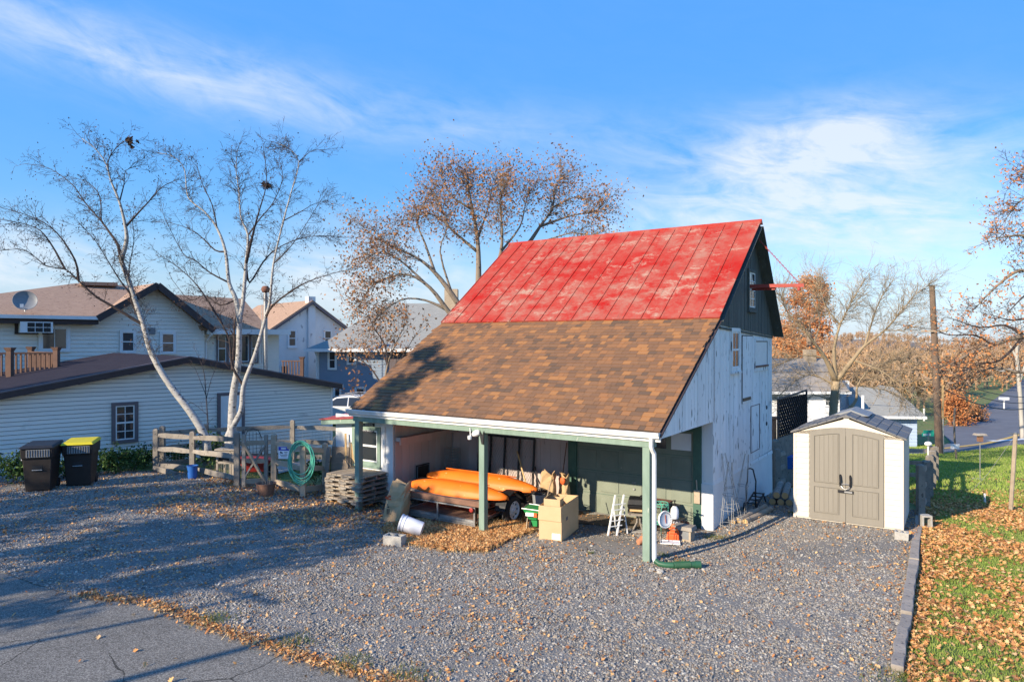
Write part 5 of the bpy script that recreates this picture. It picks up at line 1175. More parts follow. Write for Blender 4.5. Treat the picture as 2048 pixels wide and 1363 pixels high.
# ---- drain hose and rocks below the downspout
d0 = B(-.05, -.06); dh = thing('drain_hose', 'dark green corrugated drain hose curving from the white downspout', 'drain hose', d0, 0)
path = [Vector((0, 0, .10)), Vector((.06, -.05, .06)), Vector((.16, -.10, .055)), Vector((.3, -.13, .058)), Vector((.45, -.12, .06)), Vector((.6, -.10, .06)), Vector((.78, -.10, .06))]
m = MB(); m.tube(path[:4], [.05, .05, .052, .056], 12); m.build('elbow', M['drain'], dh, smooth='auto')
pts, rr_ = [], []
for i in range(33): u = i / 32; p = path[3].lerp(path[5], u); pts.append(p); rr_.append(.058 + (.010 if i % 2 else 0))
m = MB(); m.tube(pts, rr_, 14); m.build('corrugated_section', M['drain'], dh)
m = MB(); m.tube([path[5], path[6] - Vector((.1, 0, 0)), path[6] - Vector((.1, 0, 0)), path[6]], [.055, .055, .066, .066], 14); m.build('end_cuff', M['drain'], dh, smooth='auto')
r6 = random.Random(9)
def rock(label, loc, s_, grp):
    t = thing('rock', label, 'rock', loc, r6.uniform(0, 6), grp); m = MB(); m.sphere((0, 0, s_ * .35), s_, s_ * .8, s_ * .55, 7, 5); m.v = [(v[0] * r6.uniform(.8, 1.2), v[1] * r6.uniform(.8, 1.2), v[2] * r6.uniform(.8, 1.2)) for v in m.v]; m.build('stone', M['concrete'], t)
rock('left pale rock propping the downspout foot', G(1303, 1142), .065, 'rocks at the downspout'); rock('middle pale rock under the drain hose elbow', G(1320, 1146), .08, 'rocks at the downspout'); rock('right pale rock in front of the drain hose', G(1333, 1158), .055, 'rocks at the downspout')
rock('small flat rock right of the drain hose', G(1366, 1158), .04, 'rocks at the downspout')
# ---- tomato cages, cart, logs at the gable wall
def cage(label, loc, h, tilt):
    t = thing('tomato_cage', label, 'plant cage', loc, 0, 'tomato cages by the barn wall'); t.rotation_euler = tilt; m = MB()
    for k in range(4):
        a = k * math.pi / 2 + .3; m.tube([(.17 * math.cos(a), .17 * math.sin(a), 0), (.13 * math.cos(a), .13 * math.sin(a), h * .5), (.05 * math.cos(a), .05 * math.sin(a), h)], .006, 4)
    for zz, rr_ in ((.08 * h, .165), (.3 * h, .148), (.52 * h, .125)): m.tube([(rr_ * math.cos(a), rr_ * math.sin(a), zz) for a in np.linspace(0, 6.28, 17)[:-1]], .006, 4, closed=True)
    m.build('wire_frame', M['wire'], t)
cage('upside-down wire tomato cage nearest the white barn corner', B(.22, 3.45), 1.5, (R(3), R(2), 0)); cage('middle wire tomato cage leaning in the group by the barn wall', B(.32, 3.85), 1.6, (R(-5), R(-9), 0)); cage('rear wire tomato cage beside the black hand cart', B(.25, 4.35), 1.5, (R(2), R(6), 0))
hc = bthing('hand_cart', 'folding black hand cart with small wheels against the barn wall', 'cart', .30, 5.25)
m = MB()
for dx in (-.11, .11): m.tube([(dx * .55, -.1, 1.02), (dx * .9, .02, .72), (dx, -.05, .60), (dx, -.05, .12)], .017, 6)
m.tube([(-.06, -.1, 1.02), (0, -.105, 1.04), (.06, -.1, 1.02)], .017, 6); m.build('handle', M['black_metal'], hc, smooth=True)
m = MB(); m.bar((-.12, 0, .14), (-.12, .75, .30), .03, .03); m.bar((.12, 0, .14), (.12, .75, .30), .03, .03)
for k in range(4): m.bar((-.12, .1 + .2 * k, .16 + .045 * k), (.12, .1 + .2 * k, .16 + .045 * k), .025, .025)
m.build('folded_deck', M['black'], hc)
for xx in (-.15, .15):
    m = MB(); m.lathe([(0, -.02), (.09, -.02), (.10, 0), (.09, .02), (0, .02)], 18, Matrix.Translation((xx, -.02, .10)) @ Matrix.Rotation(R(90), 4, 'Y')); wh = m.build('wheel', M['rubber'], hc, smooth='auto')
    m = MB(); m.lathe([(0, -.026), (.065, -.026), (.065, .026), (0, .026)], 16, Matrix.Translation((xx, -.02, .10)) @ Matrix.Rotation(R(90), 4, 'Y')); m.build('hub', M['wire'], wh)
m = MB(); m.bar((.1, .72, .3), (.12, .95, .05), .025, .025); m.bar((-.1, .72, .3), (-.12, .95, .05), .025, .025); m.build('hook_legs', M['black_metal'], hc)
def log(label, a, b_, r, mat='wood_pale'):
    a, b_ = Vector(a), Vector(b_); t = thing('log', label, 'log', a, 0, 'logs by the barn wall'); d = b_ - a; m = MB(); n = 7
    m.tube([d * (i / n) + Vector((r6.uniform(-.006, .006), 0, r6.uniform(-.006, .006))) for i in range(n + 1)], [r * r6.uniform(.93, 1.06) for _ in range(n + 1)], 10); m.build('stem', M[mat], t, smooth='auto')
    m = MB(); dn = d.normalized(); m.tube([-dn * .004, dn * .002], r * .92, 10); m.build('cut_end', M['wood_new'], t)
log('front pointed log lying on the gravel beside the barn wall', G(1490, 1048) + Vector((0, 0, .06)), G(1541, 1024) + Vector((0, 0, .07)), .068)
log('second log lying close behind the front pointed log', G(1478, 1046) + Vector((0, 0, .06)), G(1530, 1019) + Vector((0, 0, .08)), .065)
log('short dark log half hidden at the barn wall foot', G(1466, 1048) + Vector((0, 0, .055)), G(1505, 1026) + Vector((0, 0, .06)), .06, 'wood_grey')
lb = B(.55, 6.3); ax_ = Vector((.42, .9, 0)).normalized()
for k, (dx, dz, ln, lab) in enumerate(((0.0, .09, 1.6, 'bottom left log of the pile between barn and shed'), (.20, .09, 1.7, 'bottom middle log of the pile between barn and shed'), (.40, .09, 1.7, 'bottom right log of the pile nearest the shed'), (.10, .26, 1.6, 'upper left log of the pile between barn and shed'), (.30, .26, 1.5, 'upper right log of the pile between barn and shed'))):
    a = lb + BXD * dx; a.z = g(a.x, a.y) + dz; e = a + ax_ * ln; e.z = g(e.x, e.y) + dz + .12
    log(lab, a, e, .085, 'wood_grey')
# ================================================================== left of the barn
# ---- pallets
pl0 = B(-9.05, -.02); 
for k in range(6):
    t = thing('pallet', ('bottom', 'second from bottom', 'third from bottom', 'fourth from bottom', 'second from top', 'topmost')[k] + ' grey wooden pallet in the stack by the annex', 'pallet', B(-8.72 + .04 * (k % 2), .0 + .02 * (k % 3), pl0.z + k * .112), BRZ + R((k % 3 - 1) * 2), 'pallets stacked by the annex')
    wd, dp = 1.25, .92
    for i in range(7): m = MB(); m.box(i * wd / 7 + .012, (i + 1) * wd / 7 - .012, 0, dp, .085, .105); m.build('deck_board', M['wood_pale'], t)
    for i in range(3): yy = i * (dp - .05) / 2; m = MB(); m.box(0, wd, yy, yy + .05, .02, .085); 
    for i in range(3):
        yy = i * (dp - .05) / 2; m = MB()
        for xa_, xb_ in ((0, .28), (.50, .76), (.98, wd)): m.box(xa_, xb_, yy, yy + .05, .018, .085)
        m.box(0, wd, yy, yy + .05, .06, .0849); m.build('stringer', M['wood_grey'], t)
    for i in range(3): x0 = i * (wd - .12) / 2; m = MB(); m.box(x0, x0 + .12, 0, dp, .0, .018); m.build('bottom_board', M['wood_grey'], t)
# ---- leaning plywood, posts, reel cart
pw1 = G(654, 988); t = thing('plywood_sheet', 'weathered plywood sheet leaning upright behind the hose reel', 'plywood', pw1, R(-12)); t.rotation_euler = (R(-7), 0, R(-12))
m = MB(); m.box(.04, .52, .05, .07, 0, 1.22); m.build('sheet', M['ply'], t)
t = thing('grey_board', 'grey upright board leaning at the left edge of the plywood', 'board', G(650, 988), R(-14)); t.rotation_euler = (R(-5), R(2), R(-14))
m = MB(); m.box(-.06, .06, 0, .04, 0, 1.20); m.build('board', M['wood_grey'], t)
for k, (px, ptop, mt, wd, lb) in enumerate(((691, 866, 'wood_new', .045, 'tall orange wooden stake leaning on the annex'), (706, 886, 'wood_new', .07, 'short yellow post leaning beside the tall stake'), (700, 884, 'ply', .06, 'brown board standing between the two yellow stakes'), (742, 918, 'wood_new', .05, 'short wooden stake on the pallet stack by the annex wall'))):
    d = 17.6 if k < 3 else 17.9; b0 = S(px + 3, 975 if k < 3 else 938, d); b0.z = g(b0.x, b0.y) if k < 3 else b0.z; tp_ = S(px, ptop, d + .15)
    t = thing('wooden_stake', lb, 'stake', b0, 0, 'stakes leaning on the annex'); m = MB(); m.bar((0, 0, 0), tp_ - b0, wd, wd, (0, 1, 0)); m.build('stake', M[mt], t)
t = thing('plastic_chair', 'pale upturned plastic chair behind the plywood sheet', 'chair', onG(*S(680, 0, 18.3)[:2]), R(20))
m = MB(); m.hexa([(-.24, -.2, .95), (.22, -.2, .90), (.22, .02, .90), (-.24, .02, .95), (-.16, -.16, 1.42), (.2, -.12, 1.32), (.2, .06, 1.32), (-.16, .06, 1.42)]); m.build('seat_shell', M['concrete'], t, bevel=.04)
m = MB()
for sx_ in (-.2, .18):
    for sy in (-.16, .0): m.bar((sx_, sy, 0), (sx_ * .9, sy, .95), .04, .04, (0, 1, 0))
m.build('legs', M['concrete'], t)
hr = thing('hose_reel_cart', 'grey hose reel cart with coiled hose standing beside the pallets', 'hose reel', G(690, 990), R(-18))
m = MB()
for sx_ in (-.2, .2): m.tube([(sx_, -.12, .02), (sx_, -.06, .30), (sx_, .08, .52), (sx_, .22, .72), (sx_, .26, .92)], .022, 7)
m.tube([(-.2, .26, .92), (.2, .26, .92)], .018, 7); m.bar((-.2, -.12, .03), (.2, -.12, .03), .05, .05); m.build('frame', M['grey_plastic'], hr, smooth='auto')
MH = Matrix.Translation((0, .05, .42)) @ Matrix.Rotation(R(90), 4, 'Y')
for zz in (-.15, .15): m = MB(); m.lathe([(0, -.01), (.20, -.01), (.20, .01), (0, .01)], 22, MH @ Matrix.Translation((0, 0, zz))); m.build('reel_flange', M['grey_plastic'], hr)
m = MB()
for k in range(9): m.tube([MH @ Vector(((.15 + .012 * (k % 2)) * math.cos(a), (.15 + .012 * (k % 2)) * math.sin(a), -.12 + k * .03)) for a in np.linspace(0, 6.28, 21)[:-1]], .013, 5, closed=True)
for k in range(4): m.tube([(-.1 + .06 * k, -.10, .45), (-.08 + .06 * k, -.18, .25), (-.05 + .05 * k, -.16, .06)], .011, 5)
m.build('coiled_hose', M['wire'], hr, smooth=True)
m = MB(); m.tube([(.2, .05, .42), (.30, .05, .42), (.30, -.1, .5)], .012, 6); m.box(-.42, -.26, -.1, -.04, .50, .58); m.bar((-.3, -.07, .54), (-.2, 0, .45), .03, .03); m.build('crank', M['black'], hr)
for sx_ in (-.25, .25): m = MB(); m.lathe([(0, -.02), (.10, -.02), (.11, 0), (.10, .02), (0, .02)], 16, Matrix.Translation((sx_, .2, .11)) @ Matrix.Rotation(R(90), 4, 'Y')); m.build('wheel', M['rubber'], hr, smooth='auto')
# ---- tub, bucket, small things at the fence
fp = thing('rusty_tub', 'rusty brown metal tub with dry stalks at the gate post', 'tub', G(532, 990), 0)
m = MB(); m.lathe([(0, 0), (.17, 0), (.235, .29), (.25, .30), (.245, .31), (.22, .30), (.20, .24), (0, .23)], 24, cap=False); m.build('tub', M['wood_brown'], fp, smooth='auto')
m = MB()
for k in range(9): a = k * .7; m.tube([(.08 * math.cos(a), .08 * math.sin(a), .22), (.1 * math.cos(a), .1 * math.sin(a), .38 + .03 * (k % 3))], .008, 4)
m.build('dry_stalks', M['wood_grey'], fp)
bb = thing('blue_bucket', 'blue plastic bucket standing at the foot of the rail fence', 'bucket', G(385, 957), 0)
m = MB(); m.lathe([(0, 0), (.105, 0), (.135, .34), (.145, .34), (.145, .36), (.13, .36), (.115, .05), (0, .04)], 22, cap=False); m.build('pail', M['blue_plastic'], bb, smooth='auto')
m = MB(); m.tube([(.14 * math.cos(a), -.02 - .08 * math.sin(a), .34 - .03 * math.sin(a)) for a in np.linspace(0, math.pi, 9)], .006, 5); m.build('bail', M['steel'], bb)
rc = thing('red_wagon', 'dark red plastic wheelbarrow tub behind the garden gate', 'wheelbarrow', onG(*S(508, 0, 18.6)[:2]), R(15))
m = MB(); m.hexa([(-.22, -.2, .22), (.3, -.2, .22), (.3, .25, .22), (-.22, .25, .22), (-.38, -.32, .62), (.48, -.32, .55), (.48, .35, .55), (-.38, .35, .62)]); m.build('tray', M['red_plastic'], rc, bevel=.03)
m = MB(); m.lathe([(0, -.04), (.17, -.04), (.18, 0), (.17, .04), (0, .04)], 18, Matrix.Translation((.45, 0, .18)) @ Matrix.Rotation(R(90), 4, 'X')); m.build('wheel', M['rubber'], rc, smooth='auto')
m = MB()
for sy in (-.2, .2): m.bar((.45, sy * .3, .18), (-.75, sy * 1.3, .58), .035, .035); m.bar((-.25, sy, .35), (-.3, sy, .0), .03, .03, (0, 1, 0))
m.build('handles', M['wood_grey'], rc)
wc = thing('wooden_hutch', 'small wooden hutch with wire front behind the rail fence', 'hutch', onG(*S(432, 0, 18.6)[:2]), R(-6))
m = MB()
for xx in (0, .38, .56): m.box(xx, xx + .05, 0, .05, 0, .72); m.box(xx, xx + .05, .4, .45, 0, .72)
for zz in (.02, .36, .66): m.box(0, .61, 0, .04, zz, zz + .06)
m.box(-.03, .64, -.03, .48, .72, .76); m.box(.43, .6, .01, .03, .06, .7); m.build('frame', M['wood_grey'], wc)
m = MB(); m.box(.05, .38, .06, .07, .42, .66); m.build('back_panel', M['black'], wc)
m = MB()
for k in range(7): m.tube([(.06 + k * .05, .01, .08), (.06 + k * .05, .01, .36)], .004, 3)
m.build('wire_front', M['wire'], wc)
ac = thing('wire_chair', 'thin dark metal garden chair behind the gate', 'chair', onG(*S(506, 0, 20.2)[:2]), R(10))
m = MB(); m.tube([(-.25, 0, .9), (-.15, 0, 1.12), (0, 0, 1.18), (.15, 0, 1.12), (.25, 0, .9)], .01, 5)
for sx_ in (-.25, .25): m.tube([(sx_, 0, 0), (sx_, 0, .9)], .01, 5); m.tube([(sx_, -.4, 0), (sx_, -.4, .55), (sx_, 0, .6)], .01, 5)
for k in range(5): m.tube([(-.2 + .1 * k, 0, .45), (-.2 + .1 * k, 0, 1.08)], .006, 4)
m.box(-.25, .25, -.4, 0, .43, .45); m.build('frame', M['black_metal'], ac)
# ---- wheelie bins
def bin_(label, px, py, rz, lid, h):
    t = thing('wheelie_bin', label, 'bin', G(px, py), rz, 'wheelie bins by the garage wall'); s_ = h / 1.1; f = lambda L_: [tuple(c_ * s_ for c_ in p) for p in L_]
    m = MB(); m.hexa(f([(-.25, -.27, .02), (.25, -.27, .02), (.25, .24, .05), (-.25, .24, .05), (-.29, -.33, .78), (.29, -.33, .78), (.29, .33, .78), (-.29, .33, .78)])); m.hexa(f([(-.31, -.36, .76), (.31, -.36, .76), (.31, .36, .76), (-.31, .36, .76), (-.32, -.38, 1.0), (.32, -.38, 1.0), (.32, .38, 1.0), (-.32, .38, 1.0)])); m.build('body', M['bin'], t, bevel=.02)
    m = MB(); m.hexa(f([(-.35, -.42, 1.0), (.35, -.42, 1.0), (.35, .40, 1.03), (-.35, .40, 1.03), (-.30, -.34, 1.055), (.30, -.34, 1.055), (.30, .34, 1.09), (-.30, .34, 1.09)])); m.build('lid', M[lid], t, bevel=.015)
    m = MB(); m.bar(Vector((-.22, .42, .98)) * s_, Vector((.22, .42, .98)) * s_, .03, .03); m.build('handle', M['bin'], t)
    m = MB(); m.box(-.2 * s_, .26 * s_, -.382 * s_, -.36 * s_, .80 * s_, .97 * s_); pn = m.build('ribbed_panel', M['grey_plastic'], t)
    for k in range(9): m = MB(); m.box((-.18 + k * .05) * s_, (-.165 + k * .05) * s_, -.39 * s_, -.38 * s_, .81 * s_, .96 * s_); m.build('rib', M['bin'], pn)
    m = MB(); m.box(-.10 * s_, .10 * s_, -.318 * s_, -.28 * s_, .48 * s_, .60 * s_); m.build('grab_recess', M['black'], t)
    m = MB(); m.tube([Vector((-.10, -.33, .50)) * s_, Vector((.10, -.33, .50)) * s_], .012, 6); m.build('grab_bar', M['wire'], t)
    m = MB(); m.box(-.335 * s_, -.318 * s_, -.25 * s_, -.02 * s_, .72 * s_, .84 * s_); m.build('white_logo', M['sign_white'], t)
    for sx_ in (-.24, .24): m = MB(); m.lathe([(0, -.03), (.10, -.03), (.11, 0), (.10, .03), (0, .03)], 16, Matrix.Translation((sx_ * s_, .27 * s_, .11 * s_)) @ Matrix.Rotation(R(90), 4, 'Y')); m.build('wheel', M['rubber'], t, smooth='auto')
bin_('dark brown wheelie bin with black lid, left of the pair', 84, 978, R(18), 'black', 1.14)
bin_('dark brown wheelie bin with yellow lid, right of the pair', 163, 968, R(18), 'yellow_lid', 1.14)
# ================================================================== neighbouring buildings
def span(poly, z):
    xs = []
    n = len(poly)
    for i in range(n):
        (x0, z0), (x1, z1) = poly[i], poly[(i + 1) % n]
        if (z0 - z) * (z1 - z) <= 0 and z0 != z1: xs.append(x0 + (x1 - x0) * (z - z0) / (z1 - z0))
    return (min(xs), max(xs)) if len(xs) >= 2 else None
def lap_wall(parent, poly, pitch, mat, P=(0, 0, 0), U=(1, 0, 0), N=(0, -1, 0), single=False, name='clapboard', th=.02, gap=0.):
    """horizontal lap boards filling a convex outline given as (along, height)"""
    P, U, N = Vector(P), Vector(U), Vector(N); Zv = Vector((0, 0, 1)); z0 = min(p[1] for p in poly); z1 = max(p[1] for p in poly); mb_ = MB(); z = z0
    while z < z1 - .01:
        zt = min(z + pitch, z1 - .002); a, b_ = span(poly, z + .002), span(poly, zt - .002)
        if a and b_:
            m = MB() if single else mb_
            q = lambda x, zz, d: P + U * x + Zv * zz + N * d
            m.hexa([q(a[0], z + gap, th), q(a[1], z + gap, th), q(a[1], z + gap, -.01), q(a[0], z + gap, -.01), q(b_[0], zt, .004), q(b_[1], zt, .004), q(b_[1], zt, 0), q(b_[0], zt, 0)])
            if single: m.build(name, M[mat], parent)
        z += pitch
    if not single: return mb_.build('siding', M[mat], parent, fix=False)
def quad_roof(parent, name, mat, pts, th=.12):
    a, b_, c_ = Vector(pts[0]), Vector(pts[1]), Vector(pts[2]); n = (b_ - a).cross(c_ - a).normalized()
    if n.z < 0: n = -n
    m = MB(); m.prism([Vector(p) for p in pts], n * -th); return m.build(name, M[mat], parent)
# ---- low garage with beige siding
GO = Vector((-9.35, 22.3, 0)); GRZ = math.atan2(.679, .734)
gar = thing('low_garage', 'long low garage with beige lap siding and dark shallow gable roof', 'garage', GO, GRZ)
def tpx(px): k = (px - 1024) / F; return (k * 22.3 + 9.35) / (.734 - .679 * k)
def zpx(px, py): return HC - (py - 681.5) * (22.3 + .679 * tpx(px)) / F
GL, GRt, GPk = -6.3, 3.76, -1.2
gpoly = [(GL, -.2), (GRt, -.2), (GRt, 2.40), (GPk, 3.40), (GL, 2.58)]
m = MB(); m.prism([(x, .02, z) for x, z in gpoly], (0, 9, 0)); gw_ = m.build('wall', M['brown_trim'], gar)  # dark core shows through the siding gaps, painting the shadow lines under each lap
lap_wall(gw_, gpoly, .118, 'vinyl', single=True, th=.03, gap=.014)
for nm, xa_, za, xb_, zb_ in (('roof', GL - .3, 2.53, GPk, 3.52), ('roof', GPk, 3.52, GRt + .3, 2.44)):
    m = MB(); m.hexa([(xa_, -.28, za - .1), (xb_, -.28, zb_ - .1), (xb_, 9.2, zb_ - .1), (xa_, 9.2, za - .1), (xa_, -.28, za), (xb_, -.28, zb_), (xb_, 9.2, zb_), (xa_, 9.2, za)]); ro = m.build('roof_slope', M['roof_dark'], gar)
    m = MB(); m.hexa([(xa_, -.31, za - .2), (xb_, -.31, zb_ - .2), (xb_, -.27, zb_ - .2), (xa_, -.27, za - .2), (xa_, -.31, za - .02), (xb_, -.31, zb_ - .02), (xb_, -.27, zb_ - .02), (xa_, -.27, za - .02)]); m.build('rake_board', M['brown_trim'], ro)
    m = MB(); m.hexa([(xa_, -.325, za - .03), (xb_, -.325, zb_ - .03), (xb_, -.2, zb_ + .004), (xa_, -.2, za + .004), (xa_, -.325, za + .012), (xb_, -.325, zb_ + .012), (xb_, -.2, zb_ + .012), (xa_, -.2, za + .012)]); m.build('drip_edge', M['mauve_trim'], ro)
m = MB(); m.box(GRt - .02, GRt + .05, -.03, .06, -.2, 2.38); m.build('corner_trim', M['white_paint'], gar)
m = MB(); m.box(GRt + .2, GRt + .33, -.3, 9, 2.30, 2.42); m.build('eave_gutter', M['white_paint'], gar)
a, b_ = tpx(230), tpx(268); z0, z1 = zpx(250, 878), zpx(250, 810)
win(gar, (a, -.055, z0), (1, 0, 0), b_ - a, z1 - z0, (0, -1, 0), 2, 4, 'mauve_trim', 'white_paint', .10, sill=False)
a, b_ = tpx(440), tpx(482); zt = zpx(460, 790)
m = MB(); m.box(a, b_, -.06, 0, .1, zt); dr = m.build('door', M['white_paint'], gar)
for i in range(2):
    for j in range(3): m = MB(); w_ = (b_ - a) / 2; m.box(a + i * w_ + .08, a + (i + 1) * w_ - .08, -.07, -.06, .25 + j * .6, .72 + j * .58); m.build('door_panel', M['white_paint'], dr, bevel=.008)
m = MB(); m.sphere((b_ - .08, -.07, 1.05), .035); m.build('knob', M['steel'], dr)
m = MB(); m.box(a - .10, a, -.075, 0, .0, zt + .1); m.box(b_, b_ + .10, -.075, 0, .0, zt + .1); m.box(a, b_, -.075, 0, zt, zt + .1); m.build('door_frame', M['mauve_trim'], gar)
# ---- beige house behind, its front parallel to the garage
HAO = Vector((-16.26, 31.0, 0)); hA = thing('beige_house', 'two storey beige house with brown shingle roof behind the low garage', 'house', HAO, GRZ)
def tA(px, y=0.): k = (px - 1024) / F; ox, oy = HAO.x - .679 * y, HAO.y + .734 * y; return (k * oy - ox) / (.734 - .679 * k)
def zA(px, py, y=0.): return HC - (py - 681.5) * (HAO.y + .734 * y + .679 * tA(px, y)) / F
wallp = [(-9.5, -.3), (2.2, -.3), (2.2, 4.60), (0, 6.42), (-2.14, 5.02), (-9.5, 5.02)]
m = MB(); m.prism([(x, .02, z) for x, z in wallp], (0, 8, 0)); wA = m.build('wall', M['vinyl'], hA)
lap_wall(wA, [(-2.14, 2), (2.2, 2), (2.2, 4.6), (0, 6.42), (-2.14, 5.02)], .17, 'vinyl', th=.03, gap=.012); lap_wall(wA, [(-9.5, 2), (-2.14, 2), (-2.14, 5.02), (-9.5, 5.02)], .17, 'vinyl', th=.03, gap=.012)
quad_roof(hA, 'main_roof', 'roof_brown', [(-9.8, -.5, 4.98), (-2.2, -.5, 5.06), (.3, 4.0, 6.74), (-2.3, 4.0, 6.74)])
quad_roof(hA, 'hip_roof', 'roof_brown', [(-9.8, -.5, 4.98), (-2.3, 4.0, 6.74), (-9.8, 9, 4.9)])
quad_roof(hA, 'gable_roof', 'roof_brown', [(-2.35, -.55, 5.04), (0, -.55, 6.60), (.3, 4.0, 6.76)])
quad_roof(hA, 'gable_roof', 'roof_brown', [(0, -.55, 6.60), (2.45, -.55, 4.58), (2.45, 2.6, 4.58), (.3, 4.0, 6.76)])
quad_roof(hA, 'rear_roof', 'roof_brown', [(-2.3, 4.0, 6.72), (.3, 4.0, 6.72), (2.4, 8.3, 4.9), (-9.8, 8.9, 4.9)])
m = MB(); m.bar((-2.2, 3.6, 6.70), (-.7, 3.6, 6.74), .5, .16); m.build('ridge_vent', M['roof_brown'], hA)
for a, b_ in (((-2.35, -.60, 4.94), (0, -.60, 6.50)), ((0, -.60, 6.50), (2.45, -.60, 4.48))):
    m = MB(); m.bar(a, b_, .28, .08, (0, 1, 0)); m.build('barge_board', M['brown_trim'], hA)
m = MB(); m.box(-9.8, -2.3, -.5, .0, 4.70, 4.90); m.build('soffit', M['brown_trim'], hA)
m = MB(); m.box(-9.8, -2.3, -.62, -.48, 4.90, 5.04); m.build('gutter', M['white_paint'], hA)
def win_A(x0, x1, y0, y1, cols, rows, fr, sash, fw=.08, split=True, yl=-.065):
    a, b_ = tA(x0, yl), tA(x1, yl); c_ = (x0 + x1) / 2; z0, z1 = zA(c_, y1, yl), zA(c_, y0, yl)
    return win(hA, (a, yl, z0), (1, 0, 0), b_ - a, z1 - z0, (0, -1, 0), cols, rows, fr, sash, fw, sill=False, split=split)
win_A(84, 134, 656, 698, 2, 1, 'white_paint', 'white_paint', .12, False)
win_A(244, 268, 664, 702, 1, 1, 'white_paint', 'white_paint', .09)
win_A(324, 348, 667, 704, 1, 1, 'white_paint', 'white_paint', .09)
a = tA(300); m = MB(); m.box(a - .2, a + .2, -.09, 0, zA(300, 668), zA(300, 655)); m.build('wall_vent', M['grey_plastic'], hA)
a = tA(29); z0 = zA(50, 668); m = MB(); m.box(a, a + 1.3, -.08, 0, z0, z0 + .56); acb = m.build('window_surround', M['brown_trim'], hA)
m = MB(); m.box(a + .12, a + 1.22, -.55, -.06, z0 + .06, z0 + .50); aco = m.build('air_conditioner', M['white_paint'], hA)
for i_ in range(3):
    for j_ in range(2): m = MB(); m.box(a + .36 + i_ * .27, a + .60 + i_ * .27, -.56, -.55, z0 + .09 + j_ * .2, z0 + .26 + j_ * .2); m.build('grille', M['black'], aco)
dq = S(50, 618, 27.2); dish = thing('satellite_dish', 'grey satellite dish mounted at the eave of the beige house', 'satellite dish', dq, R(35))
MDs = Matrix.Translation((0, 0, .34)) @ Matrix.Rotation(R(68), 4, 'X')
m = MB(); m.lathe([(.0, -.10), (.25, -.075), (.38, -.02), (.42, .03), (.41, .035), (.36, -.0), (.25, -.05), (0, -.08)], 26, MDs, cap=False); m.build('reflector', M['grey_plastic'], dish, smooth='auto')
m = MB(); m.tube([(0, 0, -.1), (0, .05, .2)], .03, 6); m.tube([(0, 0, 0), (-.1, -.45, .1)], .015, 5); m.box(-.16, -.04, -.55, -.42, .05, .18); m.build('mount', M['white_paint'], dish)
# right wing
m = MB(); m.box(2.2, 6.0, .3, 5, -.3, 4.42); wW = m.build('wing_wall', M['vinyl'], hA)
lap_wall(wW, [(2.2, 2), (6.0, 2), (6.0, 4.42), (2.2, 4.42)], .17, 'vinyl', (0, .3, 0), th=.03, gap=.012)
quad_roof(hA, 'wing_roof', 'roof_brown', [(2.0, -.2, 4.60), (5.25, -.2, 4.60), (4.9, 2.2, 6.22), (.9, 2.2, 6.30)])
quad_roof(hA, 'wing_roof', 'roof_brown', [(5.25, -.2, 4.60), (5.6, 5, 4.6), (4.9, 2.2, 6.22)])
quad_roof(hA, 'wing_roof', 'roof_brown', [(4.9, 2.2, 6.2), (5.6, 5, 4.6), (1, 5, 4.6), (.9, 2.2, 6.28)])
m = MB(); m.box(2.3, 6.35, -.35, .6, 4.32, 4.58); m.build('flat_eave', M['white_paint'], hA)
a = tA(417, .1); m = MB(); m.tube([(a, -.3, 4.3), (a - .1, .15, 3.95), (a - .1, .2, 1.2)], .06, 6); m.build('downspout', M['white_paint'], hA)
for x0, x1, rws in ((436, 452, 2), (458, 497, 1), (503, 514, 2)): win_A(x0, x1, 670, 723, 1 if x1 - x0 < 30 else 2, rws, 'mauve_trim', 'white_paint', .07, rws == 2, .235)
q = S(531, 685, 33.6); fluep = thing('flue_pipe', 'tall stainless steel chimney flue with round cap on the beige house', 'chimney', q, 0)
m = MB(); m.tube([(0, 0, -1.5), (0, 0, 2.45)], .10, 12); m.build('pipe', M['steel'], fluep, smooth='auto')
m = MB(); m.lathe([(.07, 2.45), (.16, 2.5), (.20, 2.58), (.20, 2.68), (.13, 2.78), (0, 2.8)], 14); m.build('cap', M['rust'], fluep, smooth='auto')
m = MB(); m.tube([(-.22, .1, -1), (-.22, .1, 1.9)], .02, 5); m.build('stay', M['steel'], fluep)
def win_at(parent, off, d, x0, x1, y0, y1, cols, rows, fr, sash, fw=.08, split=True):
    p = S(x0, y1, d) + off; w_ = (x1 - x0) * d / F; h_ = (y1 - y0) * d / F
    return win(parent, p, (1, 0, 0), w_, h_, (0, -1, 0), cols, rows, fr, sash, fw, sill=False, split=split)
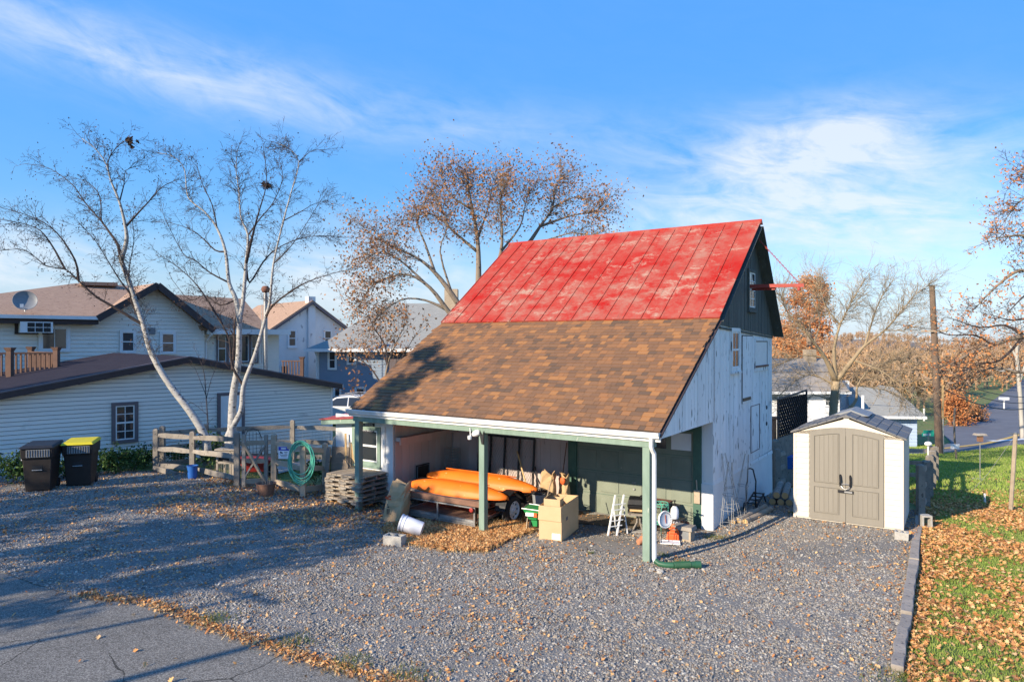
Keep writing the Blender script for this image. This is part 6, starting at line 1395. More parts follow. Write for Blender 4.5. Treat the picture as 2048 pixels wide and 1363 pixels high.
# ---- decks
def deck(label, pts, posts, zt, h):
    o0 = Vector(pts[0]); t = thing('deck_railing', label, 'railing', o0, 0)
    for a, b_ in zip(pts, pts[1:]):
        a, b_ = Vector(a) - o0, Vector(b_) - o0
        for zz in (h - .05, .1): m = MB(); m.bar(a + Vector((0, 0, zz)), b_ + Vector((0, 0, zz)), .08, .06); m.build('rail', M['deck'], t)
        n = max(2, int((b_ - a).length / .14))
        for i in range(n): p = a.lerp(b_, (i + .5) / n); m = MB(); m.box(p.x - .03, p.x + .03, p.y - .02, p.y + .02, p.z + .1, p.z + h - .05); m.build('baluster', M['deck'], t)
    for p in posts:
        p = Vector(p) - o0; m = MB(); m.box(p.x - .08, p.x + .08, p.y - .08, p.y + .08, p.z - 1.2, p.z + h + .05); po = m.build('post', M['deck'], t)
        m = MB(); m.hexa([(p.x - .09, p.y - .09, p.z + h + .05), (p.x + .09, p.y - .09, p.z + h + .05), (p.x + .09, p.y + .09, p.z + h + .05), (p.x - .09, p.y + .09, p.z + h + .05), (p.x - .13, p.y - .13, p.z + h + .16), (p.x + .13, p.y - .13, p.z + h + .16), (p.x + .13, p.y + .13, p.z + h + .16), (p.x - .13, p.y + .13, p.z + h + .16)]); m.build('cap', M['deck'], po)
dz_ = 2.62
A_, B__, C_ = Vector((-21.5, 22.0, dz_)), S(113, 700, 24.4), S(62, 700, 26.2); A_.z = B__.z = C_.z = dz_
A2 = S(20, 700, 22.9); A2.z = dz_
deck('brown wooden deck railing with capped posts above the garage roof at left', [A_, B__, C_], [A2, B__, C_], 0, 1.0)
q1, q2 = S(563, 750, 34), S(604, 750, 34); q1.z = q2.z = 2.2
deck('short brown deck railing between the beige house and the white gable', [q1, q2], [q2], 0, .85)
# ---- white stucco house with chimney
hB = thing('white_gable_house', 'white stucco house with narrow gable chimney and brown roof', 'house', (0, 0, 0), 0)
pkB = S(622, 604, 43.0); U_ = Vector((.734, .679, 0)); Nb = Vector((.679, -.734, 0)); Rd = Vector((-.679, .734, 0)); hw = 3.1
hB.location = (pkB.x, pkB.y, 0); zR = pkB.z; zE = zR - 2.15
def bp_(u, r, z): return U_ * u + Rd * r + Vector((0, 0, z))
m = MB(); m.prism([bp_(-hw, 0, -1), bp_(hw, 0, -1), bp_(hw, 0, zE), bp_(0, 0, zR - .12), bp_(-hw, 0, zE)], Rd * 8); m.build('wall', M['stucco'], hB)
for s_ in (-1, 1):
    m = MB(); q = [bp_(0, -.25, zR), bp_(s_ * (hw + .25), -.25, zE - .1), bp_(s_ * (hw + .25), 8.2, zE - .1), bp_(0, 8.2, zR)]; m.prism(q, (0, 0, .12)); ro = m.build('roof_slope', M['roof_brown'], hB)
    m = MB(); m.bar(q[0] + Vector((0, 0, -.05)), q[1] + Vector((0, 0, -.05)), .1, .14); m.build('barge_board', M['mauve_trim'], ro)
m = MB(); a = bp_(-.28, -.12, 0); b_ = bp_(.28, -.12, 0); m.prism([bp_(-.24, -.14, -1), bp_(.24, -.14, -1), bp_(.24, .3, -1), bp_(-.24, .3, -1)], (0, 0, zR + 1.35)); m.build('chimney', M['stucco'], hB)
for u0, z0, h_ in ((-1.25, zR - 2.75, .95), (1.15, zR - 2.75, .95), (-1.75, zR - 5.1, 1.15)): win(hB, bp_(u0 - .22, -.02, z0), U_, .44, h_, Nb, 1, 2, 'white_paint', 'white_paint', .08)
# ---- blue-grey house with hip roof
hC = thing('blue_grey_house', 'blue grey sided house with grey bell-cast hip roof', 'house', S(635, 0, 38) * Vector((1, 1, 0)) if False else (S(635, 681, 38).x, 38, 0), 0)
oC = Vector((-S(635, 681, 38).x, -38, 0)); XL = 0; XR = 10.5; zE = HC + (681.5 - 697) * 38 / F
m = MB(); m.box(0, XR, .02, 8, -1.2, zE); wC = m.build('wall', M['blue_siding'], hC)
lap_wall(wC, [(0, -1), (XR, -1), (XR, zE), (0, zE)], .16, 'blue_siding', th=.025)
quad_roof(hC, 'roof_slope', 'roof_grey', [(-.55, -.6, zE - .02), (XR + .6, -.6, zE - .02), (XR + .2, .6, zE + .55), (.45, .6, zE + .5)], .1)
quad_roof(hC, 'roof_slope', 'roof_grey', [(.45, .55, zE + .48), (XR + .2, .55, zE + .48), (XR - 1, 4.2, zE + 2.75), (3.0, 4.2, zE + 2.75)], .1)
quad_roof(hC, 'roof_slope', 'roof_grey', [(-.55, -.6, zE - .02), (.45, .6, zE + .5), (.45, 8, zE + .5), (-.55, 9, zE - .02)], .1)
quad_roof(hC, 'roof_slope', 'roof_grey', [(.45, .55, zE + .48), (3.0, 4.2, zE + 2.75), (.45, 8, zE + .48)], .1)
quad_roof(hC, 'roof_slope', 'roof_grey', [(3, 4.2, zE + 2.74), (XR - 1, 4.2, zE + 2.74), (XR, 8.5, zE + .3), (0, 8.5, zE + .3)], .1)
m = MB(); m.box(-.55, XR + .6, -.72, -.6, zE - .16, zE); m.build('gutter', M['white_paint'], hC)
m = MB(); m.box(-.04, .10, -.06, .04, -1.2, zE); m.tube([(.0, -.55, zE - .1), (.0, -.15, zE - .4), (0, -.12, -1)], .05, 6); m.build('corner_trim', M['white_paint'], hC)
oC2 = oC + Vector((0, -.055, 0))
for x0, x1, y0, y1 in ((659, 671, 703, 736), (697, 710, 702, 726), (670, 680, 776, 806), (713, 729, 776, 806)): win_at(hC, oC2, 38, x0, x1, y0, y1, 1, 2, 'white_paint', 'white_paint', .09)
m = MB(); q = S(778, 700, 38) + oC; q2 = S(822, 745, 38) + oC; m.box(q.x, q2.x, -.10, 0, q2.z, q.z - .05); m.build('screened_porch', M['mauve_trim'], hC)
m = MB(); q = S(903, 605, 42); m.box(q.x + oC.x - .4, q.x + oC.x + .4, 3.6, 4.4, zE + 2.0, zE + 3.6); m.build('chimney', M['wood_pale'], hC)
# ---- white car in front of it
cp = S(700, 0, 34.5); car = thing('parked_car', 'white estate car parked in front of the blue grey house', 'car', onG(cp.x, 34.5), 0)
prof = [(-2.2, .35), (-2.25, .75), (-2.0, .92), (-1.25, .98), (-.55, 1.42), (.2, 1.50), (1.4, 1.46), (2.0, 1.02), (2.2, .95), (2.25, .4)]
m = MB(); n = len(prof); wy = lambda z: .88 if z < 1.0 else .88 - (z - 1.0) * .42
for s_ in (-1, 1): m.v += [(x, s_ * wy(z), z) for x, z in prof]
m.f.append(tuple(range(n))); m.f.append(tuple(range(n, 2 * n))[::-1])
for i in range(n): j = (i + 1) % n; m.f.append((i, n + i, n + j, j))
m.build('body', M['car_white'], car, bevel=.05)
for pts in ([(-1.02, 1.02), (-.5, 1.37), (.05, 1.42), (.05, 1.0)], [(.12, 1.0), (.12, 1.42), (.95, 1.40), (.95, 1.0)], [(1.02, 1.0), (1.02, 1.39), (1.35, 1.36), (1.75, 1.04)]):
    for s_ in (-1, 1): m = MB(); m.prism([(x, s_ * (wy(z) + .004), z) for x, z in pts], (0, s_ * .012, 0)); m.build('side_window', M['glass'], car)
m = MB(); m.prism([(-1.22, -.72, 1.0), (-1.22, .72, 1.0), (-.62, .62, 1.40), (-.62, -.62, 1.40)], (-.02, 0, .03)); m.build('windscreen', M['glass'], car)
for sx_ in (-1.4, 1.4):
    for s_ in (-1, 1):
        MW = Matrix.Translation((sx_, s_ * .82, .33)) @ Matrix.Rotation(R(-90) * s_, 4, 'X'); m = MB(); m.lathe([(.2, -.1), (.31, -.1), (.33, 0), (.31, .1), (.2, .1)], 20, MW); wh = m.build('wheel', M['rubber'], car, smooth='auto')
        m = MB(); m.lathe([(0, .06), (.2, .09), (.2, .115), (0, .115)], 16, MW); m.build('rim', M['steel'], wh)
for s_ in (-1, 1):
    m = MB(); m.tube([(-.4, s_ * .62, 1.52), (.3, s_ * .62, 1.58), (1.3, s_ * .62, 1.54)], .025, 6); m.build('roof_rail', M['steel'], car)
    m = MB(); m.box(-2.27, -2.2, s_ * .55 - .2, s_ * .55 + .2, .68, .82); m.build('headlight', M['glass'], car)
    m = MB(); m.box(-.95, -.8, s_ * .92 - .08, s_ * .92 + .08, 1.02, 1.14); m.build('mirror', M['black'], car)
# ---- houses to the right, down the slope
hD = thing('white_cottage', 'long white house with tan roof behind the bare fruit tree', 'house', (12, 40, 0), 0)
zD = HC - (782 - 681.5) * 40 / F; zDr = HC - (716 - 681.5) * 43 / F
m = MB(); m.box(-3, 7.2, .02, 7, -3.2, zD); wD = m.build('wall', M['white_siding'], hD); lap_wall(wD, [(-3, -3), (7.2, -3), (7.2, zD), (-3, zD)], .2, 'white_siding', th=.03)
quad_roof(hD, 'roof_slope', 'roof_tan', [(-3.4, -.5, zD), (7.6, -.5, zD), (7.6, 3, zDr), (-3.4, 3, zDr)]); quad_roof(hD, 'roof_slope', 'roof_tan', [(-3.4, 3, zDr), (7.6, 3, zDr), (7.6, 7.4, zD), (-3.4, 7.4, zD)])
m = MB(); m.box(-3.4, 7.6, -.62, -.5, zD - .12, zD + .02); m.build('gutter', M['white_paint'], hD)
m = MB(); m.box(6.4, 7.0, 2.6, 3.2, zDr - .3, zDr + .55); m.build('chimney', M['wood_pale'], hD)
oD = Vector((-12, -40.06, 0))
for x0, x1, y0, y1 in ((1556, 1566, 791, 803), (1602, 1612, 789, 802), (1650, 1660, 793, 810)): win_at(hD, oD, 40, x0, x1, y0, y1, 2, 2, 'white_paint', 'white_paint', .06, False)
m = MB(); m.box(3.7, 7.4, -2.4, 0, -1.15, -1.0); m.build('porch_floor', M['white_paint'], hD)
for xx in (3.8, 5.6, 7.3): m = MB(); m.box(xx, xx + .12, -2.4, -2.28, -2.6, -1.15); m.build('porch_pier', M['white_paint'], hD)
for xx in (3.8, 7.3): m = MB(); m.box(xx, xx + .1, -2.4, -2.3, -1.0, zD - .05); m.build('porch_post', M['white_paint'], hD)
hE = thing('pale_blue_house', 'pale blue house with grey porch roof and white chimney beside the road', 'house', (20.2, 41, 0), R(-6))
zE2 = HC - (829 - 681.5) * 41 / F
m = MB(); m.box(.2, 3.9, 0, 6, -3.0, zE2); wE = m.build('wall', M['paleblue_siding'], hE); lap_wall(wE, [(.2, -2.6), (3.9, -2.6), (3.9, zE2), (.2, zE2)], .2, 'paleblue_siding', th=.03)
lap_wall(wE, [(0, -2.6), (6, -2.6), (6, zE2), (0, zE2)], .2, 'paleblue_siding', (3.9, 0, 0), (0, 1, 0), (1, 0, 0), th=.03)
quad_roof(hE, 'porch_roof', 'roof_grey', [(.0, -.5, zE2), (4.2, -.5, zE2), (3.4, 2.0, zE2 + 1.55), (.6, 2.0, zE2 + 1.55)])
quad_roof(hE, 'porch_roof', 'roof_grey', [(4.2, -.5, zE2), (4.2, 5, zE2), (3.4, 4, zE2 + 1.55), (3.4, 2, zE2 + 1.55)])
m = MB(); m.box(0, 4.2, -.6, -.5, zE2 - .15, zE2); m.build('gutter', M['white_paint'], hE)
m = MB(); m.box(.15, .62, 1.5, 2.1, -1, zE2 + 1.95); m.build('chimney', M['white_paint'], hE)
win(hE, (1.35, -.06, zE2 - 1.25), (1, 0, 0), .75, .95, (0, -1, 0), 1, 2, 'brown_trim', 'white_paint', .1); win(hE, (3.96, 1.2, zE2 - 1.45), (0, 1, 0), .75, 1.1, (1, 0, 0), 1, 2, 'brown_trim', 'white_paint', .1)
# ---- behind the shed: lattice screen on a board stack, blue tub
lp1, lp2 = S(1556, 872, 20.4), S(1613, 868, 22.6)
lat = thing('lattice_screen', 'dark wooden lattice screen standing behind the shed and barn corner', 'lattice', (lp1.x, lp1.y, 0), math.atan2(lp2.y - lp1.y, lp2.x - lp1.x)); lw = math.hypot(lp2.x - lp1.x, lp2.y - lp1.y); z0, z1 = 1.1, 2.25
m = MB()
for a, b_ in (((0, 0, z0), (lw, 0, z0)), ((0, 0, z1), (lw, 0, z1 + .12)), ((0, 0, z0), (0, 0, z1)), ((lw, 0, z0), (lw, 0, z1 + .12))): m.bar(a, b_, .05, .05, (0, 1, 0))
m.build('frame', M['brown_trim'], lat)
m = MB(); m.box(-.02, lw, -.03, .03, -1, 1.1); m.build('boarding', M['wood_grey'], lat)
for sg_ in (1, -1):
    for k in range(-8, 26):
        x0 = k * .20; x1 = x0 + sg_ * (z1 - z0); lo, hi = 0., 1.
        if sg_ > 0: lo = max(0, -x0 / (x1 - x0)); hi = min(1, (lw - x0) / (x1 - x0))
        else: lo = max(0, (x0 - lw) / (x0 - x1)); hi = min(1, x0 / (x0 - x1))
        if lo < hi - .02: m = MB(); m.bar((x0 + (x1 - x0) * lo, .012 * sg_, z0 + (z1 - z0) * lo), (x0 + (x1 - x0) * hi, .012 * sg_, z0 + (z1 - z0) * hi), .01, .05, (0, 1, 0)); m.v = m.v; m.build('slat', M['brown_trim'], lat)
bt = thing('blue_tub', 'bright blue plastic tub seen between the barn corner and the shed', 'tub', onG(*S(1563, 0, 21.0)[:2]), 0); zz = HC - (938 - 681.5) * 21 / F - g(bt.location.x, bt.location.y)
m = MB(); m.hexa([(0, 0, max(0, zz)), (.5, 0, max(0, zz)), (.5, .5, max(0, zz)), (0, .5, max(0, zz)), (-.03, -.03, zz + .40), (.53, -.03, zz + .40), (.53, .53, zz + .40), (-.03, .53, zz + .40)]); m.build('body', M['blue_plastic'], bt, bevel=.02)
m = MB(); m.box(-.05, .55, -.05, .55, 0, max(.05, zz)); m.build('stand', M['wood_grey'], bt)
bpz = onG(*S(1551, 0, 20.0)[:2]); t = thing('gate_post', 'thick weathered fence post at the rear corner of the barn', 'post', bpz, 0)
m = MB(); m.box(-.09, .09, -.09, .09, 0, 1.45); m.hexa([(-.09, -.09, 1.45), (.09, -.09, 1.45), (.09, .09, 1.45), (-.09, .09, 1.45), (-.05, -.05, 1.5), (.05, -.05, 1.5), (.05, .05, 1.5), (-.05, .05, 1.5)]); m.build('post', M['wood_grey'], t)
t = thing('terracotta_flue', 'upright reddish clay pipe behind the barn corner post', 'pipe', onG(*S(1547, 0, 21.5)[:2]), 0)
m = MB(); m.tube([(0, 0, 0), (0, 0, 2.0)], .09, 12); m.lathe([(.09, 2.0), (.12, 2.02), (.12, 2.1), (.07, 2.1)], 12); m.build('pipe', M['terracotta'], t, smooth='auto')
# ================================================================== street furniture down the slope
yp = onG(-13.2, .6); t = thing('yard_pole', 'slim wooden pole beside the driveway left of the picture', 'pole', yp, 0); m = MB(); m.tube([(0, 0, -.2), (.1, 0, 3), (.05, 0, 5.3)], [.085, .08, .07], 10); m.build('pole', M['pole'], t, smooth='auto')
yp = onG(-13.9, 2.2); t = thing('yard_pole', 'thin washing line post beside the driveway left of the picture', 'pole', yp, 0); m = MB(); m.tube([(0, 0, -.2), (0, 0, 5.2)], .05, 8); m.bar((-.5, .3, 5.1), (.5, -.3, 5.1), .07, .07); m.build('pole', M['pole'], t, smooth='auto')
up0 = onG(*S(1879, 0, 36.5)[:2]); topz = HC - (571 - 681.5) * 36.5 / F
up = thing('utility_pole', 'tall leaning brown wooden utility pole beside the road', 'utility pole', up0, 0); dxp = (1864 - 1879) * 36.5 / F; hgt = topz - up0.z
m = MB(); m.tube([(0, 0, -.2), (dxp * .5, 0, hgt * .5), (dxp, 0, hgt)], [.19, .165, .135], 12); m.build('pole', M['pole'], up, smooth='auto')
m = MB(); za = HC - (662 - 681.5) * 36.5 / F - up0.z; m.bar((dxp * .75 - .75, -.15, za), (dxp * .75 + .6, -.15, za + .02), .09, .1); m.build('crossarm', M['wood_pale'], up)
m = MB(); m.tube([(.12, -.16, 0), (.06, -.15, 3.6)], .035, 6); m.build('conduit', M['wire'], up); m = MB(); m.box(.02, .11, -.19, -.15, 1.9, 4.0); m.build('yellow_guard', M['wood_new'], up)
def span_wire(label, a, b_, sag, r=.018):
    a, b_ = Vector(a), Vector(b_); t = thing('overhead_wire', label, 'wire', a, 0, 'overhead wires'); m = MB(); n = 14
    m.tube([(b_ - a) * (i / n) - Vector((0, 0, sag * 4 * (i / n) * (1 - i / n))) for i in range(n + 1)], r, 4); m.build('cable', M['black'], t)
pT = lambda z: Vector((up0.x + dxp * z / hgt, up0.y, up0.z + z))
wsp = S(2075, 0, 44)
for k, (za_, zb_, lb) in enumerate(((5.2, HC - (752 - 681.5) * 44 / F, 'pale uppermost service wire crossing the road right of the pole'), (4.4, HC - (793 - 681.5) * 44 / F, 'second wire from the top right of the utility pole'), (4.1, HC - (803 - 681.5) * 44 / F, 'third wire from the top right of the utility pole'), (3.7, HC - (812 - 681.5) * 44 / F, 'thick lowest cable right of the utility pole'))):
    span_wire(lb, pT(za_), Vector((wsp.x, 44, zb_)), .35 + .1 * k, (.012, .02, .02, .03)[k])
span_wire('wire running left from the utility pole over the shed roof', pT(4.5), Vector((-6, 46, 3.2)), .6)
sgp = onG(*S(1857, 0, 33)[:2]); ss = thing('street_sign', 'green street name sign on a thin pole left of the utility pole', 'street sign', sgp, R(8)); hs_ = HC - (864 - 681.5) * 33 / F - sgp.z
m = MB(); m.tube([(0, 0, 0), (0, 0, hs_)], .03, 6); m.build('pole', M['steel'], ss); m = MB(); m.box(-.34, .28, -.015, .015, hs_ - .19, hs_ - .02); m.build('blade', M['sign_green'], ss)
m = MB(); r8 = random.Random(5); x = -.29
while x < .1: wv = r8.uniform(.02, .035); m.box(x, x + wv, -.018, -.015, hs_ - .16, hs_ - .06); x += wv + .014
m.build('name_print', M['sign_white'], ss); m = MB(); m.box(-.25, .3, .02, .04, hs_ - .02, hs_ + .1); m.build('cross_blade', M['sign_green'], ss)
bs = onG(*S(1908, 0, 33.0)[:2]); t = thing('board_sign', 'blank white sign board on a dark crooked post by the road', 'sign', bs, 0); zz = HC - (892 - 681.5) * 33 / F - bs.z
m = MB(); m.tube([(.12, 0, 0), (.03, 0, 1.0), (0, 0, 1.8), (.05, 0, 2.5)], .045, 6); m.build('post', M['bark'], t); m = MB(); m.box(-.2, .22, -.07, -.05, zz - .11, zz + .12); m.build('board', M['sign_white'], t)
ds = onG(*S(1990, 0, 60)[:2]); t = thing('diamond_sign', 'grey back of a diamond road sign beside the bend', 'road sign', ds, 0); zz = HC - (866 - 681.5) * 60 / F - ds.z
m = MB(); m.bar((0, .03, 0), (0, .03, zz), .06, .05, (0, 1, 0)); m.build('post', M['steel'], t); m = MB(); m.prism([(-.42, 0, zz), (0, 0, zz - .42), (.42, 0, zz), (0, 0, zz + .42)], (0, .02, 0)); m.build('plate', M['sign_white'], t)
bf = onG(*S(1960, 0, 24)[:2]); t = thing('bird_feeder', 'small bird feeder house on a thin pole in the lawn', 'bird feeder', bf, 0); zz = HC - (870 - 681.5) * 24 / F - bf.z
m = MB(); m.tube([(0, 0, 0), (0, 0, zz)], .016, 6); m.build('pole', M['steel'], t); m = MB(); m.box(-.07, .07, -.07, .07, zz - .22, zz); m.build('hopper', M['wood_brown'], t)
m = MB(); m.hexa([(-.18, -.14, zz), (.18, -.14, zz), (.18, .14, zz), (-.18, .14, zz), (-.15, -.1, zz + .07), (.15, -.1, zz + .07), (.15, .1, zz + .07), (-.15, .1, zz + .07)]); m.build('roof', M['wood_grey'], t)
m = MB(); m.box(-.19, .12, -.15, .12, 0, .03); m.build('base_slab', M['concrete'], t)
pp = onG(*S(2021, 0, 17.3)[:2]); t = thing('wooden_stake_pole', 'tall slim wooden pole with metal bracket in the right lawn', 'pole', pp, 0); zz = HC - (868 - 681.5) * 17.3 / F - pp.z; dx = 10 * 17.3 / F
m = MB(); m.tube([(0, 0, -.05), (dx, 0, zz)], .05, 8); m.build('pole', M['wood_pale'], t, smooth='auto'); m = MB(); m.tube([(dx, 0, zz), (dx - .18, 0, zz + .03)], .014, 5); m.tube([(dx, 0, zz), (dx + .1, 0, zz + .03)], .014, 5); m.tube([(dx, 0, zz), (dx, 0, zz + .05)], .04, 8); m.build('bracket', M['steel'], t)
m = MB(); m.tube([(dx - .02, 0, zz - .05), (-.35, .3, .9), (-.7, .5, .35)], .005, 4); m.build('guy_line', M['wire'], t)
t = thing('pvc_stub', 'short white plastic pipe stub standing in the leaves', 'pipe', G(1970, 1008), 0); m = MB(); m.tube([(0, 0, 0), (-.01, 0, .26)], .024, 8); m.lathe([(.026, .24), (.03, .25), (.03, .29), (.01, .29)], 8); m.build('pipe', M['white_paint'], t, smooth='auto')
t = thing('white_mailbox', 'small white mailbox on the fence corner beside the street sign', 'mailbox', rp[-1][0] + Vector((-.25, 0, 1.2)), 0); m = MB(); m.sphere((0, 0, .08), .13, .08, .08, 10, 7); m.build('box', M['white_paint'], t)
m = MB(); m.box(-.02, .02, -.02, .02, -.3, .05); m.build('stem', M['white_paint'], t)
for k, (px, d, lb) in enumerate(((2008, 75, 'low white roadside post box near the far bend'), (1868 - 20, 60, 'thin white marker post in the far lawn beyond the street'))):
    p = onG(*S(px, 0, d)[:2]); t = thing('marker_post', lb, 'post', p, 0); m = MB(); m.box(-.05, .05, -.05, .05, 0, 1.1)
    if k == 0: m.box(-.5, .5, -.12, .12, 1.0, 1.3)
    m.build('post', M['white_paint'], t)
# ================================================================== trees
def np_mesh(name, v, f, mat, parent=None, smooth=False):
    v = np.asarray(v, np.float32); f = np.asarray(f, np.int32); k = f.shape[1]
    me = bpy.data.meshes.new(name); me.vertices.add(len(v)); me.vertices.foreach_set('co', v.ravel())
    me.loops.add(f.size); me.loops.foreach_set('vertex_index', f.ravel()); me.polygons.add(len(f))
    me.polygons.foreach_set('loop_start', np.arange(0, f.size, k, dtype=np.int32)); me.polygons.foreach_set('loop_total', np.full(len(f), k, np.int32))
    me.update(calc_edges=True); me.materials.append(mat)
    return link(name, me, parent)
def leaf_cards(P, size, rs, outline, flat=.0, jz=.0):
    """many bent leaves: P (N,3) centres; outline (K,2); returns verts, tri faces"""
    N = len(P); K = len(outline); o = np.zeros((K + 1, 3)); o[1:, :2] = outline; o[1:, 2] = .5 * np.abs(outline[:, 0]) + .35 * outline[:, 1] ** 2
    if flat < 1:
        q = rs.normal(size=(N, 4)); q /= np.linalg.norm(q, axis=1)[:, None]
    else:
        yaw = rs.uniform(0, 2 * np.pi, N); t = rs.normal(0, .28, (N, 2)); q = np.stack([np.cos(yaw / 2), t[:, 0], t[:, 1], np.sin(yaw / 2)], 1); q /= np.linalg.norm(q, axis=1)[:, None]
    w_, x, y, z = q.T
    Rm = np.stack([np.stack([1 - 2 * (y * y + z * z), 2 * (x * y - z * w_), 2 * (x * z + y * w_)], 1), np.stack([2 * (x * y + z * w_), 1 - 2 * (x * x + z * z), 2 * (y * z - x * w_)], 1), np.stack([2 * (x * z - y * w_), 2 * (y * z + x * w_), 1 - 2 * (x * x + y * y)], 1)], 1)
    s_ = rs.uniform(size[0], size[1], N); vv = np.einsum('nij,kj->nki', Rm, o) * s_[:, None, None] + P[:, None, :]
    b = (np.arange(N) * (K + 1))[:, None, None]; fan = np.array([[0, i + 1, (i + 1) % K + 1] for i in range(K)])[None]
    return vv.reshape(-1, 3), (b + fan).reshape(-1, 3)
OAK = np.array([(0, -1), (.35, -.6), (.3, -.3), (.75, -.1), (.4, .15), (.6, .55), (.25, .5), (0, 1), (-.25, .5), (-.6, .55), (-.4, .15), (-.75, -.1), (-.3, -.3), (-.35, -.6)]) * .5
SMALL = np.array([(0, -1), (.5, -.2), (.35, .5), (0, 1), (-.35, .5), (-.5, -.2)]) * .5
DIA = np.array([(0, -1), (.5, 0), (0, 1), (-.5, 0)]) * .5
def rv(r): 
    while True:
        v = Vector((r.uniform(-1, 1), r.uniform(-1, 1), r.uniform(-1, 1)))
        if .05 < v.length < 1: return v.normalized()
def twig(m, p, d, L, r, lvl, rr, tips, up=.12, n=3, kids=3):
    pts = [p]; rad = [r]; ns = 4 if L > .5 else 3
    for i in range(ns): d = (d + rv(rr) * .22 + Vector((0, 0, up * .4))).normalized(); p = p + d * (L / ns); pts.append(p); rad.append(max(.0028, r * (1 - .75 * (i + 1) / ns)))
    m.tube(pts, rad, n, cap=False); tips.append(pts[-1]); tips.append(pts[-2])
    if lvl > 0:
        for k in range(kids):
            u = rr.uniform(.25, .98) * ns; i = min(int(u), ns - 1); q = pts[i].lerp(pts[i + 1], u - i); dd = (d * .75 + rv(rr) * .75 + Vector((0, 0, up))).normalized()
            twig(m, q, dd, L * rr.uniform(.4, .7), max(.003, r * .55), lvl - 1, rr, tips, up, 3, kids)
def limb_tree(name, label, base, limbs, D, mat, seed, leafmat=None, leafn=0, leafs=(.05, .09), dj=.25, tw=(7, .9), lvl=2, up=.14, kids=3, twr=.009, outline=SMALL, twmat='twig', cat='tree', spread_leaf=.12, group=None, taper=1.0, squash=(0, 0)):
    """trunk and main limbs follow given courses; twigs and leaves grow from them"""
    rr = random.Random(seed); t = thing(name, label, cat, base, 0, group); tm, cm = MB(), MB(); tips = []
    ends = {}
    limbs = [([(x, y + max(0, squash[0] - y) * squash[1]) for x, y in pts], r0, r1) for pts, r0, r1 in limbs]
    for li, (pts, r0, r1) in enumerate(limbs):
        key = tuple(pts[0]); off = ends.get(key, 0.0); slope = rr.uniform(-dj, dj) if li else 0.
        P3 = []; acc = off
        for i, (x, y) in enumerate(pts):
            if i: acc += slope * math.hypot(x - pts[i - 1][0], y - pts[i - 1][1]) * D / F
            d = D + acc; P3.append(S(x, y, d) - base); ends[(x, y)] = acc
        n = len(P3); rad = [r1 + (r0 - r1) * (1 - i / (n - 1)) ** taper for i in range(n)]
        fine, fr = [], []
        for i in range(n - 1):
            a, b_ = P3[max(0, i - 1)], P3[min(n - 1, i + 2)]; p, q = P3[i], P3[i + 1]
            for k in range(3):
                u = k / 3; h1 = 2 * u ** 3 - 3 * u ** 2 + 1; h2 = -2 * u ** 3 + 3 * u ** 2; h3 = u ** 3 - 2 * u ** 2 + u; h4 = u ** 3 - u ** 2
                fine.append(p * h1 + q * h2 + (q - a) * .5 * h3 + (b_ - p) * .5 * h4); fr.append(rad[i] + (rad[i + 1] - rad[i]) * u)
        fine.append(P3[-1]); fr.append(rad[-1])
        (tm if r0 > .055 else cm).tube(fine, fr, 9 if r0 > .05 else 6)
        L = sum((fine[i + 1] - fine[i]).length for i in range(len(fine) - 1)); nt_ = int(L * tw[0])
        for k in range(nt_):
            u = (.12 + .88 * rr.random() ** .8) if r0 < .06 else (.45 + .55 * rr.random()); i = min(int(u * (len(fine) - 1)), len(fine) - 2); q = fine[i].lerp(fine[i + 1], rr.random()); dd = (fine[i + 1] - fine[i]).normalized()
            twig(cm, q, (dd * .8 + rv(rr) * .8 + Vector((0, 0, up))).normalized(), tw[1] * rr.uniform(.4, 1.15), min(twr, fr[i] * .7), lvl, rr, tips, up, 3, kids)
        twig(cm, fine[-1], (fine[-1] - fine[-2]).normalized(), tw[1], min(twr, r1), lvl, rr, tips, up, 3, kids)
    if tm.v: tm.build('trunk', M[mat], t, smooth=True, fix=False)
    cm.build('branches', M[twmat], t, fix=False)
    if leafn and tips:
        rs_ = np.random.RandomState(seed); T = np.array([tuple(p) for p in tips]); idx = rs_.randint(0, len(T), leafn); P = T[idx] + rs_.normal(0, spread_leaf, (leafn, 3))
        v, f = leaf_cards(P, leafs, rs_, outline); o = np_mesh('crown', v, f, M[leafmat], t); o['kind'] = 'stuff'
    return t
bA = onG(*S(415, 0, 18.9)[:2])
limb_tree('birch_tree', 'left white birch leaning left across the garage with bare branches', bA, [
    ([(415, 905), (408, 868), (380, 822), (340, 770), (305, 710), (287, 650), (270, 600), (255, 555), (242, 520)], .125, .06),
    ([(242, 520), (253, 483), (251, 449), (239, 391), (222, 343), (212, 302), (191, 268), (164, 244)], .07, .008),
    ([(251, 449), (273, 421), (297, 391), (325, 356), (352, 341)], .035, .008), ([(239, 391), (248, 350), (252, 318), (285, 305)], .02, .006), ([(222, 343), (216, 300), (228, 272), (245, 252), (258, 250)], .018, .006),
    ([(242, 520), (236, 490), (219, 462), (202, 435), (171, 394), (144, 350), (96, 312), (51, 303)], .05, .007), ([(202, 435), (200, 380), (180, 350), (150, 335)], .02, .006),
    ([(287, 650), (230, 615), (191, 592), (157, 561), (130, 538), (92, 531), (51, 500), (10, 500)], .05, .008), ([(157, 561), (150, 520), (113, 462), (68, 428), (2, 404)], .035, .007), ([(130, 538), (99, 483), (68, 449), (0, 432)], .03, .007),
    ([(270, 600), (240, 560), (215, 520), (190, 480), (165, 450)], .03, .007), ([(287, 650), (262, 600), (258, 540), (268, 480), (264, 430)], .03, .007)], 18.9, 'birch', 3, 'birch_leaf', 1500, (.035, .065), .3, (9, .5), 2, .03, 3, .0085, SMALL, taper=1.7, squash=(480, .14), group='birch trees behind the rail fence')
bB = onG(*S(462, 0, 18.9)[:2])
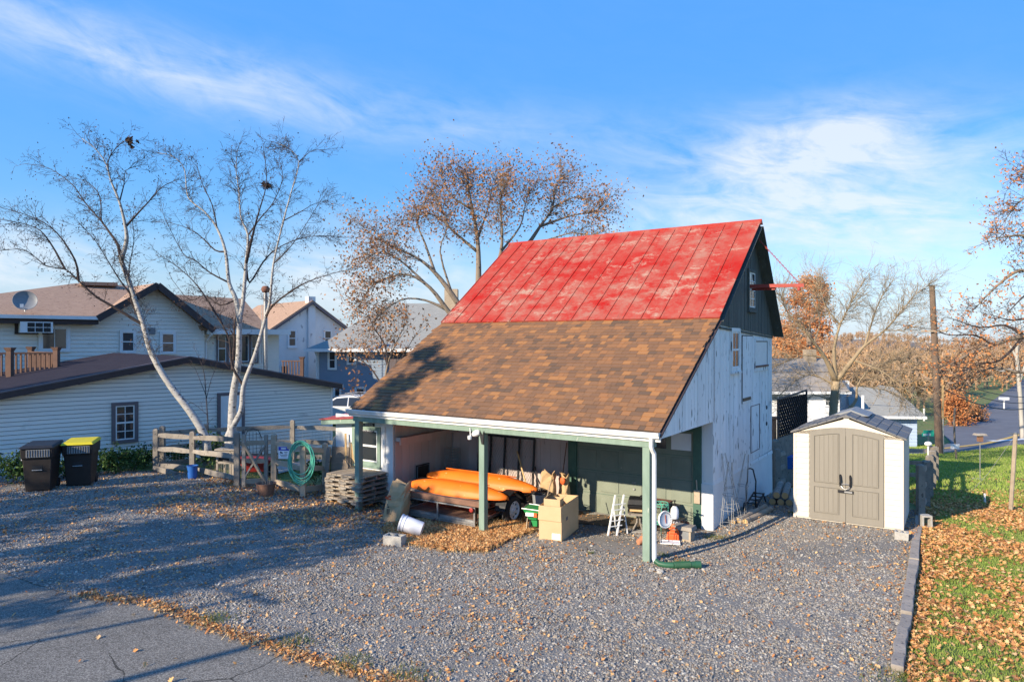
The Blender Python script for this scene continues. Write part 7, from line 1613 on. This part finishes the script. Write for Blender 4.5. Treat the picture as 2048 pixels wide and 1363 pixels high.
limb_tree('birch_tree', 'right white birch with several upright stems and a nest', bB, [
    ([(462, 915), (464, 857), (466, 793), (477, 723), (479, 646), (486, 603), (492, 527), (496, 469), (482, 428), (478, 367), (472, 315), (475, 271)], .14, .008),
    ([(462, 915), (456, 871), (482, 822), (487, 772), (510, 709), (531, 635), (540, 600), (547, 527), (567, 435), (581, 374), (598, 298), (575, 266), (558, 257)], .10, .007),
    ([(487, 772), (464, 730), (459, 681), (443, 646), (425, 620)], .045, .015), ([(464, 740), (468, 690), (470, 640), (484, 610)], .035, .02),
    ([(479, 646), (472, 599), (458, 565), (451, 503), (434, 452), (410, 415), (376, 380), (369, 315), (345, 285), (318, 278)], .075, .007),
    ([(492, 527), (499, 565), (526, 524), (554, 497), (600, 476), (640, 470), (670, 471)], .035, .007), ([(531, 635), (547, 609), (598, 572), (649, 551), (700, 539)], .04, .007),
    ([(492, 527), (505, 470), (516, 421), (533, 350), (530, 292)], .045, .008), ([(496, 469), (520, 430), (545, 395), (565, 340), (560, 300)], .025, .006), ([(451, 503), (430, 500), (400, 470), (370, 450), (340, 440)], .03, .007),
    ([(458, 565), (420, 545), (390, 520), (365, 505), (330, 430)], .03, .007), ([(443, 646), (415, 600), (385, 560), (350, 530), (320, 510)], .03, .007), ([(434, 452), (425, 400), (405, 350), (395, 310)], .02, .006), ([(547, 527), (575, 500), (600, 465), (640, 390)], .02, .006),
    ([(567, 435), (600, 415), (630, 395), (655, 390)], .018, .005), ([(598, 298), (620, 275), (640, 270)], .012, .005), ([(472, 599), (440, 610), (410, 590), (380, 600), (345, 560)], .025, .006)], 18.9, 'birch', 5, 'birch_leaf', 1100, (.035, .065), .3, (9, .5), 2, .03, 3, .0085, SMALL, taper=1.7, squash=(480, .14), group='birch trees behind the rail fence')
rr = random.Random(3); nq = S(535, 371, 18.9); t = thing('bird_nest', 'ragged twig nest high in the right birch', 'nest', nq, 0); m = MB()
for k in range(90): d = rv(rr); d.z *= .4; q = d * rr.uniform(.05, .13); e = rv(rr) * .12; m.tube([q - e, q + e], .006, 3, cap=False)
m.build('twigs', M['twig'], t, fix=False)
t = thing('leaf_cluster', 'dark dead leaf clump at the top of the left birch', 'leaf clump', S(260, 282, 18.9), 0); rs_ = np.random.RandomState(2); v, f = leaf_cards(rs_.normal(0, .06, (40, 3)), (.08, .16), rs_, OAK); np_mesh('leaves', v, f, M['birch_leaf'], t)
limb_tree('sapling', 'thin bare sapling in front of the garage door left of the birch', onG(*S(418, 0, 19.6)[:2]), [([(418, 905), (416, 850), (412, 790), (408, 745), (398, 715)], .02, .006), ([(412, 790), (400, 760), (390, 735)], .01, .005), ([(412, 800), (422, 760), (430, 740)], .01, .005), ([(415, 830), (395, 812), (375, 800)], .008, .004)], 19.6, 'bark', 8, None, 0, tw=(3, .35), lvl=1, twr=.006)
# oak behind the barn
ob = onG(*S(945, 0, 31)[:2])
limb_tree('oak_tree', 'broad oak with sparse brown leaves rising behind the red roof', ob, [
    ([(945, 760), (952, 640), (957, 560), (955, 470), (945, 400), (938, 355), (932, 325)], .26, .03), ([(952, 640), (985, 560), (1002, 500), (1004, 440), (1000, 380), (1010, 340)], .17, .02), ([(985, 560), (1050, 490), (1080, 440), (1105, 395), (1110, 345), (1125, 325)], .14, .02), ([(1080, 440), (1140, 415), (1185, 405), (1205, 390)], .07, .015), ([(1050, 490), (1100, 470), (1150, 455), (1195, 470)], .07, .015),
    ([(950, 660), (905, 590), (870, 545), (835, 515), (790, 490), (750, 465), (725, 440)], .17, .015), ([(948, 690), (895, 620), (860, 575), (820, 550), (775, 555), (740, 575), (720, 610)], .15, .015), ([(955, 500), (910, 455), (880, 420), (850, 410), (815, 425)], .08, .015), ([(945, 400), (905, 370), (885, 330), (885, 310)], .06, .012), ([(955, 470), (975, 400), (985, 345), (995, 325)], .06, .012),
    ([(870, 545), (850, 480), (835, 430), (850, 380), (870, 350)], .07, .012), ([(895, 620), (850, 600), (800, 600), (750, 640), (730, 690)], .07, .012), ([(860, 575), (800, 520), (760, 500), (730, 520)], .06, .012), ([(1002, 500), (1040, 440), (1050, 390), (1060, 350)], .06, .012), ([(1105, 395), (1150, 370), (1180, 380)], .05, .012), ([(905, 590), (880, 500), (895, 440), (880, 390)], .06, .012)],
    31, 'bark', 21, 'oak_leaf', 10500, (.085, .15), .35, (11, 1.0), 2, .03, 3, .012, OAK, 'bark', 'tree', .34, None, 1.9, (520, .16))
limb_tree('small_tree', 'small bare tree with few leaves in front of the blue grey house', onG(*S(760, 0, 27)[:2]), [([(765, 860), (768, 780), (775, 730), (790, 690), (810, 650)], .07, .012), ([(768, 780), (745, 740), (715, 715), (690, 705)], .04, .01), ([(775, 730), (770, 690), (745, 650), (735, 620)], .04, .01), ([(768, 760), (800, 720), (830, 670)], .035, .01), ([(766, 820), (735, 800), (705, 790)], .03, .01), ([(775, 730), (765, 700), (760, 650)], .03, .01)], 27, 'bark', 12, 'oak_leaf', 420, (.10, .17), .3, (3.6, .9), 1, .12, 3, .011, OAK)
# fruit tree + russet tree behind the shed
limb_tree('fruit_tree', 'bare spreading fruit tree with pale bark behind the shed', onG(*S(1668, 0, 27)[:2]), [
    ([(1662, 905), (1665, 850), (1668, 800), (1672, 762)], .19, .15), ([(1672, 762), (1650, 715), (1628, 685), (1605, 655), (1575, 625), (1560, 585)], .12, .012), ([(1672, 762), (1668, 700), (1680, 650), (1700, 610), (1728, 560)], .11, .012), ([(1672, 762), (1705, 720), (1730, 690), (1770, 660), (1800, 625), (1830, 590), (1858, 570)], .11, .012), ([(1665, 850), (1690, 825), (1712, 800), (1715, 770), (1740, 740), (1790, 720), (1830, 725)], .11, .012),
    ([(1650, 715), (1610, 710), (1580, 720), (1555, 730)], .05, .01), ([(1668, 770), (1630, 750), (1600, 755), (1570, 780)], .05, .01), ([(1705, 720), (1760, 740), (1800, 770), (1840, 800)], .05, .01), ([(1730, 690), (1745, 640), (1760, 600), (1785, 560)], .05, .01), ([(1680, 650), (1650, 610), (1640, 570)], .04, .01), ([(1770, 660), (1800, 660), (1840, 650)], .035, .01), ([(1628, 685), (1640, 640), (1625, 590), (1640, 560)], .04, .01), ([(1715, 770), (1770, 780), (1810, 800)], .04, .01), ([(1665, 800), (1625, 790), (1590, 810), (1560, 800)], .035, .01)],
    27, 'bark_pale', 31, None, 0, (.1, .1), .35, (19, 1.0), 2, .04, 3, .011, twmat='bark_pale', taper=2.2)
def russet(name, label, px, d, top, bot, wpx, n, seed, mat='rust_leaf', size=(.28, .5), trunkmat='bark'):
    base = onG(*S(px, 0, d)[:2]); t = thing(name, label, 'tree', base, 0); s_ = d / F; H_ = HC - (top - 681.5) * s_ - base.z; zb_ = HC - (bot - 681.5) * s_ - base.z; Wd = wpx * s_ / 2; rr = random.Random(seed); rs_ = np.random.RandomState(seed)
    m = MB(); m.tube([(0, 0, -.2), (0, 0, zb_ + .3 * (H_ - zb_)), (rr.uniform(-.2, .2), 0, H_ * .97)], [.02 * H_ + .06, .015 * H_ + .03, .02], 8); m.build('trunk', M[trunkmat], t, smooth=True)
    m = MB(); tips = []; nb = 34
    for k in range(nb):
        u = (k + .5) / nb; z = zb_ + (H_ - zb_) * u * .96; a = rr.uniform(0, 6.28); prof_ = math.sin(math.pi * min(1, .18 + .8 * u)) ** .8; L = Wd * prof_ * rr.uniform(.65, 1.12)
        twig(m, Vector((0, 0, z)), Vector((math.cos(a), math.sin(a), .55)).normalized(), max(.3, L), .03, 2, rr, tips, .12, 3, 4)
    m.build('branches', M['twig'], t, fix=False); T = np.array([tuple(p) for p in tips]); P = T[rs_.randint(0, len(T), n)] + rs_.normal(0, .18 * s_ / .03, (n, 3))
    v, f = leaf_cards(P, size, rs_, SMALL); o = np_mesh('crown', v, f, M[mat], t); o['kind'] = 'stuff'
russet('russet_tree', 'rust orange conical tree behind the bare fruit tree', 1618, 52, 556, 745, 108, 6500, 41, 'rust_leaf', (.13, .27))
russet('russet_tree', 'lower rust orange tree at the left of the conical tree', 1572, 58, 655, 745, 90, 2800, 42, 'rust_leaf', (.13, .27))
russet('orange_shrub_tree', 'bushy russet tree beyond the road right of the utility pole', 1912, 56, 790, 880, 62, 2600, 43, 'rust_leaf', (.14, .27))
russet('brown_shrub_tree', 'dark brown bush beyond the road at the diamond sign', 1948, 60, 815, 885, 46, 1600, 44, 'oak_leaf', (.14, .25))
limb_tree('sycamore_tree', 'pale barked bare tree trunk at the right edge beside the road', onG(*S(2044, 0, 46)[:2]), [([(2046, 920), (2043, 850), (2040, 790), (2036, 740), (2034, 700), (2040, 650)], .16, .10), ([(2034, 745), (2018, 738), (2002, 742), (1985, 735)], .09, .03), ([(2036, 720), (2020, 690), (2010, 660), (1990, 640)], .08, .02), ([(2040, 760), (2060, 700), (2070, 650)], .1, .03)], 46, 'bark_white', 51, None, 0, tw=(1.6, 1.5), lvl=1, twr=.02)
# oak reaching in from the right edge
limb_tree('lawn_oak', 'oak branches with rusty leaves reaching in from the right edge', onG(*S(2330, 0, 17)[:2]), [
    ([(2330, 1010), (2325, 850), (2315, 700), (2290, 560), (2280, 400)], .3, .12), ([(2315, 720), (2200, 690), (2110, 680), (2048, 672), (1985, 690), (1930, 712), (1890, 735)], .12, .01), ([(2300, 640), (2180, 600), (2090, 560), (2040, 540), (1990, 575), (1955, 612)], .1, .008), ([(2290, 580), (2180, 520), (2100, 490), (2040, 470), (1985, 480)], .09, .008), ([(2290, 560), (2180, 450), (2100, 410), (2050, 395), (2010, 440)], .08, .008), ([(2285, 500), (2180, 380), (2110, 350), (2060, 340), (2040, 350)], .06, .008),
    ([(2110, 680), (2060, 640), (2020, 640), (1985, 630)], .05, .008), ([(2048, 672), (2010, 650), (1960, 655), (1915, 640)], .04, .008), ([(2200, 690), (2120, 730), (2050, 745), (1990, 735), (1940, 750)], .07, .008), ([(2090, 560), (2050, 590), (2020, 620)], .035, .008), ([(1985, 690), (1950, 670), (1900, 670), (1870, 660)], .03, .006), ([(2048, 672), (2000, 720), (1950, 730), (1900, 760)], .035, .007)],
    17, 'bark', 61, 'rust_leaf', 2400, (.05, .095), .25, (6.5, .55), 2, .02, 3, .008, OAK, 'twig', 'tree', .09)
# trees standing left of the driveway, outside the picture: their shade falls on the gravel and the roof
def gen_tree(label, base, H_, seed, leafn, leafmat='oak_leaf', spread=.5, low=.3, leafs=(.14, .26), nl=15):
    rr = random.Random(seed); t = thing('yard_tree', label, 'tree', base, 0, 'trees left of the driveway'); tm, cm = MB(), MB(); tips = []
    tm.tube([(0, 0, -.2), (.1, 0, H_ * .3), (.0, .1, H_ * .6), (.15, 0, H_ * .95)], [.24, .19, .12, .03], 9)
    for k in range(nl):
        u = low + (.97 - low) * k / (nl - 1); a = k * 2.4 + rr.uniform(-.3, .3); L = H_ * spread * (1.05 - u) ** .6 * rr.uniform(.6, 1.05)
        twig(cm, Vector((.05, .05, H_ * u)), Vector((math.cos(a), math.sin(a), .6)).normalized(), max(.6, L), .07 * (1.2 - u), 3, rr, tips, .14, 4, 4)
    tm.build('trunk', M['bark'], t, smooth=True, fix=False); cm.build('branches', M['bark'], t, fix=False)
    if leafn: rs_ = np.random.RandomState(seed); T = np.array([tuple(p) for p in tips]); P = T[rs_.randint(0, len(T), leafn)] + rs_.normal(0, .16, (leafn, 3)); v, f = leaf_cards(P, leafs, rs_, OAK); o = np_mesh('crown', v, f, M[leafmat], t); o['kind'] = 'stuff'
YT = [((-15.2, 6.5), 10.4, 71, 3500, .13), ((-19.5, 6.6), 8.6, 72, 4500, .34), ((-16.3, 3.4), 7.4, 73, 3800, .40), ((-22, 10.5), 8.0, 74, 5000, .40)]
for k, ((x, y), H_, sd, ln, spd) in enumerate(YT): gen_tree(('tall oak left of the driveway beyond the picture edge', 'round oak left of the driveway beyond the picture edge', 'smaller oak nearest the camera left of the driveway', 'farthest oak left of the driveway near the garage')[k], onG(x, y), H_, sd, ln, spread=spd)
# shrubs at the garage wall
def shrub(label, loc, wd, h, n, seed, dry=False):
    t = thing('shrub', label, 'shrub', loc, 0, 'shrubs along the garage wall'); rr = random.Random(seed); rs_ = np.random.RandomState(seed); m = MB(); tips = []
    for k in range(9): a = rr.uniform(0, 6.28); twig(m, Vector((rr.uniform(-wd, wd) * .4, rr.uniform(-.2, .2), 0)), Vector((.5 * math.cos(a), .5 * math.sin(a), 1)).normalized(), h * rr.uniform(.6, 1), .01, 2, rr, tips, .1, 3, 3)
    m.build('stems', M['twig'], t, fix=False); T = np.array([tuple(p) for p in tips]); P = T[rs_.randint(0, len(T), n)] * np.array([1, 1, .9]) + rs_.normal(0, .07, (n, 3)); P[:, 2] = np.abs(P[:, 2])
    v, f = leaf_cards(P, (.06, .12), rs_, SMALL); o = np_mesh('foliage', v, f, M['shrub'], t); o['kind'] = 'stuff'
shrub('leafy green shrub left of the two bins', G(20, 968), .9, .62, 900, 1); shrub('low green shrub showing between the two bins', G(125, 955), .5, .45, 350, 2); shrub('green shrub just right of the yellow lidded bin', G(222, 946), .7, .55, 800, 3); shrub('green shrub below the garage window', G(258, 940), .7, .5, 700, 4); shrub('green shrub ending at the rail fence corner', G(292, 934), .6, .5, 600, 5); shrub('dark low plants behind the left rail fence', G(345, 925), .7, .35, 400, 6)
shrub('lavender grey shrub between the birch stems', onG(*S(435, 0, 19.4)[:2]), .7, 1.0, 800, 7); shrub('mixed green shrub with reddish leaves beside the plywood', onG(*S(640, 0, 18.2)[:2]), .6, .8, 500, 8)
# far wood: bare trees massed on the slopes beyond the road
rs_ = np.random.RandomState(12); V_, F_ = [], []; cnt = 0; rr = random.Random(12)
def far_tree(p, H_):
    global cnt
    n = 26; a = rs_.uniform(0, 6.28, n); u = rs_.uniform(.15, 1, n); z0 = H_ * u * .75; L = H_ * .42 * (1.15 - u) * rs_.uniform(.5, 1.1, n); w_ = H_ * .02
    for i in range(n):
        b = np.array([0, 0, z0[i]]); e = b + np.array([math.cos(a[i]) * L[i], math.sin(a[i]) * L[i], L[i] * .9]); sd = np.array([-math.sin(a[i]), math.cos(a[i]), 0]) * w_ * .8 + np.array([0, 0, w_ * .5])
        V_.extend([p + b - sd, p + b + sd, p + e]); F_.append((cnt, cnt + 1, cnt + 2)); cnt += 3
        for k in range(3):
            q = b + (e - b) * rs_.uniform(.3, .9); dd = rs_.normal(0, 1, 3); dd[2] = abs(dd[2]); dd *= L[i] * .42; sd2 = np.cross(dd, [.3, .5, .2]); sd2 *= w_ * .9 / (np.linalg.norm(sd2) + 1e-6)
            V_.extend([p + q - sd2, p + q + sd2, p + q + dd]); F_.append((cnt, cnt + 1, cnt + 2)); cnt += 3
    V_.extend([p + np.array([-w_, 0, 0]), p + np.array([w_, 0, 0]), p + np.array([0, 0, H_])]); F_.append((cnt, cnt + 1, cnt + 2)); cnt += 3
road_np = road_poly
for k in range(3600):
    az_ = math.radians(rr.uniform(-48, 52)); r_ = 85 + 620 * rr.random() ** 1.6; x, y = r_ * math.sin(az_), r_ * math.cos(az_)
    if r_ < 260:
        if az_ < math.radians(14): continue
        if bool(inside(road_np, np.array([x]), np.array([y]))[0]) or (x > 36 and r_ < 130 and az_ > math.radians(33)): continue
        z = g(x, y)
    else: z = max(g(x, y), float(hill_z(az_, r_)))
    far_tree(np.array([x, y, z]), rr.uniform(5, 9) * (1 if r_ < 300 else 1.1))
o = np_mesh('far_wood', np.array(V_), np.array(F_), M['wood_far']); tag(o, 'brown bare woodland covering the far hillside', 'woodland', kind='stuff')
# ================================================================== gravel stones, leaves, grass
rs_ = np.random.RandomState(77)
def vnoise(x, y, s, seed):
    r = np.random.RandomState(seed); o = np.zeros_like(x)
    for k in range(6): a = r.uniform(0, 6.28); f_ = s * (1.6 ** k) * .6; o += np.sin((x * math.cos(a) + y * math.sin(a)) * f_ + r.uniform(0, 6.28)) / (1.25 ** k)
    return o / 3.0
def view(x, y, mrg=.03): return (np.abs(x) < (.75 + mrg) * y + .3) & (y > 7.0)
barn_fp = [tuple(B(*p))[:2] for p in ((-9.4, 1.0), (-7.3, 1.0), (-7.3, 3.3), (0, 3.3), (0, 9), (-9.4, 9))]
shed_fp = [tuple(Vector((shed.location.x, shed.location.y)) + Vector((math.cos(SRZ) * a - math.sin(SRZ) * b_, math.sin(SRZ) * a + math.cos(SRZ) * b_))) for a, b_ in ((0, 0), (SW, 0), (SW, SD), (0, SD))]
def cand(n, x0, x1, y0, y1): x = rs_.uniform(x0, x1, n); y = rs_.uniform(y0, y1, n); return x, y
# stones
x1_, y1_ = cand(420000, -12, 10, 7, 19); q = view(x1_, y1_) & inside(gravel_poly, x1_, y1_) & ~inside(barn_fp, x1_, y1_) & ~inside(shed_fp, x1_, y1_)
keep = rs_.uniform(0, 1, len(x1_)) < np.clip(1.25 - (y1_ - 8) * .055, .5, 1) * np.clip(1.05 - .9 * np.clip(vnoise(x1_, y1_, .9, 21) - .05, 0, 1), .25, 1); q &= keep & ~inside(dirt_poly, x1_, y1_) & (~inside(fines_poly, x1_, y1_) | (rs_.uniform(0, 1, len(x1_)) < .22)); x1_, y1_ = x1_[q], y1_[q]
n = len(x1_); z = gz(x1_, y1_) + .014
me = bpy.data.meshes.new('gravel_stones'); me.vertices.add(n); me.vertices.foreach_set('co', np.stack([x1_, y1_, z], 1).astype(np.float32).ravel())
s_ = rs_.lognormal(-.08, .38, n)[:, None] * .0115; scl = s_ * np.stack([rs_.uniform(.8, 1.5, n), rs_.uniform(.7, 1.1, n), rs_.uniform(.45, .8, n)], 1)
at = me.attributes.new('scl', 'FLOAT_VECTOR', 'POINT'); at.data.foreach_set('vector', scl.astype(np.float32).ravel())
rot = np.stack([rs_.normal(0, .35, n), rs_.normal(0, .35, n), rs_.uniform(0, 6.28, n)], 1); at = me.attributes.new('rot', 'FLOAT_VECTOR', 'POINT'); at.data.foreach_set('vector', rot.astype(np.float32).ravel())
stones = link('gravel_stones', me); tag(stones, 'loose blue grey gravel stones covering the yard', 'gravel', kind='stuff')
ng = bpy.data.node_groups.new('scatter_stones', 'GeometryNodeTree'); ng.interface.new_socket('Geometry', in_out='INPUT', socket_type='NodeSocketGeometry'); ng.interface.new_socket('Geometry', in_out='OUTPUT', socket_type='NodeSocketGeometry')
gi, go = ng.nodes.new('NodeGroupInput'), ng.nodes.new('NodeGroupOutput'); ip = ng.nodes.new('GeometryNodeInstanceOnPoints'); ic = ng.nodes.new('GeometryNodeMeshIcoSphere'); ic.inputs['Subdivisions'].default_value = 1; ic.inputs['Radius'].default_value = 1
sm = ng.nodes.new('GeometryNodeSetMaterial'); sm.inputs['Material'].default_value = M['stone']; na = ng.nodes.new('GeometryNodeInputNamedAttribute'); na.data_type = 'FLOAT_VECTOR'; na.inputs['Name'].default_value = 'scl'; nb_ = ng.nodes.new('GeometryNodeInputNamedAttribute'); nb_.data_type = 'FLOAT_VECTOR'; nb_.inputs['Name'].default_value = 'rot'
ng.links.new(gi.outputs[0], ip.inputs['Points']); ng.links.new(ic.outputs['Mesh'], sm.inputs['Geometry']); ng.links.new(sm.outputs[0], ip.inputs['Instance']); ng.links.new(na.outputs['Attribute'], ip.inputs['Scale']); ng.links.new(nb_.outputs['Attribute'], ip.inputs['Rotation']); ng.links.new(ip.outputs[0], go.inputs[0])
md = stones.modifiers.new('scatter', 'NODES'); md.node_group = ng
# fallen leaves on the gravel
def leaves(name, label, x, y, size, dz, shape=OAK, mat='fallen', flat=1):
    z = gz(x, y) + dz + rs_.uniform(0, .02, len(x)); v, f = leaf_cards(np.stack([x, y, z], 1), size, rs_, shape, flat); o = np_mesh(name, v, f, M[mat]); tag(o, label, 'leaves', kind='stuff'); return o
def fil(x, y): q = view(x, y) & ~inside(barn_fp, x, y) & ~inside(shed_fp, x, y); return q
x, y = cand(150000, -13, 10, 7, 20); q = fil(x, y) & inside(gravel_poly, x, y)
d = .07 + .24 * np.clip(vnoise(x, y, 1.3, 4), 0, 1) + .18 * np.exp(-((x + 3.0) ** 2 + (y - 14.2) ** 2) / 3.0) + .10 * (x < -3.5) * (y > 14.5)
ke = np.array([np.interp(y, [k[1] for k in kerb_line], [k[0] for k in kerb_line])])[0]; d = np.where(ke - x < .45, .42 * np.exp(-(ke - x) / .22) + d, d)
q &= rs_.uniform(0, 1, len(x)) < d; leaves('leaf_scatter', 'scattered dry orange brown leaves over the gravel yard', x[q], y[q], (.025, .07), .02)
# strip of straw and leaves along the asphalt edge, leaf bed under the trailer
ae = np.array(asph_edge); seg = []
for a, b_ in zip(ae[3:], ae[4:]): L = np.linalg.norm(b_ - a); k = int(L * 260); u = rs_.uniform(0, 1, k)[:, None]; nn = np.array([-(b_ - a)[1], (b_ - a)[0]]) / L; seg.append(a + (b_ - a) * u + nn * rs_.normal(.05, .09, k)[:, None])
E_ = np.concatenate(seg); leaves('edge_litter', 'strip of dry leaves along the asphalt edge', E_[:, 0], E_[:, 1], (.03, .075), .015)
bed = [tuple(p)[:2] for p in (G(760, 1062), G(815, 1090), G(890, 1104), G(975, 1106), G(1015, 1085), G(1075, 1062), G(1062, 1040), G(1000, 1045), G(880, 1040), G(800, 1045))]
bxs = [p[0] for p in bed]; bys = [p[1] for p in bed]
x, y = cand(13000, min(bxs), max(bxs), min(bys), max(bys)); q = inside(bed, x, y); leaves('leaf_bed', 'thick bed of tan leaves around the middle green post', x[q], y[q], (.05, .11), .05)
x, y = cand(5000, -8, -2.5, 14.6, 18.4); q = fil(x, y) & (rs_.uniform(0, 1, 5000) < .5); leaves('bay_leaves', 'brown leaves drifted under the trailer and by the pallets', x[q], y[q], (.05, .09), .03)
def blades(name, label, x, y, h, wd, mat, lean=.35, dz=0, cat='grass'):
    n = len(x); z = gz(x, y) + dz; a = rs_.uniform(0, 6.28, n); hh = rs_.uniform(.5, 1, n) * h; la = rs_.uniform(0, 6.28, n); ll = np.abs(rs_.normal(0, lean, n)) * hh
    wv = wd * rs_.uniform(.7, 1.3, n)
    P0 = np.stack([x - np.cos(a) * wv, y - np.sin(a) * wv, z], 1); P1 = np.stack([x + np.cos(a) * wv, y + np.sin(a) * wv, z], 1); P2 = np.stack([x + np.cos(la) * ll, y + np.sin(la) * ll, z + hh], 1)
    v = np.stack([P0, P1, P2], 1).reshape(-1, 3); o = np_mesh(name, v, np.arange(3 * n).reshape(-1, 3), M[mat]); tag(o, label, cat, kind='stuff'); return o
x, y = cand(7000, min(bxs) - .2, max(bxs) + .2, min(bys) - .3, max(bys)); q = inside([(p[0] * 1.0, p[1] - .12) for p in bed], x, y); blades('straw', 'pale straw around the middle green post', x[q], y[q], .16, .004, 'straw', 1.2, .02)
blades('edge_straw', 'dry grass tufts along the asphalt edge', E_[::2, 0] + rs_.normal(0, .03, len(E_[::2])), E_[::2, 1] + rs_.normal(0, .03, len(E_[::2])), .09, .004, 'straw', .9)
tuft = []
for px, py, n_, r_ in ((430, 1240, 220, .12), (590, 1285, 200, .12), (700, 1330, 260, .14), (820, 1355, 260, .16), (1362, 1128, 120, .10), (1535, 1020, 140, .09), (1590, 1028, 110, .08), (1430, 1076, 200, .14), (1180, 1108, 40, .04), (1610, 1030, 60, .06), (990, 1050, 160, .16), (900, 1052, 140, .2), (1050, 1040, 120, .12), (640, 945, 300, .3), (560, 950, 600, .45), (500, 945, 300, .3), (1800, 1362, 300, .2), (1330, 1112, 60, .06)):
    c_ = G(px, py); tuft.append(np.stack([c_.x + rs_.normal(0, r_, n_), c_.y + rs_.normal(0, r_, n_)], 1))
Tq = np.concatenate(tuft); blades('weed_tufts', 'small green weed tufts growing through the gravel', Tq[:, 0], Tq[:, 1], .085, .005, 'weed', .8, .01)
x, y = cand(120, -9, 1, 7, 11); q = view(x, y) & inside(asphalt_poly, x, y) & ~inside(gravel_poly, x, y); leaves('drive_leaves', 'a few curled brown leaves lying on the asphalt driveway', x[q], y[q], (.05, .10), .012)
# lawn: grass blades and drifts of leaves
x, y = cand(420000, 4.3, 16, 7, 20); kx = np.interp(y, [7.0] + [k[1] for k in kerb_line] + [20], [kerb_line[0][0] - .5] + [k[0] for k in kerb_line] + [kerb_line[-1][0] + 1.2])
q = view(x, y) & (x > kx + .10) & ~inside(shed_fp, x, y) & (rs_.uniform(0, 1, len(x)) < np.clip(1.5 - (y - 7) * .1, .3, 1)); blades('lawn_grass', 'short green lawn grass right of the timber kerb', x[q], y[q], .05, .0055, 'grass', .5)
x, y = cand(160000, 7, 34, 18, 42); q = view(x, y) & ~inside(road_poly, x, y) & (x > .42 * y) & (rs_.uniform(0, 1, len(x)) < .8); blades('far_grass', 'lawn grass sloping down to the road', x[q], y[q], .10, .02, 'grass', .5)
green = [(1925, 1045, .9), (1990, 1062, .7), (1975, 1130, .7), (2040, 1150, .6), (1905, 1180, .45), (1960, 1190, .55), (2010, 1235, .5), (1880, 1245, .4), (1945, 1300, .5), (1850, 1290, .3), (2030, 1320, .5), (1985, 1345, .35), (1900, 1340, .3), (2035, 1075, .4)]
x, y = cand(120000, 4.3, 17, 7, 21); kx = np.interp(y, [7.0] + [k[1] for k in kerb_line] + [21], [kerb_line[0][0] - .5] + [k[0] for k in kerb_line] + [kerb_line[-1][0] + 1.4])
d = .95 + .35 * vnoise(x, y, 2.2, 9)
for px, py, r_ in green: c_ = G(px, py); d -= (.74 + .5 * vnoise(x, y, 4.0, 15)) * np.exp(-(((x - c_.x) / (r_ * 1.1)) ** 2 + ((y - c_.y) / (r_ * .95)) ** 2))
d = np.where(x - kx < .35, np.maximum(d, .9), d); d = d * np.where(y > 16, np.clip(1.0 - (y - 16) * .22, 0, 1), 1) * np.clip(.55 + (17 - y) * .1, .55, 1)
q = view(x, y) & (x > kx + .10) & ~inside(shed_fp, x, y) & (rs_.uniform(0, 1, len(x)) < np.clip(d, .10, 1)); leaves('lawn_leaves', 'drifts of orange fallen leaves on the right lawn', x[q], y[q], (.045, .105), .025)
x, y = cand(4000, 14, 20, 19.5, 24); c_ = G(2010, 950); q = np.exp(-(((x - c_.x - .8) / 2.2) ** 2 + ((y - c_.y) / 1.6) ** 2)) > rs_.uniform(0, 1, 4000); leaves('leaf_pile', 'round patch of brown leaves beyond the slim pole', x[q], y[q], (.08, .15), .04, mat='oak_leaf')
